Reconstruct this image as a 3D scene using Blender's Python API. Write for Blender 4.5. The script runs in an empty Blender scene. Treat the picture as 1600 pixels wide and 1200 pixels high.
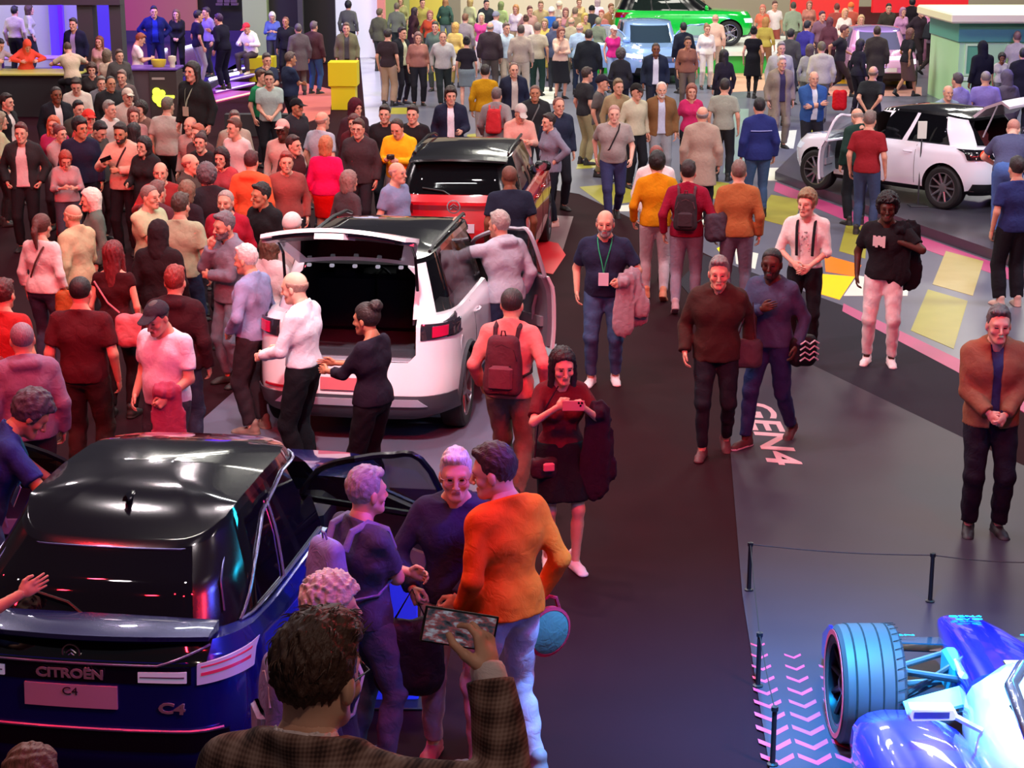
import bpy, bmesh, math, random
import numpy as np
from mathutils import Vector, Matrix, Euler

sc = bpy.context.scene
COL = sc.collection
rnd = random.Random(7)
R = math.radians

# ---------------------------------------------------------------- camera, exposure, world, lights
CAM_H, FPX = 4.75, 2800.0
PITCH = math.atan(755.0 / FPX)
cam_d = bpy.data.cameras.new('camera')
cam = bpy.data.objects.new('camera', cam_d)
COL.objects.link(cam)
cam.location = (0, 0, CAM_H)
cam.rotation_euler = (math.pi / 2 - PITCH, 0, 0)
cam_d.sensor_fit = 'HORIZONTAL'
cam_d.sensor_width = 36.0
cam_d.lens = 36.0 * FPX / 1600.0
cam_d.clip_start = 0.1
cam_d.clip_end = 400
sc.camera = cam
sc.view_settings.view_transform = 'Standard'
sc.view_settings.look = 'None'
sc.view_settings.exposure = -0.08
sc.view_settings.gamma = 1.0
sc.view_settings.use_curve_mapping = False

world = bpy.data.worlds.new('hall_air')
sc.world = world
world.use_nodes = True
world.node_tree.nodes['Background'].inputs[0].default_value = (0.55, 0.5, 0.62, 1)
world.node_tree.nodes['Background'].inputs[1].default_value = 0.08


def lin(c):
    """'#rrggbb' -> linear rgb"""
    if not isinstance(c, str):
        return tuple(c)
    c = c.lstrip('#')
    out = []
    for i in (0, 2, 4):
        v = int(c[i:i + 2], 16) / 255.0
        out.append(v / 12.92 if v <= 0.04045 else ((v + 0.055) / 1.055) ** 2.4)
    return tuple(out)


def area(name, loc, target, sx, sy, power, color, shape='RECTANGLE', spread=None):
    d = bpy.data.lights.new(name, 'AREA')
    d.shape = shape
    d.size = sx
    if shape in ('RECTANGLE', 'ELLIPSE'):
        d.size_y = sy
    d.energy = power
    d.color = lin(color)
    if spread:
        d.spread = R(spread)
    o = bpy.data.objects.new(name, d)
    COL.objects.link(o)
    o.location = loc
    v = Vector(target) - Vector(loc)
    o.rotation_euler = v.to_track_quat('-Z', 'Y').to_euler()
    return o


# LIGHTS_BEGIN
# row of small red wash lamps on the truss over the balcony edge, and red washes over the crowd
for lx, ly, w in ((-9.5, 7, 60), (-7.6, 6.2, 60), (-5.9, 6.6, 60), (-4.2, 6, 56), (-2.6, 6.4, 48), (-1.0, 6, 54), (0.6, 6.6, 62), (2.4, 6.2, 50)):
    area('red_wash_head', (lx, ly, 7.8), (lx * .75 - .6, 17, 1.8), .24, .24, w, '#ff1c2c', 'DISK', 130)
# tighter red beams that pick out patches of the crowd
for src, dst, w, sp in (((-6.5, 9, 8), (-5.0, 22.5, 1.3), 34, 20), ((-7.5, 7, 8), (-8.3, 25, 1.2), 24, 18), ((-4.8, 6, 8), (-4.3, 14.8, 1.0), 14, 26), ((-2.5, 6.5, 8), (-3.2, 16.4, 1.2), 12, 22), ((-3.0, 8, 8), (-2.0, 24.5, 1.2), 18, 16), ((0.5, 6.5, 8), (0.2, 13.5, 1.0), 12, 24), ((2.5, 6.5, 8), (2.6, 15.8, 1.3), 13, 24)):
    area('red_beam_head', src, dst, .22, .22, w, '#ff1624', 'DISK', sp)
area('red_wash_head', (5.0, 11.0, 7.0), (-.4, 3.5, 3.2), .25, .25, 16, '#ff2838', 'DISK', 40)
area('blue_wash_head', (3.2, 8.6, 6.0), (-1.35, 10.3, .5), .3, .3, 22, '#4658ff', 'DISK', 34)
area('added_suv_light', (-0.6, 9.0, 8.2), (-1.2, 15.4, 0.9), .3, .3, 20, '#ffffff', 'DISK', 24)  # unseen white light added to offset the red cast on the SUV tail
area('added_blazer_light', (1.4, 1.2, 7.4), (-.3, 3.6, 3), .3, .3, 52, '#ffe0cc', 'DISK')
area('red_wash_light', (-14.0, 14.0, 8.5), (-8.5, 23, 1.0), .35, .35, 260, '#ff2030', 'DISK')
area('red_wash_light', (-5.0, 10.0, 9.0), (-6.0, 19, 1.0), .3, .3, 230, '#ff2434', 'DISK')
area('rose_wash_light', (4.5, 6.5, 9.0), (3.6, 20, 2.5), .35, .35, 560, '#ff3048', 'DISK')
# rows of small white ceiling spots over the stand
for lx, ly, w in ((-8, 9, 25), (-4.5, 9.5, 45), (-1.4, 9, 45), (2.2, 9.5, 9), (6, 9, 12), (-8, 14.5, 55), (-4.4, 14.5, 85), (-2.2, 14.0, 230), (-0.3, 15.4, 290), (2.2, 14.5, 16), (6, 15, 26),
                  (-8, 20, 115), (-4.5, 20.5, 130), (-1.2, 19.6, 130), (2.2, 20, 60), (6, 20.5, 90), (-8, 26, 110), (-4.5, 26, 110), (-1.2, 25, 110), (2.2, 26, 130), (6, 26, 130), (-12, 30, 190), (-7, 33, 260), (-9, 37, 150)):
    area('ceiling_spot', (lx, ly, 8.6), (lx * 0.95, ly + 0.6, 0), 0.36, 0.36, w, '#ffeff2', 'DISK')
# linear luminaires
area('linear_luminaire', (-3.0, 11.6, 8.2), (-3.2, 13.0, 0), 1.5, 0.12, 60, '#fff6ea')
area('linear_luminaire', (-2.2, 18.5, 8.2), (-2.2, 17.6, 0), 1.8, 0.16, 90, '#ffffff')
# bright white halls beyond
for lx, ly, p in ((-2, 34, 800), (8, 33, 800), (1, 45, 1500), (13, 44, 1300), (2, 58, 1700), (16, 58, 1400), (-8, 45, 700)):
    area('hall_luminaire', (lx, ly, 11.0), (lx, ly + 1.5, 0), 4, 4, p, '#fffbee')
area('white_car_key_light', (10.5, 20.0, 8.0), (7.0, 28, 0.5), 2.0, 2.0, 800, '#eef0ff')
# cyan and blue floods on the single-seater
area('cyan_flood_light', (4.2, 12.6, 3.6), (2.6, 9.3, 0.3), 0.6, 0.6, 70, '#20d0ff')
area('cyan_flood_light', (1.5, 8.4, 4.4), (1.68, 9.7, 0.0), 0.4, 0.4, 400, '#0890d8', 'DISK', 58)
area('blue_flood_light', (1.1, 6.8, 4.2), (2.3, 9.2, 0.3), 0.6, 0.6, 70, '#4060ff')
area('white_flood_light', (4.2, 6.4, 4.6), (3.0, 8.5, 0.6), 0.5, 0.5, 52, '#e0ecff', 'DISK', 60)
# violet light on the stage at the back
area('violet_stage_light', (-11.0, 45.0, 6.0), (-11, 50, 0.3), 3, 2, 900, '#5a20ff')
area('magenta_stage_light', (-9.5, 41.0, 5.0), (-9.5, 44, 0.2), 2, 2, 130, '#e040d0')
area('violet_spot_light', (10.5, 34.0, 5.5), (9.8, 37.5, 1.2), .5, .5, 420, '#4a28ff')
area('booth_light', (-18, 45.0, 6.0), (-17.5, 48, 1.0), 3, 2, 750, '#f4f0dc')
# LIGHTS_END

# ---------------------------------------------------------------- projection of photograph points into the room
_cp, _sp = math.cos(PITCH), math.sin(PITCH)


def ray(px, py):
    u = (px - 800.0) / FPX
    v = (600.0 - py) / FPX
    return Vector((u, _cp + v * _sp, -_sp + v * _cp))


def G(px, py, z=0.0):
    """point of the horizontal plane at height z under a point of the photograph (metres)"""
    d = ray(px, py)
    t = (z - CAM_H) / d.z
    return Vector((d.x * t, d.y * t, z))


def Yp(px, py, y):
    """point of the upright plane at distance y"""
    d = ray(px, py)
    t = y / d.y
    return Vector((d.x * t, y, CAM_H + d.z * t))


# ---------------------------------------------------------------- materials
_mats = {}


def _new(key):
    m = bpy.data.materials.new(key)
    m.use_nodes = True
    nt = m.node_tree
    return m, nt, nt.nodes['Principled BSDF']


def mat(color, rough=0.5, metal=0.0, coat=0.0, emit=0.0, spec=0.5, name=None):
    key = ('p', color, rough, metal, coat, emit, spec)
    if key in _mats:
        return _mats[key]
    m, nt, b = _new(name or 'plain')
    c = (*lin(color), 1)
    b.inputs['Base Color'].default_value = c
    b.inputs['Roughness'].default_value = rough
    b.inputs['Metallic'].default_value = metal
    b.inputs['Coat Weight'].default_value = coat
    b.inputs['Coat Roughness'].default_value = 0.03
    b.inputs['Specular IOR Level'].default_value = spec
    if emit:
        b.inputs['Emission Color'].default_value = c
        b.inputs['Emission Strength'].default_value = emit
    _mats[key] = m
    return m


def cloth(color, scale=28.0, var=0.13, rough=0.88, bump=0.4):
    """woven cloth: slight mottling of the dye and fine creases"""
    key = ('c', color, scale, var)
    if key in _mats:
        return _mats[key]
    m, nt, b = _new('cloth')
    tc = nt.nodes.new('ShaderNodeTexCoord')
    n1 = nt.nodes.new('ShaderNodeTexNoise')
    n1.inputs['Scale'].default_value = scale
    n1.inputs['Detail'].default_value = 5
    nt.links.new(tc.outputs['Object'], n1.inputs['Vector'])
    mx = nt.nodes.new('ShaderNodeMix')
    mx.data_type = 'RGBA'
    c = lin(color)
    mx.inputs['A'].default_value = (*[v * (1 - var) for v in c], 1)
    mx.inputs['B'].default_value = (*[min(1, v * (1 + var)) for v in c], 1)
    nt.links.new(n1.outputs['Fac'], mx.inputs['Factor'])
    nt.links.new(mx.outputs['Result'], b.inputs['Base Color'])
    n2 = nt.nodes.new('ShaderNodeTexNoise')
    n2.inputs['Scale'].default_value = scale * 0.55
    n2.inputs['Detail'].default_value = 4
    n2.inputs['Distortion'].default_value = 1.2
    nt.links.new(tc.outputs['Object'], n2.inputs['Vector'])
    bp = nt.nodes.new('ShaderNodeBump')
    bp.inputs['Strength'].default_value = bump
    bp.inputs['Distance'].default_value = 0.02
    nt.links.new(n2.outputs['Fac'], bp.inputs['Height'])
    nt.links.new(bp.outputs['Normal'], b.inputs['Normal'])
    b.inputs['Roughness'].default_value = rough
    b.inputs['Specular IOR Level'].default_value = 0.2
    _mats[key] = m
    return m


def check_cloth(c1, c2, c3):
    """glen-check tweed: crossing bands of fine and coarse lines"""
    m, nt, b = _new('check_tweed')
    tc = nt.nodes.new('ShaderNodeTexCoord')
    prev = None
    for ax, sc_, wt in (('X', 34, 1), ('Z', 34, 1), ('X', 230, .6), ('Z', 230, .6)):
        w = nt.nodes.new('ShaderNodeTexWave')
        w.wave_type = 'BANDS'
        w.bands_direction = ax
        w.inputs['Scale'].default_value = sc_ / 6.28
        w.inputs['Distortion'].default_value = 0.15
        nt.links.new(tc.outputs['Object'], w.inputs['Vector'])
        mu = nt.nodes.new('ShaderNodeMath')
        mu.operation = 'MULTIPLY_ADD'
        mu.inputs[1].default_value = wt / 3.2
        nt.links.new(w.outputs['Fac'], mu.inputs[0])
        if prev is None:
            mu.inputs[2].default_value = 0
        else:
            nt.links.new(prev.outputs[0], mu.inputs[2])
        prev = mu
    cr = nt.nodes.new('ShaderNodeValToRGB')
    cr.color_ramp.elements[0].position = 0.18
    cr.color_ramp.elements[0].color = (*lin(c1), 1)
    cr.color_ramp.elements[1].position = 0.85
    cr.color_ramp.elements[1].color = (*lin(c3), 1)
    e = cr.color_ramp.elements.new(0.5)
    e.color = (*lin(c2), 1)
    nt.links.new(prev.outputs[0], cr.inputs['Fac'])
    nt.links.new(cr.outputs['Color'], b.inputs['Base Color'])
    b.inputs['Roughness'].default_value = 0.92
    b.inputs['Specular IOR Level'].default_value = 0.15
    return m


def skin_mat(color):
    key = ('s', color)
    if key in _mats:
        return _mats[key]
    m, nt, b = _new('skin')
    tc = nt.nodes.new('ShaderNodeTexCoord')
    n1 = nt.nodes.new('ShaderNodeTexNoise')
    n1.inputs['Scale'].default_value = 22
    n1.inputs['Detail'].default_value = 3
    nt.links.new(tc.outputs['Object'], n1.inputs['Vector'])
    mx = nt.nodes.new('ShaderNodeMix')
    mx.data_type = 'RGBA'
    c = lin(color)
    mx.inputs['A'].default_value = (c[0] * .92, c[1] * .82, c[2] * .8, 1)
    mx.inputs['B'].default_value = (*[min(1, v * 1.1) for v in c], 1)
    nt.links.new(n1.outputs['Fac'], mx.inputs['Factor'])
    nt.links.new(mx.outputs['Result'], b.inputs['Base Color'])
    b.inputs['Roughness'].default_value = 0.5
    b.inputs['Specular IOR Level'].default_value = 0.35
    _mats[key] = m
    return m


def hair_mat(color):
    key = ('h', color)
    if key in _mats:
        return _mats[key]
    m, nt, b = _new('hair')
    tc = nt.nodes.new('ShaderNodeTexCoord')
    mp = nt.nodes.new('ShaderNodeMapping')
    mp.inputs['Scale'].default_value = (150, 30, 45)
    nt.links.new(tc.outputs['Object'], mp.inputs['Vector'])
    n1 = nt.nodes.new('ShaderNodeTexNoise')
    n1.inputs['Scale'].default_value = 1.0
    n1.inputs['Detail'].default_value = 5
    nt.links.new(mp.outputs['Vector'], n1.inputs['Vector'])
    mx = nt.nodes.new('ShaderNodeMix')
    mx.data_type = 'RGBA'
    c = lin(color)
    mx.inputs['A'].default_value = (*[v * .55 for v in c], 1)
    mx.inputs['B'].default_value = (*[min(1, v * 1.4 + .004) for v in c], 1)
    nt.links.new(n1.outputs['Fac'], mx.inputs['Factor'])
    nt.links.new(mx.outputs['Result'], b.inputs['Base Color'])
    bp = nt.nodes.new('ShaderNodeBump')
    bp.inputs['Strength'].default_value = 0.8
    bp.inputs['Distance'].default_value = 0.01
    nt.links.new(n1.outputs['Fac'], bp.inputs['Height'])
    nt.links.new(bp.outputs['Normal'], b.inputs['Normal'])
    b.inputs['Roughness'].default_value = 0.55
    _mats[key] = m
    return m


def glass_dark(tint='#0b0c10', see=0.0, name='dark_glass'):
    """tinted car glass; see = how much of what lies behind shows through"""
    key = ('g', tint, see)
    if key in _mats:
        return _mats[key]
    m, nt, b = _new(name)
    b.inputs['Base Color'].default_value = (*lin(tint), 1)
    b.inputs['Roughness'].default_value = 0.03
    b.inputs['Specular IOR Level'].default_value = 0.6
    if see:
        tr = nt.nodes.new('ShaderNodeBsdfTransparent')
        tr.inputs[0].default_value = (0.75, 0.8, 0.8, 1)
        ms = nt.nodes.new('ShaderNodeMixShader')
        ms.inputs[0].default_value = see
        out = nt.nodes['Material Output']
        nt.links.new(b.outputs[0], ms.inputs[1])
        nt.links.new(tr.outputs[0], ms.inputs[2])
        nt.links.new(ms.outputs[0], out.inputs[0])
    _mats[key] = m
    return m


def paint(color, flake=True, rough=0.25):
    """clear-coated car paint"""
    return mat(color, rough, 0.35 if flake else 0.0, 1.0, name='car_paint')


# ---------------------------------------------------------------- mesh and object helpers
def arr_mesh(name, V, F, mi=None, smooth=True):
    """mesh from arrays: V (n,3), F (m,4) quads"""
    me = bpy.data.meshes.new(name)
    V = np.asarray(V, np.float32)
    F = np.asarray(F, np.int32)
    me.vertices.add(len(V))
    me.vertices.foreach_set('co', V.ravel())
    me.loops.add(F.size)
    me.loops.foreach_set('vertex_index', F.ravel())
    me.polygons.add(len(F))
    me.polygons.foreach_set('loop_start', np.arange(0, F.size, F.shape[1], dtype=np.int32))
    if mi is not None:
        me.polygons.foreach_set('material_index', np.asarray(mi, np.int32))
    me.polygons.foreach_set('use_smooth', np.full(len(F), smooth, dtype=bool))
    me.update(calc_edges=True)
    me.validate()
    return me


def link(name, data, parent=None, mats=(), loc=None, mtx=None):
    o = bpy.data.objects.new(name, data)
    COL.objects.link(o)
    if parent is not None:
        o.parent = parent
    if loc is not None:
        o.location = loc
    if mtx is not None:
        o.matrix_local = mtx
    if data is not None:
        set_mats(o, mats)
    return o


def set_mats(o, mats):
    """materials live on the object, so meshes can be shared between things"""
    me = o.data
    while len(me.materials) < len(mats):
        me.materials.append(None)
    for i, m in enumerate(mats):
        o.material_slots[i].link = 'OBJECT'
        o.material_slots[i].material = m


def thing(o, label, cat, group=None):
    o['label'] = label
    o['category'] = cat
    if group:
        o['group'] = group
    return o


def struct(o):
    o['kind'] = 'structure'
    return o


def empty(name, loc=(0, 0, 0), rz=0.0, parent=None):
    o = bpy.data.objects.new(name, None)
    COL.objects.link(o)
    o.location = loc
    o.rotation_euler = (0, 0, rz)
    o.empty_display_size = 0.1
    if parent is not None:
        o.parent = parent
    return o


class MB:
    """collects boxes, tubes, prisms and lofts into one mesh"""

    def __init__(s):
        s.v = []
        s.f = []
        s.m = []

    def add(s, V, F, m=0):
        o = len(s.v)
        s.v += [tuple(x) for x in V]
        for f in F:
            s.f.append(tuple(i + o for i in f))
            s.m.append(m)
        return s

    def box(s, x0, y0, z0, x1, y1, z1, m=0, bev=0.0):
        if bev > 0:
            b = min(bev, (x1 - x0) / 2.01, (y1 - y0) / 2.01, (z1 - z0) / 2.01)
            V = []
            for (zz, ins) in ((z0, b), (z0 + b, 0), (z1 - b, 0), (z1, b)):
                a0, a1, c0, c1 = x0 + ins, x1 - ins, y0 + ins, y1 - ins
                q = b * 0.6 if ins == 0 else b * 0.4
                V += [(a0 + q, c0, zz), (a1 - q, c0, zz), (a1, c0 + q, zz), (a1, c1 - q, zz), (a1 - q, c1, zz), (a0 + q, c1, zz), (a0, c1 - q, zz), (a0, c0 + q, zz)]
            F = [tuple(range(7, -1, -1)), tuple(range(24, 32))]
            for k in range(3):
                for i in range(8):
                    j = (i + 1) % 8
                    F.append((k * 8 + i, k * 8 + j, k * 8 + 8 + j, k * 8 + 8 + i))
            return s.add(V, F, m)
        V = [(x0, y0, z0), (x1, y0, z0), (x1, y1, z0), (x0, y1, z0), (x0, y0, z1), (x1, y0, z1), (x1, y1, z1), (x0, y1, z1)]
        F = [(3, 2, 1, 0), (4, 5, 6, 7), (0, 1, 5, 4), (1, 2, 6, 5), (2, 3, 7, 6), (3, 0, 4, 7)]
        return s.add(V, F, m)

    def prism(s, pts, z0, z1, m=0):
        """upright prism over a plan outline given counter-clockwise"""
        n = len(pts)
        V = [(p[0], p[1], z0) for p in pts] + [(p[0], p[1], z1) for p in pts]
        F = [tuple(range(n - 1, -1, -1)), tuple(range(n, 2 * n))]
        for i in range(n):
            j = (i + 1) % n
            F.append((i, j, n + j, n + i))
        return s.add(V, F, m)

    def tube(s, pts, r, n=8, m=0, cap=True, flat=1.0):
        """round bar along points; r a number or one per point"""
        P = [Vector(p) for p in pts]
        k = len(P)
        rr = [r] * k if isinstance(r, (int, float)) else list(r)
        V, F = [], []
        up = None
        for i in range(k):
            t = (P[min(i + 1, k - 1)] - P[max(i - 1, 0)]).normalized()
            if up is None:
                up = t.orthogonal().normalized()
            else:
                up = (up - t * up.dot(t)).normalized()
            sd = t.cross(up)
            for j in range(n):
                a = 2 * math.pi * j / n
                V.append(P[i] + up * (math.cos(a) * rr[i]) + sd * (math.sin(a) * rr[i] * flat))
        for i in range(k - 1):
            for j in range(n):
                q = (j + 1) % n
                F.append((i * n + j, i * n + q, i * n + n + q, i * n + n + j))
        if cap:
            F.append(tuple(range(n - 1, -1, -1)))
            F.append(tuple(range((k - 1) * n, k * n)))
        return s.add(V, F, m)

    def loft(s, rings, m=0, cap=True, closed=True):
        n = len(rings[0])
        V = [p for r_ in rings for p in r_]
        F = []
        for i in range(len(rings) - 1):
            for j in range(n if closed else n - 1):
                q = (j + 1) % n
                F.append((i * n + j, i * n + q, i * n + n + q, i * n + n + j))
        if cap:
            F.append(tuple(range(n - 1, -1, -1)))
            F.append(tuple(range((len(rings) - 1) * n, len(rings) * n)))
        return s.add(V, F, m)

    def lathe(s, prof, axis='y', n=32, c=(0, 0, 0), m=0, closed=False):
        """profile (r, t) turned about an axis"""
        V, F = [], []
        k = len(prof)
        for i in range(n):
            a = 2 * math.pi * i / n
            for r_, t in prof:
                p = {'y': (r_ * math.cos(a), t, r_ * math.sin(a)), 'z': (r_ * math.cos(a), r_ * math.sin(a), t), 'x': (t, r_ * math.cos(a), r_ * math.sin(a))}[axis]
                V.append((p[0] + c[0], p[1] + c[1], p[2] + c[2]))
        for i in range(n):
            q = (i + 1) % n
            for j in range(k if closed else k - 1):
                j2 = (j + 1) % k
                F.append((i * k + j, q * k + j, q * k + j2, i * k + j2))
        return s.add(V, F, m)

    def mesh(s, name, smooth=False):
        me = bpy.data.meshes.new(name)
        me.from_pydata([tuple(v) for v in s.v], [], s.f)
        me.polygons.foreach_set('material_index', np.asarray(s.m, np.int32))
        if smooth:
            me.polygons.foreach_set('use_smooth', np.full(len(s.f), True, dtype=bool))
        bm = bmesh.new()
        bm.from_mesh(me)
        bmesh.ops.recalc_face_normals(bm, faces=bm.faces)
        bm.to_mesh(me)
        bm.free()
        me.update()
        return me

    def build(s, name, mats, parent=None, smooth=False, loc=None, mtx=None):
        if not isinstance(mats, (list, tuple)):
            mats = [mats]
        o = link(name, s.mesh(name, smooth), parent, mats, loc, mtx)
        if smooth:
            md = o.modifiers.new('edges', 'EDGE_SPLIT')
            md.split_angle = R(38)
        return o


def text_mesh(s, size, depth=0.004, font_shear=0.0, xs=1.0, bold=0.0):
    cu = bpy.data.curves.new('lettering', 'FONT')
    cu.body = s
    cu.size = size
    cu.extrude = depth
    cu.align_x = 'CENTER'
    cu.align_y = 'CENTER'
    cu.shear = font_shear
    cu.resolution_u = 3
    cu.offset = bold * size
    o = bpy.data.objects.new('lettering', cu)
    COL.objects.link(o)
    dg = bpy.context.evaluated_depsgraph_get()
    me = bpy.data.meshes.new_from_object(o.evaluated_get(dg))
    bpy.data.objects.remove(o)
    if xs != 1.0:
        me.transform(Matrix.Diagonal((xs, 1, 1, 1)))
    return me
# ================================================================ people: smooth solids meshed on a grid
def A(*p):
    return np.array(p, np.float32)


def rc(P, a, b, r1, r2, n=None, s=1.0):
    """tapered capsule; n, s: flattened by s along direction n"""
    a = np.asarray(a, np.float32)
    b = np.asarray(b, np.float32)
    ab = b - a
    q = P - a
    if n is not None and s != 1.0:
        n = np.asarray(n, np.float32)
        q = q + ((q @ n) * (s - 1.0))[:, None] * n
        ab = ab + (ab @ n) * (s - 1.0) * n
    L = float(ab @ ab) + 1e-9
    t = np.clip((q @ ab) / L, 0, 1)
    q = q - t[:, None] * ab
    return np.sqrt(np.einsum('ij,ij->i', q, q)) - (r1 + (r2 - r1) * t)


def ell(P, c, r):
    q = (P - np.asarray(c, np.float32)) / np.asarray(r, np.float32)
    k = np.sqrt(np.einsum('ij,ij->i', q, q))
    return (k - 1.0) * min(r)


def smin(a, b, k):
    h = np.clip(.5 + .5 * (b - a) / k, 0, 1)
    return b + (a - b) * h - k * h * (1 - h)


def smax(a, b, k):
    return -smin(-a, -b, k)


def snets(fn, lo, hi, h):
    """surface nets of fn(P) < 0 inside the box lo..hi with cells of h; returns quads"""
    lo = np.asarray(lo, np.float32) - 1.6 * h
    hi = np.asarray(hi, np.float32) + 1.6 * h
    n = np.ceil((hi - lo) / h).astype(int) + 1
    g = np.stack(np.meshgrid(*[lo[i] + h * np.arange(n[i], dtype=np.float32) for i in range(3)], indexing='ij'), -1)
    V = fn(g.reshape(-1, 3)).reshape(n).astype(np.float32)
    V[V == 0] = 1e-6
    S = V < 0
    nx, ny, nz = n
    offs = [(i, j, k) for i in (0, 1) for j in (0, 1) for k in (0, 1)]
    cnt = np.zeros((nx - 1, ny - 1, nz - 1), np.int8)
    for i, j, k in offs:
        cnt += S[i:nx - 1 + i, j:ny - 1 + j, k:nz - 1 + k]
    act = (cnt > 0) & (cnt < 8)
    idx = np.full(act.shape, -1, np.int32)
    I = np.argwhere(act)
    idx[act] = np.arange(len(I), dtype=np.int32)
    cv = {o: V[I[:, 0] + o[0], I[:, 1] + o[1], I[:, 2] + o[2]] for o in offs}
    P = np.zeros((len(I), 3), np.float32)
    W = np.zeros(len(I), np.float32)
    for o in offs:
        for ax in range(3):
            if o[ax]:
                continue
            o2 = list(o)
            o2[ax] = 1
            va, vb = cv[o], cv[tuple(o2)]
            m = (va < 0) != (vb < 0)
            t = np.where(m, va / np.where(m, va - vb, 1), 0)
            for c in range(3):
                P[:, c] += np.where(m, o[c] + (t if c == ax else 0), 0)
            W += m
    P = lo + h * (I + P / W[:, None])
    Q = []
    for ax in range(3):
        b, c = (ax + 1) % 3, (ax + 2) % 3
        sl0 = [slice(1, -1)] * 3
        sl1 = [slice(1, -1)] * 3
        sl0[ax] = slice(0, -1)
        sl1[ax] = slice(1, None)
        s0, s1 = S[tuple(sl0)], S[tuple(sl1)]
        e = np.argwhere(s0 != s1)
        if not len(e):
            continue
        ins = s0[tuple(e.T)]
        e = e + 1
        e[:, ax] -= 1
        q = []
        for db, dc in ((-1, -1), (0, -1), (0, 0), (-1, 0)):
            f = e.copy()
            f[:, b] += db
            f[:, c] += dc
            q.append(idx[tuple(f.T)])
        q = np.stack(q, 1)
        q[~ins] = q[~ins][:, ::-1]
        Q.append(q)
    return P, np.concatenate(Q)


def rotx(d):
    c, s = math.cos(R(d)), math.sin(R(d))
    return np.array([[1, 0, 0], [0, c, -s], [0, s, c]], np.float32)


def roty(d):
    c, s = math.cos(R(d)), math.sin(R(d))
    return np.array([[c, 0, s], [0, 1, 0], [-s, 0, c]], np.float32)


def rotz(d):
    c, s = math.cos(R(d)), math.sin(R(d))
    return np.array([[c, -s, 0], [s, c, 0], [0, 0, 1]], np.float32)


def unit(v):
    return v / (np.linalg.norm(v) + 1e-9)


def ik(S, T, l1, l2, hint):
    d = T - S
    L = np.linalg.norm(d)
    L2 = min(L, (l1 + l2) * 0.995)
    d = d / (L + 1e-9)
    T = S + d * L2
    a = (l1 * l1 - l2 * l2 + L2 * L2) / (2 * L2)
    h = math.sqrt(max(l1 * l1 - a * a, 0))
    p = hint - d * float(hint @ d)
    p = unit(p)
    return S + d * a + p * h, T


# ---- head: eyes at z = 0, facing +y, crown at z = 0.115, chin at z = -0.118
def head_fn(sex, nose=1.0, ears=True):
    jw = 1.0 if sex == 'm' else 0.9

    def f(P):
        d = ell(P, (0, -.014, .030), (.075, .097, .086))
        d = smin(d, rc(P, (0, .026, -.005), (0, .040, -.086), .061, .037 * jw), .03)
        for s in (-1, 1):
            d = smin(d, rc(P, (s * .050 * jw, .0, -.058), (s * .016, .064, -.100), .017, .015), .03)
            d = smin(d, ell(P, (s * .043, .055, -.034), (.022, .022, .02)), .02)
        d = smin(d, rc(P, (-.036, .077, .020), (.036, .077, .020), .011, .011), .02)
        for s in (-1, 1):
            d = smax(d, -ell(P, (s * .031, .104, -.002), (.017, .020, .012)), .012)
            d = smin(d, ell(P, (s * .031, .073, -.003), (.0125, .0125, .0115)), .003)
        d = smin(d, rc(P, (0, .086, .008), (0, .108 + .004 * nose, -.038), .008, .0125), .012)
        for s in (-1, 1):
            d = smin(d, ell(P, (s * .013, .098, -.043), (.009, .010, .008)), .008)
        d = smin(d, rc(P, (-.019, .083, -.068), (.019, .083, -.068), .008, .008), .006)
        d = smin(d, rc(P, (-.016, .082, -.079), (.016, .082, -.079), .008, .008), .005)
        d = smin(d, ell(P, (0, .072, -.103), (.022, .018, .016)), .02)
        if ears:
            for s in (-1, 1):
                d = smin(d, ell(P, (s * .078, -.010, -.014), (.010, .019, .031)), .008)
        d = smin(d, rc(P, (0, -.022, -.05), (0, -.040, -.19), .054 * (1 if sex == 'm' else .86), .058 * (1 if sex == 'm' else .84)), .03)
        return d
    return f


_heads = {}


def head_geo(sex, beard, res):
    k = (sex, beard, res)
    if k in _heads:
        return _heads[k]
    V, F = snets(head_fn(sex), (-.095, -.115, -.20), (.095, .125, .12), res)
    c = V[F].mean(1)
    x, y, z = np.abs(c[:, 0]), c[:, 1], c[:, 2]
    mi = np.zeros(len(F), np.int32)
    mi[(y > .07) & (x > .012) & (x < .048) & (z > .012) & (z < .0185)] = 1
    mi[(y > .066) & (((x - .031) / .0115) ** 2 + ((z + .003) / .0050) ** 2 < 1)] = 3
    mi[(y > .078) & (x < .020) & (z < -.065) & (z > -.082)] = 2
    if beard:
        bz = np.interp(y, (-.01, .03, .06, .1), (-.02, -.05, -.055, -.058))
        b = (z < bz) & (z > -.13) & (y > .0) & ~((y > .078) & (x < .020) & (z < -.066) & (z > -.082)) & ~((z < -.115) & (y < .05))
        mi[b] = 1
    _heads[k] = (V, F, mi)
    return _heads[k]


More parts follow.
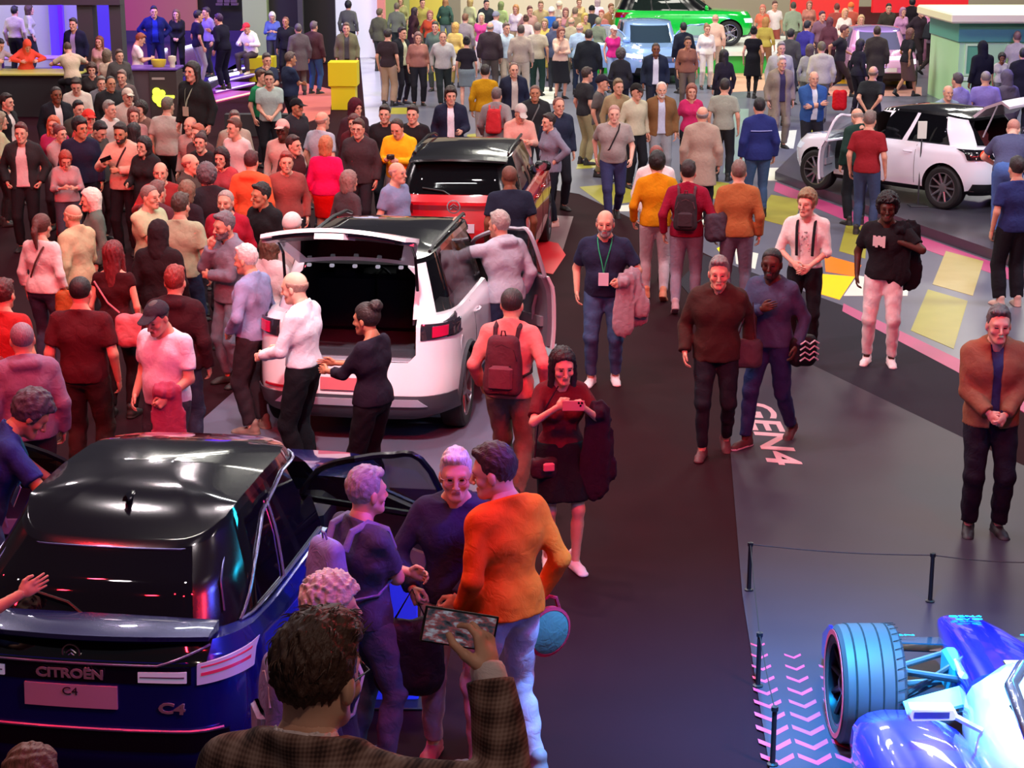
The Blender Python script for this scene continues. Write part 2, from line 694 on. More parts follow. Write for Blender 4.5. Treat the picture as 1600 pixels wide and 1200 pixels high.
# ---- hair and headgear, in the head's own frame
def hair_fn(style):
    soft = .022 if style in ('short', 'crop', 'receding', 'fringe', 'waves') else .010

    def cran(P, g, gz=0.0):
        return ell(P, (0, -.016, .032 + gz * .5), (.075 + g, .097 + g, .086 + g + gz))

    def line(P, d, ys, zs):
        thr = np.interp(P[:, 1], ys, zs).astype(np.float32)
        thr = thr + np.where(P[:, 1] > .035, .30 * np.clip(np.abs(P[:, 0]) - .03, 0, .04) + .0035 * np.sin(P[:, 0] * 190 + 1.7), 0)
        return smax(d, (thr - P[:, 2]) * .8, soft)

    def wav(P, a, f):
        return a * np.sin(P[:, 0] * f + 2 * np.sin(P[:, 2] * f * .7)) * np.sin(P[:, 1] * f * 1.1 + 1.3 * np.sin(P[:, 0] * f * .6))
    earcut = lambda P, d: smax(d, -ell(P, (0, .004, -.022), (.12, .022, .030)), .008)
    if style == 'short':
        return lambda P: earcut(P, line(P, np.minimum(cran(P, .006, .015), ell(P, (.008, .038, .096), (.060, .050, .032))) + wav(P, .0028, 105) + .002 * np.sin(P[:, 0] * 210 + 4 * np.sin(P[:, 1] * 60)), (-.10, -.04, .0, .02, .04, .065, .085), (-.085, -.075, -.05, -.03, .042, .070, .084)))
    if style == 'waves':    # tousled short hair, tapered at the nape
        def wv(P):
            ph = np.arctan2(P[:, 0], P[:, 1] + .03)
            r = .0030 * np.sin(ph * 17 + 5 * np.sin(P[:, 2] * 34) + 2.5 * np.sin(P[:, 1] * 40)) + .0022 * np.sin(ph * 41 + 9 * np.sin(P[:, 2] * 23))
            return earcut(P, line(P, np.minimum(cran(P, .007, .010), ell(P, (.006, .022, .084), (.070, .078, .054))) + r + wav(P, .003, 75), (-.10, -.05, -.02, .0, .02, .04, .065, .085), (-.098, -.088, -.065, -.05, -.03, .035, .062, .078)))
        return wv
    if style == 'crop':
        return lambda P: earcut(P, line(P, cran(P, .006), (-.10, -.04, .0, .02, .04, .065, .085), (-.075, -.065, -.05, -.02, .04, .066, .08)))
    if style == 'thick':
        return lambda P: line(P, np.minimum(cran(P, .020, .014), ell(P, (0, .02, .085), (.07, .08, .05))) + wav(P, .005, 95), (-.10, -.04, .0, .025, .04, .07, .095), (-.09, -.08, -.055, -.03, .035, .062, .072))
    if style == 'receding':
        return lambda P: earcut(P, line(P, cran(P, .009) + wav(P, .003, 130), (-.10, -.04, .0, .02, .035, .05), (-.085, -.075, -.05, -.02, .07, .095)))
    if style == 'fringe':   # bald crown with a ring of hair
        return lambda P: earcut(P, smax(line(P, cran(P, .009) + wav(P, .002, 130), (-.10, -.04, .0, .02, .03, .04), (-.085, -.075, -.05, -.01, .03, .08)), P[:, 2] - .048 - .25 * (P[:, 1] + .0), .01))
    if style in ('long', 'longdark'):
        return lambda P: smax(smin(line(P, cran(P, .016, .006), (-.10, .0, .03, .045, .065, .085), (-.2, -.2, -.10, .03, .060, .072)), np.minimum(rc(P, (0, -.055, .03), (0, -.075, -.27), .085, .07, (0, 1, 0), 1.35), np.minimum(rc(P, (.075, -.01, .0), (.085, .0, -.2), .028, .02), rc(P, (-.075, -.01, .0), (-.085, .0, -.2), .028, .02))), .02) + wav(P, .003, 80) + .0035 * np.sin(np.arctan2(P[:, 0], -P[:, 1] + .02) * 22 + 2 * np.sin(P[:, 2] * 18)), -ell(P, (.004, .098, -.048), (.062, .075, .130)), .010)
    if style == 'bob':
        return lambda P: smax(smin(line(P, cran(P, .020, .008), (-.10, .0, .03, .045, .065, .085), (-.12, -.12, -.09, .03, .058, .07)), rc(P, (0, -.045, .0), (0, -.05, -.08), .095, .088, (0, 1, 0), 1.2), .02) + wav(P, .005, 85) + .003 * np.sin(np.arctan2(P[:, 0], -P[:, 1] + .02) * 24 + 2 * np.sin(P[:, 2] * 22)), -ell(P, (.004, .098, -.048), (.064, .08, .126)), .010)
    if style == 'bun':
        return lambda P: smin(earcut(P, line(P, cran(P, .011, .004), (-.10, -.04, .0, .02, .04, .065, .085), (-.085, -.075, -.05, -.03, .035, .062, .076))), ell(P, (0, -.095, .105), (.055, .052, .05)) + wav(P, .005, 120), .012)
    if style == 'ponytail':
        return lambda P: smin(earcut(P, line(P, cran(P, .011, .004), (-.10, -.04, .0, .02, .04, .065, .085), (-.085, -.075, -.05, -.03, .035, .062, .076))), np.minimum(rc(P, (0, -.115, .05), (0, -.155, -.04), .030, .034), rc(P, (0, -.155, -.04), (.01, -.14, -.20), .034, .012)) + wav(P, .003, 90), .015)
    if style == 'curly':
        return lambda P: line(P, cran(P, .034, .012) + wav(P, .010, 110), (-.12, -.04, .0, .025, .04, .07, .10), (-.10, -.085, -.06, -.04, .03, .058, .066))
    if style == 'cap':
        return lambda P: smin(line(P, cran(P, .016, .006), (-.12, -.05, .03, .11), (.0, .005, .035, .05)), smax(rc(P, (0, .085, .045), (0, .155, .038), .062, .058, (0, 0, 1), 7), -(P[:, 1] - .06), .01), .008)
    if style == 'flatcap':
        return lambda P: np.minimum(line(P, cran(P, .014, -.006), (-.12, -.05, .03, .11), (.015, .02, .035, .045)), smax(rc(P, (0, .075, .050), (0, .120, .047), .066, .058, (0, 0, 1), 6), -(P[:, 1] - .05), .01))
    if style == 'beanie':
        return lambda P: line(P, cran(P, .018, .022), (-.12, -.05, .03, .11), (-.02, -.005, .035, .05))
    if style == 'hood':
        return lambda P: smax(smin(cran(P, .026, .012), rc(P, (0, -.03, .0), (0, -.05, -.17), .098, .105), .02) + wav(P, .003, 60), -ell(P, (0, .115, -.035), (.062, .085, .098)), .012)
    if style == 'scarf':
        return lambda P: smax(smin(cran(P, .018, .012), rc(P, (0, -.02, -.04), (0, -.01, -.20), .088, .10), .02), -ell(P, (0, .115, -.025), (.056, .085, .080)), .012)
    raise KeyError(style)


_hair = {}


def hair_mesh(style, res):
    k = (style, res)
    if k not in _hair:
        lo = (-.13, -.20, -.30) if style in ('long', 'longdark', 'ponytail', 'bob', 'hood', 'scarf') else (-.125, -.16, -.11)
        V, F = snets(hair_fn(style), lo, (.125, .215 if style in ('cap', 'flatcap') else .13, .19), res)
        _hair[k] = arr_mesh(style, V, F)
    return _hair[k]


# ---- hands: wrist at the origin, fingers along +x, thumb towards +y, back of the hand +z
def hand_fn(kind):
    curl = {'hold': (34, 40, 22), 'relax': (22, 28, 18), 'grip': (62, 70, 40), 'flat': (4, 6, 4), 'point': (30, 40, 20)}[kind]
    spread = 1.0 if kind != 'flat' else 1.3
    fin = []
    for i, (yo, L, r) in enumerate(((.028, .078, .0090), (.009, .086, .0093), (-.010, .080, .0088), (-.028, .062, .0080))):
        p = np.array((.088 - .004 * abs(i - 1), yo, .002))
        ang, yaw = 0.0, R(yo * 110 * spread)
        segs = [p]
        for j, fr in enumerate((.46, .30, .24)):
            ang += R(curl[j] * (1 + .08 * i))
            p = p + L * fr * np.array((math.cos(ang) * math.cos(yaw), math.cos(ang) * math.sin(yaw), -math.sin(ang)))
            segs.append(p)
        fin.append((segs, r))
    tz = {'hold': -.05, 'relax': -.02, 'grip': -.045, 'flat': -.004, 'point': -.03}[kind]
    th = [(.018, .026, -.004), (.048, .052, tz * .5), (.078, .058 if kind != 'grip' else .040, tz), (.102, .054 if kind != 'grip' else .022, tz * 1.25)]

    def f(P):
        d = rc(P, (.0, 0, 0), (.035, 0, 0), .024, .033, (0, 0, 1), 1.55)
        d = smin(d, rc(P, (.03, .012, 0), (.082, .020, 0), .026, .021, (0, 0, 1), 1.7), .012)
        d = smin(d, rc(P, (.03, -.012, 0), (.078, -.022, 0), .026, .018, (0, 0, 1), 1.6), .012)
        d = smin(d, rc(P, (-.05, 0, 0), (.005, 0, 0), .028, .026, (0, 0, 1), 1.25), .01)
        for segs, r in fin:
            e = None
            for j in range(3):
                g = rc(P, segs[j], segs[j + 1], r * (1 - .08 * j), r * (1 - .08 * (j + 1)))
                e = g if e is None else np.minimum(e, g)
            d = smin(d, e, .005)
        e = np.minimum(rc(P, th[1], th[2], .0115, .0105), rc(P, th[2], th[3], .0105, .0085))
        e = smin(e, rc(P, th[0], th[1], .018, .013), .008)
        return smin(d, e, .007)
    return f


_hands = {}


def hand_geo(kind, res):
    k = (kind, res)
    if k not in _hands:
        _hands[k] = snets(hand_fn(kind), (-.07, -.06, -.10), (.19, .085, .04), res)
    return _hands[k]


# ---- shoe: ankle at the origin (0.085 above the sole), toe along +y
_shoes = {}


def shoe_mesh(kind, res):
    k = (kind, res)
    if k not in _shoes:
        def f(P):
            d = rc(P, (0, -.045, -.045), (.004, .10, -.058), .043, .042, (0, 0, 1), 1.15)
            d = smin(d, rc(P, (.004, .10, -.06), (.002, .155, -.064), .044, .034, (0, 0, 1), 1.5), .02)
            d = smin(d, rc(P, (0, -.03, -.02), (0, -.035, .03 if kind != 'pump' else -.02), .040, .043), .03)
            sole = smax(rc(P, (0, -.05, -.07), (.002, .155, -.07), .046, .043), np.abs(P[:, 2] + .073) - .012, .004)
            d = np.minimum(smax(d, -(P[:, 2] + .075), .004), sole)
            return d
        V, F = snets(f, (-.06, -.11, -.095), (.06, .21, .085), res)
        mi = (V[F].mean(1)[:, 2] < -.066).astype(np.int32)
        _shoes[k] = arr_mesh('shoe', V, F, mi)
    return _shoes[k]


# ---- poses. wrists rw / lw and feet rf / lf in the person's own frame: x to its right, y forward, z up
HS = 1.07
POSES = {
    'stand': dict(),
    'easy': dict(rf=(.13, .06), lf=(-.10, -.03), rw=(.27, .06, .90), lw=(-.25, .02, .89), hy=10),
    'look': dict(rf=(.12, .03), lf=(-.11, -.05), hy=-30, rw=(.25, .06, .90)),
    'lookr': dict(rf=(.12, -.03), lf=(-.11, .05), hy=32, twist=8),
    'down': dict(hp=32, rw=(.20, .18, .98), lw=(-.25, .04, .90), rf=(.11, .04)),
    'walk': dict(rf=(.07, .26), lf=(-.08, -.24), lfz=.05, rw=(.25, -.14, .91), lw=(-.25, .20, .93), lean=4, drop=.03),
    'walkl': dict(rf=(.08, -.22), lf=(-.07, .26), rfz=.05, rw=(.25, .20, .93), lw=(-.25, -.14, .91), lean=4, drop=.03),
    'stride': dict(rf=(.06, .36), lf=(-.07, -.34), lfz=.07, rw=(.24, -.2, .95), lw=(-.24, .26, .98), lean=5, drop=.07),
    'crossed': dict(rw=(-.10, .21, 1.19), lw=(.10, .235, 1.15), re=(1, -.1, -.7), le=(-1, -.1, -.7), hk='relax', rf=(.13, .02), lf=(-.13, 0)),
    'phone': dict(rw=(.08, .30, 1.19), lw=(-.08, .30, 1.18), re=(.8, -.6, -1), le=(-.8, -.6, -1), hp=24, hk='grip'),
    'photo': dict(rw=(.09, .33, 1.47), lw=(-.09, .33, 1.46), re=(.9, -.2, -1), le=(-.9, -.2, -1), hk='grip', rf=(.12, .05)),
    'onephone': dict(rw=(.10, .30, 1.24), re=(.7, -.5, -1), hp=16, hk='grip', rf=(.12, .03)),
    'chin': dict(rw=(.06, .17, 1.42), re=(.5, .2, -1), lw=(.06, .20, 1.14), le=(-1, 0, -.7), hk='grip', hp=5),
    'hips': dict(rw=(.20, .03, 1.04), lw=(-.20, .03, 1.04), re=(1, -.7, .1), le=(-1, -.7, .1), hk='grip', rf=(.14, 0), lf=(-.14, 0)),
    'behind': dict(rw=(.05, -.17, .98), lw=(-.05, -.19, .97), re=(.8, -.8, 0), le=(-.8, -.8, 0), hk='grip'),
    'clasp': dict(rw=(.06, .22, 1.00), lw=(-.05, .23, .99), re=(.8, -.8, -.2), le=(-.8, -.8, -.2), hk='grip'),
    'pockets': dict(rw=(.22, .07, .95), lw=(-.22, .07, .95), re=(.9, -.9, 0), le=(-.9, -.9, 0), hk='grip'),
    'onearm': dict(rw=(.16, .27, 1.10), re=(.6, -.8, -1), hy=8, rf=(.12, .03)),
    'onearml': dict(lw=(-.16, .27, 1.10), le=(-.6, -.8, -1), hy=-8, lf=(-.12, .03)),
    'gesture': dict(rw=(.20, .30, 1.25), lw=(-.22, .25, 1.08), re=(.8, -.5, -1), le=(-.8, -.5, -1), hk='flat'),
    'reach': dict(rw=(.16, .50, 1.32), re=(.5, -.1, -1), lw=(-.24, .08, .92), lean=8, hk='flat'),
    'reachl': dict(lw=(-.16, .50, 1.36), le=(-.5, -.1, -1), rw=(.24, .08, .92), lean=6, hk='flat'),
    'bend': dict(lean=38, rw=(.20, .48, .95), lw=(-.20, .50, .95), re=(.8, -.6, .2), le=(-.8, -.6, .2), hp=15, drop=.01),
    'deepbend': dict(lean=62, rw=(.18, .62, .80), lw=(-.22, .60, .78), re=(.9, -.5, .3), le=(-.9, -.5, .3), hp=-5, lf=(-.12, -.05)),
    'sit': dict(sit=.47, rf=(.13, .38), lf=(-.13, .36), rw=(.15, .30, .78), lw=(-.15, .30, .78), re=(.9, -.5, -.4), le=(-.9, -.5, -.4), hp=18, lean=10),
    'table': dict(sit=.50, rf=(.12, .30), lf=(-.12, .30), rw=(.20, .38, .86), lw=(-.18, .38, .86), re=(1, -.4, 0), le=(-1, -.4, 0), hp=22, lean=16),
}

BUILDS = {
    'm': dict(sw=.180, hip=.092, ch=.128, wa=.122, pe=.116, arm=1.0, leg=1.0, belly=0.0, bust=0.0, nk=.056),
    'mh': dict(sw=.192, hip=.097, ch=.142, wa=.140, pe=.126, arm=1.06, leg=1.05, belly=.125, bust=0.0, nk=.062),
    'ms': dict(sw=.178, hip=.088, ch=.118, wa=.108, pe=.108, arm=.9, leg=.92, belly=0.0, bust=0.0, nk=.052),
    'f': dict(sw=.160, hip=.098, ch=.112, wa=.100, pe=.120, arm=.82, leg=.95, belly=0.0, bust=.052, nk=.047),
    'fh': dict(sw=.172, hip=.105, ch=.126, wa=.124, pe=.136, arm=.95, leg=1.06, belly=.100, bust=.066, nk=.05),
}


class Skel:
    def __init__(s, build, pose):
        b = s.b = BUILDS[build]
        p = s.p = dict(POSES[pose]) if isinstance(pose, str) else dict(pose)
        s.female = build[0] == 'f'
        lean, tw = p.get('lean', 0), p.get('twist', 0)
        dz = -p.get('drop', 0)
        if 'sit' in p:
            dz = p['sit'] - .86
        s.M = rotz(-tw) @ rotx(-lean)
        s.piv = A(0, 0, .93)
        s.dz = A(0, 0, dz)
        T = s.T
        s.yax = s.M @ A(0, 1, 0)
        s.up = s.M @ A(0, 0, 1)
        hp = p.get('hp', 0) + lean * .55
        s.H = rotz(-(p.get('hy', 0) + tw)) @ rotx(-hp)
        neck = T(A(0, .005, 1.50))
        s.head = neck + s.H @ A(0, .030, .125)
        sw = b['sw']
        s.sh = {1: T(A(sw, -.012, 1.405)), -1: T(A(-sw, -.012, 1.405))}
        d = {1: A(sw + .075, .035, .895), -1: A(-sw - .07, .03, .895)}
        s.el, s.wr, s.hf = {}, {}, {}
        for sd, w, e in ((1, 'rw', 're'), (-1, 'lw', 'le')):
            tgt = A(*p[w]) if w in p else T(d[sd])
            if 'sit' in p and w in p:
                tgt = tgt
            hint = A(*p.get(e, (sd * .5, -1, -.2)))
            s.el[sd], s.wr[sd] = ik(s.sh[sd], tgt, .285, .255, hint)
            fd = unit(s.wr[sd] - s.el[sd])
            th = p.get('rt' if sd == 1 else 'lt')
            if th is None:
                th = A(0, 1, .15) if fd[2] < -.75 else A(-sd * .35, .1, 1)
            else:
                th = A(*th)
            th = unit(th - fd * float(th @ fd))
            bk = np.cross(fd, th) * sd
            # right hand: x = fingers, y = thumb, z = back of the hand
            s.hf[sd] = (fd, th, bk if sd == 1 else bk)
        s.hip, s.kn, s.an, s.toe = {}, {}, {}, {}
        for sd, f, fz in ((1, 'rf', 'rfz'), (-1, 'lf', 'lfz')):
            x, y = p.get(f, (sd * .11, 0))
            z = .085 + p.get(fz, 0)
            s.hip[sd] = A(sd * b['hip'], 0, .90) + s.dz
            s.kn[sd], s.an[sd] = ik(s.hip[sd], A(x, y, z), .425, .415, A(sd * .12, 1, 0))
            s.toe[sd] = (sd * p.get('toe', 9), -28 if p.get(fz, 0) > 0 else 0)
        s.top_local = s.head + s.H @ A(0, -.012, .130)

    def T(s, q):
        return s.M @ (q - s.piv) + s.piv + s.dz

    def torso(s, P, g, gz=0.0):
        b, T, n = s.b, s.T, s.yax
        d = rc(P, T(A(-.075, .0, 1.29)), T(A(.075, .0, 1.29)), b['ch'] + g, b['ch'] + g, n, 1.12)
        d = smin(d, rc(P, T(A(-b['sw'] + .035, -.02, 1.41)), T(A(b['sw'] - .035, -.02, 1.41)), .052 + g, .052 + g), .06)
        d = smin(d, rc(P, T(A(-.03, .0, 1.24)), T(A(-.025, .0, 1.03)), b['wa'] + g, b['wa'] + g, n, 1.2), .05)
        d = smin(d, rc(P, T(A(.03, .0, 1.24)), T(A(.025, .0, 1.03)), b['wa'] + g, b['wa'] + g, n, 1.2), .04)
        d = smin(d, rc(P, T(A(-.055, -.012, .965)), T(A(.055, -.012, .965)), b['pe'] + g, b['pe'] + g, n, 1.1), .06)
        for sd in (-1, 1):
            d = smin(d, rc(P, T(A(sd * .10, -.02, 1.425)), T(A(sd * .02, -.012, 1.505)), .042 + g, .045 + g), .04)
            if b['bust']:
                d = smin(d, ell(P, T(A(sd * .068, .085, 1.265)), (b['bust'] + g,) * 3), .03)
        if b['belly']:
            d = smin(d, ell(P, T(A(0, .045, 1.08)), (b['belly'] + .02 + g, b['belly'] + g, b['belly'] + .01 + g)), .06)
        return d

    def arm(s, P, sd, g, gw=None):
        k = s.b['arm']
        gw = g if gw is None else gw
        d = rc(P, s.sh[sd], s.el[sd], .050 * k + g, .039 * k + g)
        return smin(d, rc(P, s.el[sd], s.wr[sd], .040 * k + g, .026 * k + gw), .02)

    def legs(s, P, sd, g, gl):
        k = s.b['leg']
        d = rc(P, s.hip[sd], s.kn[sd], .088 * k + g, .055 * k + g)
        ca = s.kn[sd] * .7 + s.an[sd] * .3
        back = A(0, -.012, 0)
        d = smin(d, rc(P, s.kn[sd], s.an[sd], .052 * k + gl * .8, .036 * k + gl), .03)
        return smin(d, rc(P, ca + back, ca * .6 + s.an[sd] * .4 + back, .048 * k + gl * .7, .038 * k + gl), .03)

    def bbox(s, pts, pad):
        Q = np.array(pts)
        return Q.min(0) - pad, Q.max(0) + pad


def folds(P, a, seed=0.0):
    x, y, z = P[:, 0], P[:, 1], P[:, 2]
    return a * (np.sin(z * 46 + 3.1 * np.sin(x * 17 + seed) + 2.0 * np.sin(y * 19)) * .6 + np.sin(z * 21 + x * 31 + 2 * np.sin(y * 23 + seed)) * .6)


_cache = {}
TOPS = {
    # kind: (ease, sleeve end: fraction along the whole arm, hem height, neck drop)
    'tee': (.014, .40, .90, .0), 'polo': (.014, .42, .90, .015), 'shirt': (.016, .97, .90, .02), 'sweater': (.020, .98, .90, .01),
    'hoodie': (.028, .98, .88, .03), 'jacket': (.030, .97, .86, .035), 'coat': (.034, .97, .62, .035), 'blouse': (.022, .80, .93, -.01),
    'tank': (.010, .16, .92, -.03), 'dress': (.012, .20, .55, -.02), 'longdress': (.016, .97, .40, -.01), 'crop': (.014, .38, 1.02, -.01), 'rolled': (.016, .62, .96, .02),
    'blazer': (.028, .975, .80, .03), 'cuffshirt': (.012, 1.05, .92, .02), 'tucked': (.018, .97, .985, .02), 'tuckedtee': (.014, .42, .985, .0),
}
OPENABLE = ('jacket', 'coat', 'blazer')


def top_geo(build, pose, kind, openf, res, seed):
    S = Skel(build, pose)
    ease, slv, hem, nd = TOPS[kind]
    sit = 'sit' in S.p
    if sit:
        hem = max(hem, .93)
    T = S.T
    fa = .0035 if res < .02 else 0.0

    def f(P):
        d = S.torso(P, ease)
        if hem < .95:
            w = .155 if hem > .8 else .175
            d = smin(d, rc(P, T(A(-.035, -.008, 1.0)), T(A(-.04, -.004, hem - .05)), S.b['pe'] + ease + .012, w + ease * .6, S.yax, 1.15), .03)
            d = smin(d, rc(P, T(A(.035, -.008, 1.0)), T(A(.04, -.004, hem - .05)), S.b['pe'] + ease + .012, w + ease * .6, S.yax, 1.15), .03)
        hd = T(A(0, 0, hem))
        d = smax(d, -((P - hd) @ S.up), .008)
        for sd in (-1, 1):
            e = S.arm(P, sd, ease * .8, ease * .9 + .004)
            # sleeve end
            if slv < .52:
                t = slv / .53
                c = S.sh[sd] * (1 - t) + S.el[sd] * t
                ax = unit(S.el[sd] - S.sh[sd])
            else:
                t = (slv - .53) / .47
                c = S.el[sd] * (1 - t) + S.wr[sd] * t
                ax = unit(S.wr[sd] - S.el[sd])
                # only the forearm side of the arm is cut
            cut = (P - c) @ ax
            near = np.linalg.norm(P - c, axis=1)
            if slv < .52:
                e = smax(rc(P, S.sh[sd], S.el[sd], .052 * S.b['arm'] + ease * .8, .045 * S.b['arm'] + ease * 1.3), cut, .006)
            else:
                e = np.where((near < .30) | (cut < 0), np.maximum(e, np.where(near < .30, cut, -1)), e)
            d = smin(d, e, .028)
        d = d + (folds(P, fa, seed) if fa else 0)
        # neck opening
        nc = T(A(0, .012, 1.475 + nd))
        nx = unit(S.M @ A(0, .42, 1))
        nk_ = P - T(A(0, -.01, 1.5))
        nk_ = np.linalg.norm(nk_ - (nk_ @ S.up)[:, None] * S.up, axis=1)
        d = smax(d, -np.maximum(-((P - nc) @ nx), nk_ - .150), .006)
        d = smax(d, -rc(P, T(A(0, -.01, 1.40)), S.head + S.H @ A(0, 0, -.06), .050, .062), .004)
        if kind == 'hoodie':
            d = smin(d, smax(rc(P, T(A(-.07, -.085, 1.46)), T(A(.07, -.085, 1.46)), .05, .05), -rc(P, T(A(0, -.01, 1.42)), T(A(0, -.01, 1.6)), .066, .07), .008), .02)
        if kind in ('shirt', 'cuffshirt', 'polo', 'jacket', 'coat', 'tucked', 'rolled', 'blazer'):
            cl = smax(rc(P, T(A(0, -.018, 1.45)), T(A(0, -.012, 1.515)), (.079 if kind == 'blazer' else .073), (.075 if kind == 'blazer' else .069)), (P - T(A(0, .0, 1.478 if kind == 'blazer' else 1.522 if kind == 'cuffshirt' else 1.512))) @ nx, .004)
            cl = smax(cl, -rc(P, T(A(0, -.012, 1.40)), T(A(0, -.004, 1.6)), .060, .062), .003)
            d = np.minimum(d, cl)
        if openf:
            q = (P - T(A(0, 0, 0))) @ S.M          # into the torso's frame
            w = np.interp(q[:, 2], (hem - .1, 1.0, 1.25, 1.46, 1.56), (.085 * openf, .065 * openf, .062 * openf, .045, .055)).astype(np.float32)
            d = smax(d, np.minimum(w - np.abs(q[:, 0]), q[:, 1] - .012), .006)
        return d
    pts = [S.sh[1], S.sh[-1], S.el[1], S.el[-1], S.wr[1], S.wr[-1], T(A(0, 0, hem - .02)), T(A(0, 0, 1.56)), T(A(.13, .1, 1.0)), T(A(-.13, -.1, 1.0)), T(A(.13, -.14, 1.3)), T(A(-.13, .16, 1.3))]
    lo, hi = S.bbox(pts, .085)
    if hem < .8:
        lo[:2] = np.minimum(lo[:2], (-.25, -.22))
        hi[:2] = np.maximum(hi[:2], (.25, .22))
    lo[2] = min(lo[2], T(A(0, 0, hem))[2] - .03)
    return snets(f, lo, hi, res)


def bottom_geo(build, pose, kind, res, seed):
    S = Skel(build, pose)
    wide = {'jeans': .016, 'slim': .010, 'wide': .042, 'suit': .026, 'shorts': .03, 'skirt': 0, 'midi': 0, 'tights': .004}[kind]
    fa = .0045 if res < .02 else 0.0
    P0 = A(0, 0, .93) + S.dz

    def pel(P):
        g = .012
        d = rc(P, P0 + A(-.055, -.012, .03), P0 + A(.055, -.012, .03), S.b['pe'] + g, S.b['pe'] + g, (0, 1, 0), 1.1)
        d = smin(d, rc(P, S.T(A(-.03, 0, 1.0)), S.T(A(.03, 0, 1.0)), S.b['wa'] + .006, S.b['wa'] + .006, S.yax, 1.15), .04)
        return d

    def f(P):
        d = pel(P)
        if kind in ('skirt', 'midi'):
            z = {'skirt': .58, 'midi': .40}[kind]
            c = (S.kn[1] + S.kn[-1]) / 2
            for s in (-1, 1):
                d = smin(d, rc(P, P0 + A(s * .05, 0, .02), A(s * .075, c[1], z), S.b['pe'] + .02, .13 if z > .5 else .16, (0, 1, 0), 1.2), .05)
            d = smax(d, -(P[:, 2] - z), .006)
            d = d + (folds(P * A(1, 1, .25), .006, seed) if fa else 0)
        else:
            for s in (-1, 1):
                e = S.legs(P, s, .012 + wide * .35, wide)
                ax = unit(S.an[s] - S.kn[s])
                if kind == 'shorts':
                    c = S.kn[s] * .98 + S.an[s] * .02
                else:
                    c = S.kn[s] * .04 + S.an[s] * .96
                cut = (P - c) @ ax
                near = np.linalg.norm(P - c, axis=1)
                e = np.maximum(e, cut) if kind == 'shorts' else np.where(near < .35, np.maximum(e, cut), e)
                d = smin(d, e, .022)
            d = d + (folds(P, fa, seed) if fa else 0)
        d = smax(d, (P - S.T(A(0, 0, 1.025))) @ S.up, .006)
        return d
    lo, hi = S.bbox([S.hip[1], S.hip[-1], S.kn[1], S.kn[-1], S.an[1], S.an[-1], S.T(A(.1, .1, 1.05)), S.T(A(-.1, -.1, 1.05))], .125)
    lo[2] = max(lo[2], 0.02)
    return snets(f, lo, hi, res)


def body_geo(build, pose, beard, res, hk=None):
    S = Skel(build, pose)

    def f(P):
        d = S.torso(P, -.006)
        for sd in (-1, 1):
            d = smin(d, S.arm(P, sd, 0.0), .025)
            d = smin(d, S.legs(P, sd, -.004, 0.0), .03)
            ft = rotz(-S.toe[sd][0]) @ rotx(S.toe[sd][1]) @ A(0, .11, -.064)
            d = smin(d, rc(P, S.an[sd] + A(0, -.02, -.035), S.an[sd] + ft, .030, .016), .015)
        nk = S.b['nk']
        d = smin(d, rc(P, S.T(A(0, -.012, 1.44)), S.head + S.H @ A(0, -.03, -.10), nk, nk * .95), .03)
        return d
    lo, hi = S.bbox([S.sh[1], S.sh[-1], S.el[1], S.el[-1], S.wr[1], S.wr[-1], S.kn[1], S.kn[-1], S.an[1], S.an[-1], S.head, S.T(A(0, .12, 1.1)), S.T(A(0, -.12, 1.2))], .10)
    lo[2] = 0.0
    V, F = snets(f, lo, hi, max(res, .014))
    Vs, Fs, M = [V], [F], [np.zeros(len(F), np.int32)]
    hres = .0055 if res < .013 else (.008 if res < .018 else .013)
    n = len(V)
    hv, hf_, hm = head_geo('f' if S.female else 'm', beard, hres)
    Vs.append(hv @ S.H.T * HS + S.head)
    Fs.append(hf_ + n)
    M.append(hm)
    n += len(hv)
    kind = S.p.get('hk', 'relax')
    gres = .0045 if res < .013 else (.0065 if res < .018 else .011)
    for sd in (1, -1):
        kd = S.p.get('rk' if sd == 1 else 'lk', kind)
        gv, gf = hand_geo(kd, gres)
        fd, th, bk = S.hf[sd]
        w = gv * (.93 if not S.female else .85)
        W = S.wr[sd] + w[:, :1] * fd + w[:, 1:2] * th + w[:, 2:] * bk
        Vs.append(W)
        Fs.append((gf if np.dot(np.cross(fd, th), bk) > 0 else gf[:, ::-1]) + n)
        M.append(np.zeros(len(gf), np.int32))
        n += len(gv)
    return np.concatenate(Vs), np.concatenate(Fs), np.concatenate(M)


def cached(key, fn):
    if key not in _cache:
        _cache[key] = fn()
    return _cache[key]


def mtx_from(M3, t):
    m = Matrix.Identity(4)
    for i in range(3):
        for j in range(3):
            m[i][j] = float(M3[i][j])
        m[i][3] = float(t[i])
    return m


SKIN = {'l': '#d3a288', 'p': '#e0b49c', 't': '#b98463', 'b': '#7c4f36', 'd': '#4a2f23'}
PEOPLE, SPOTS = [], []


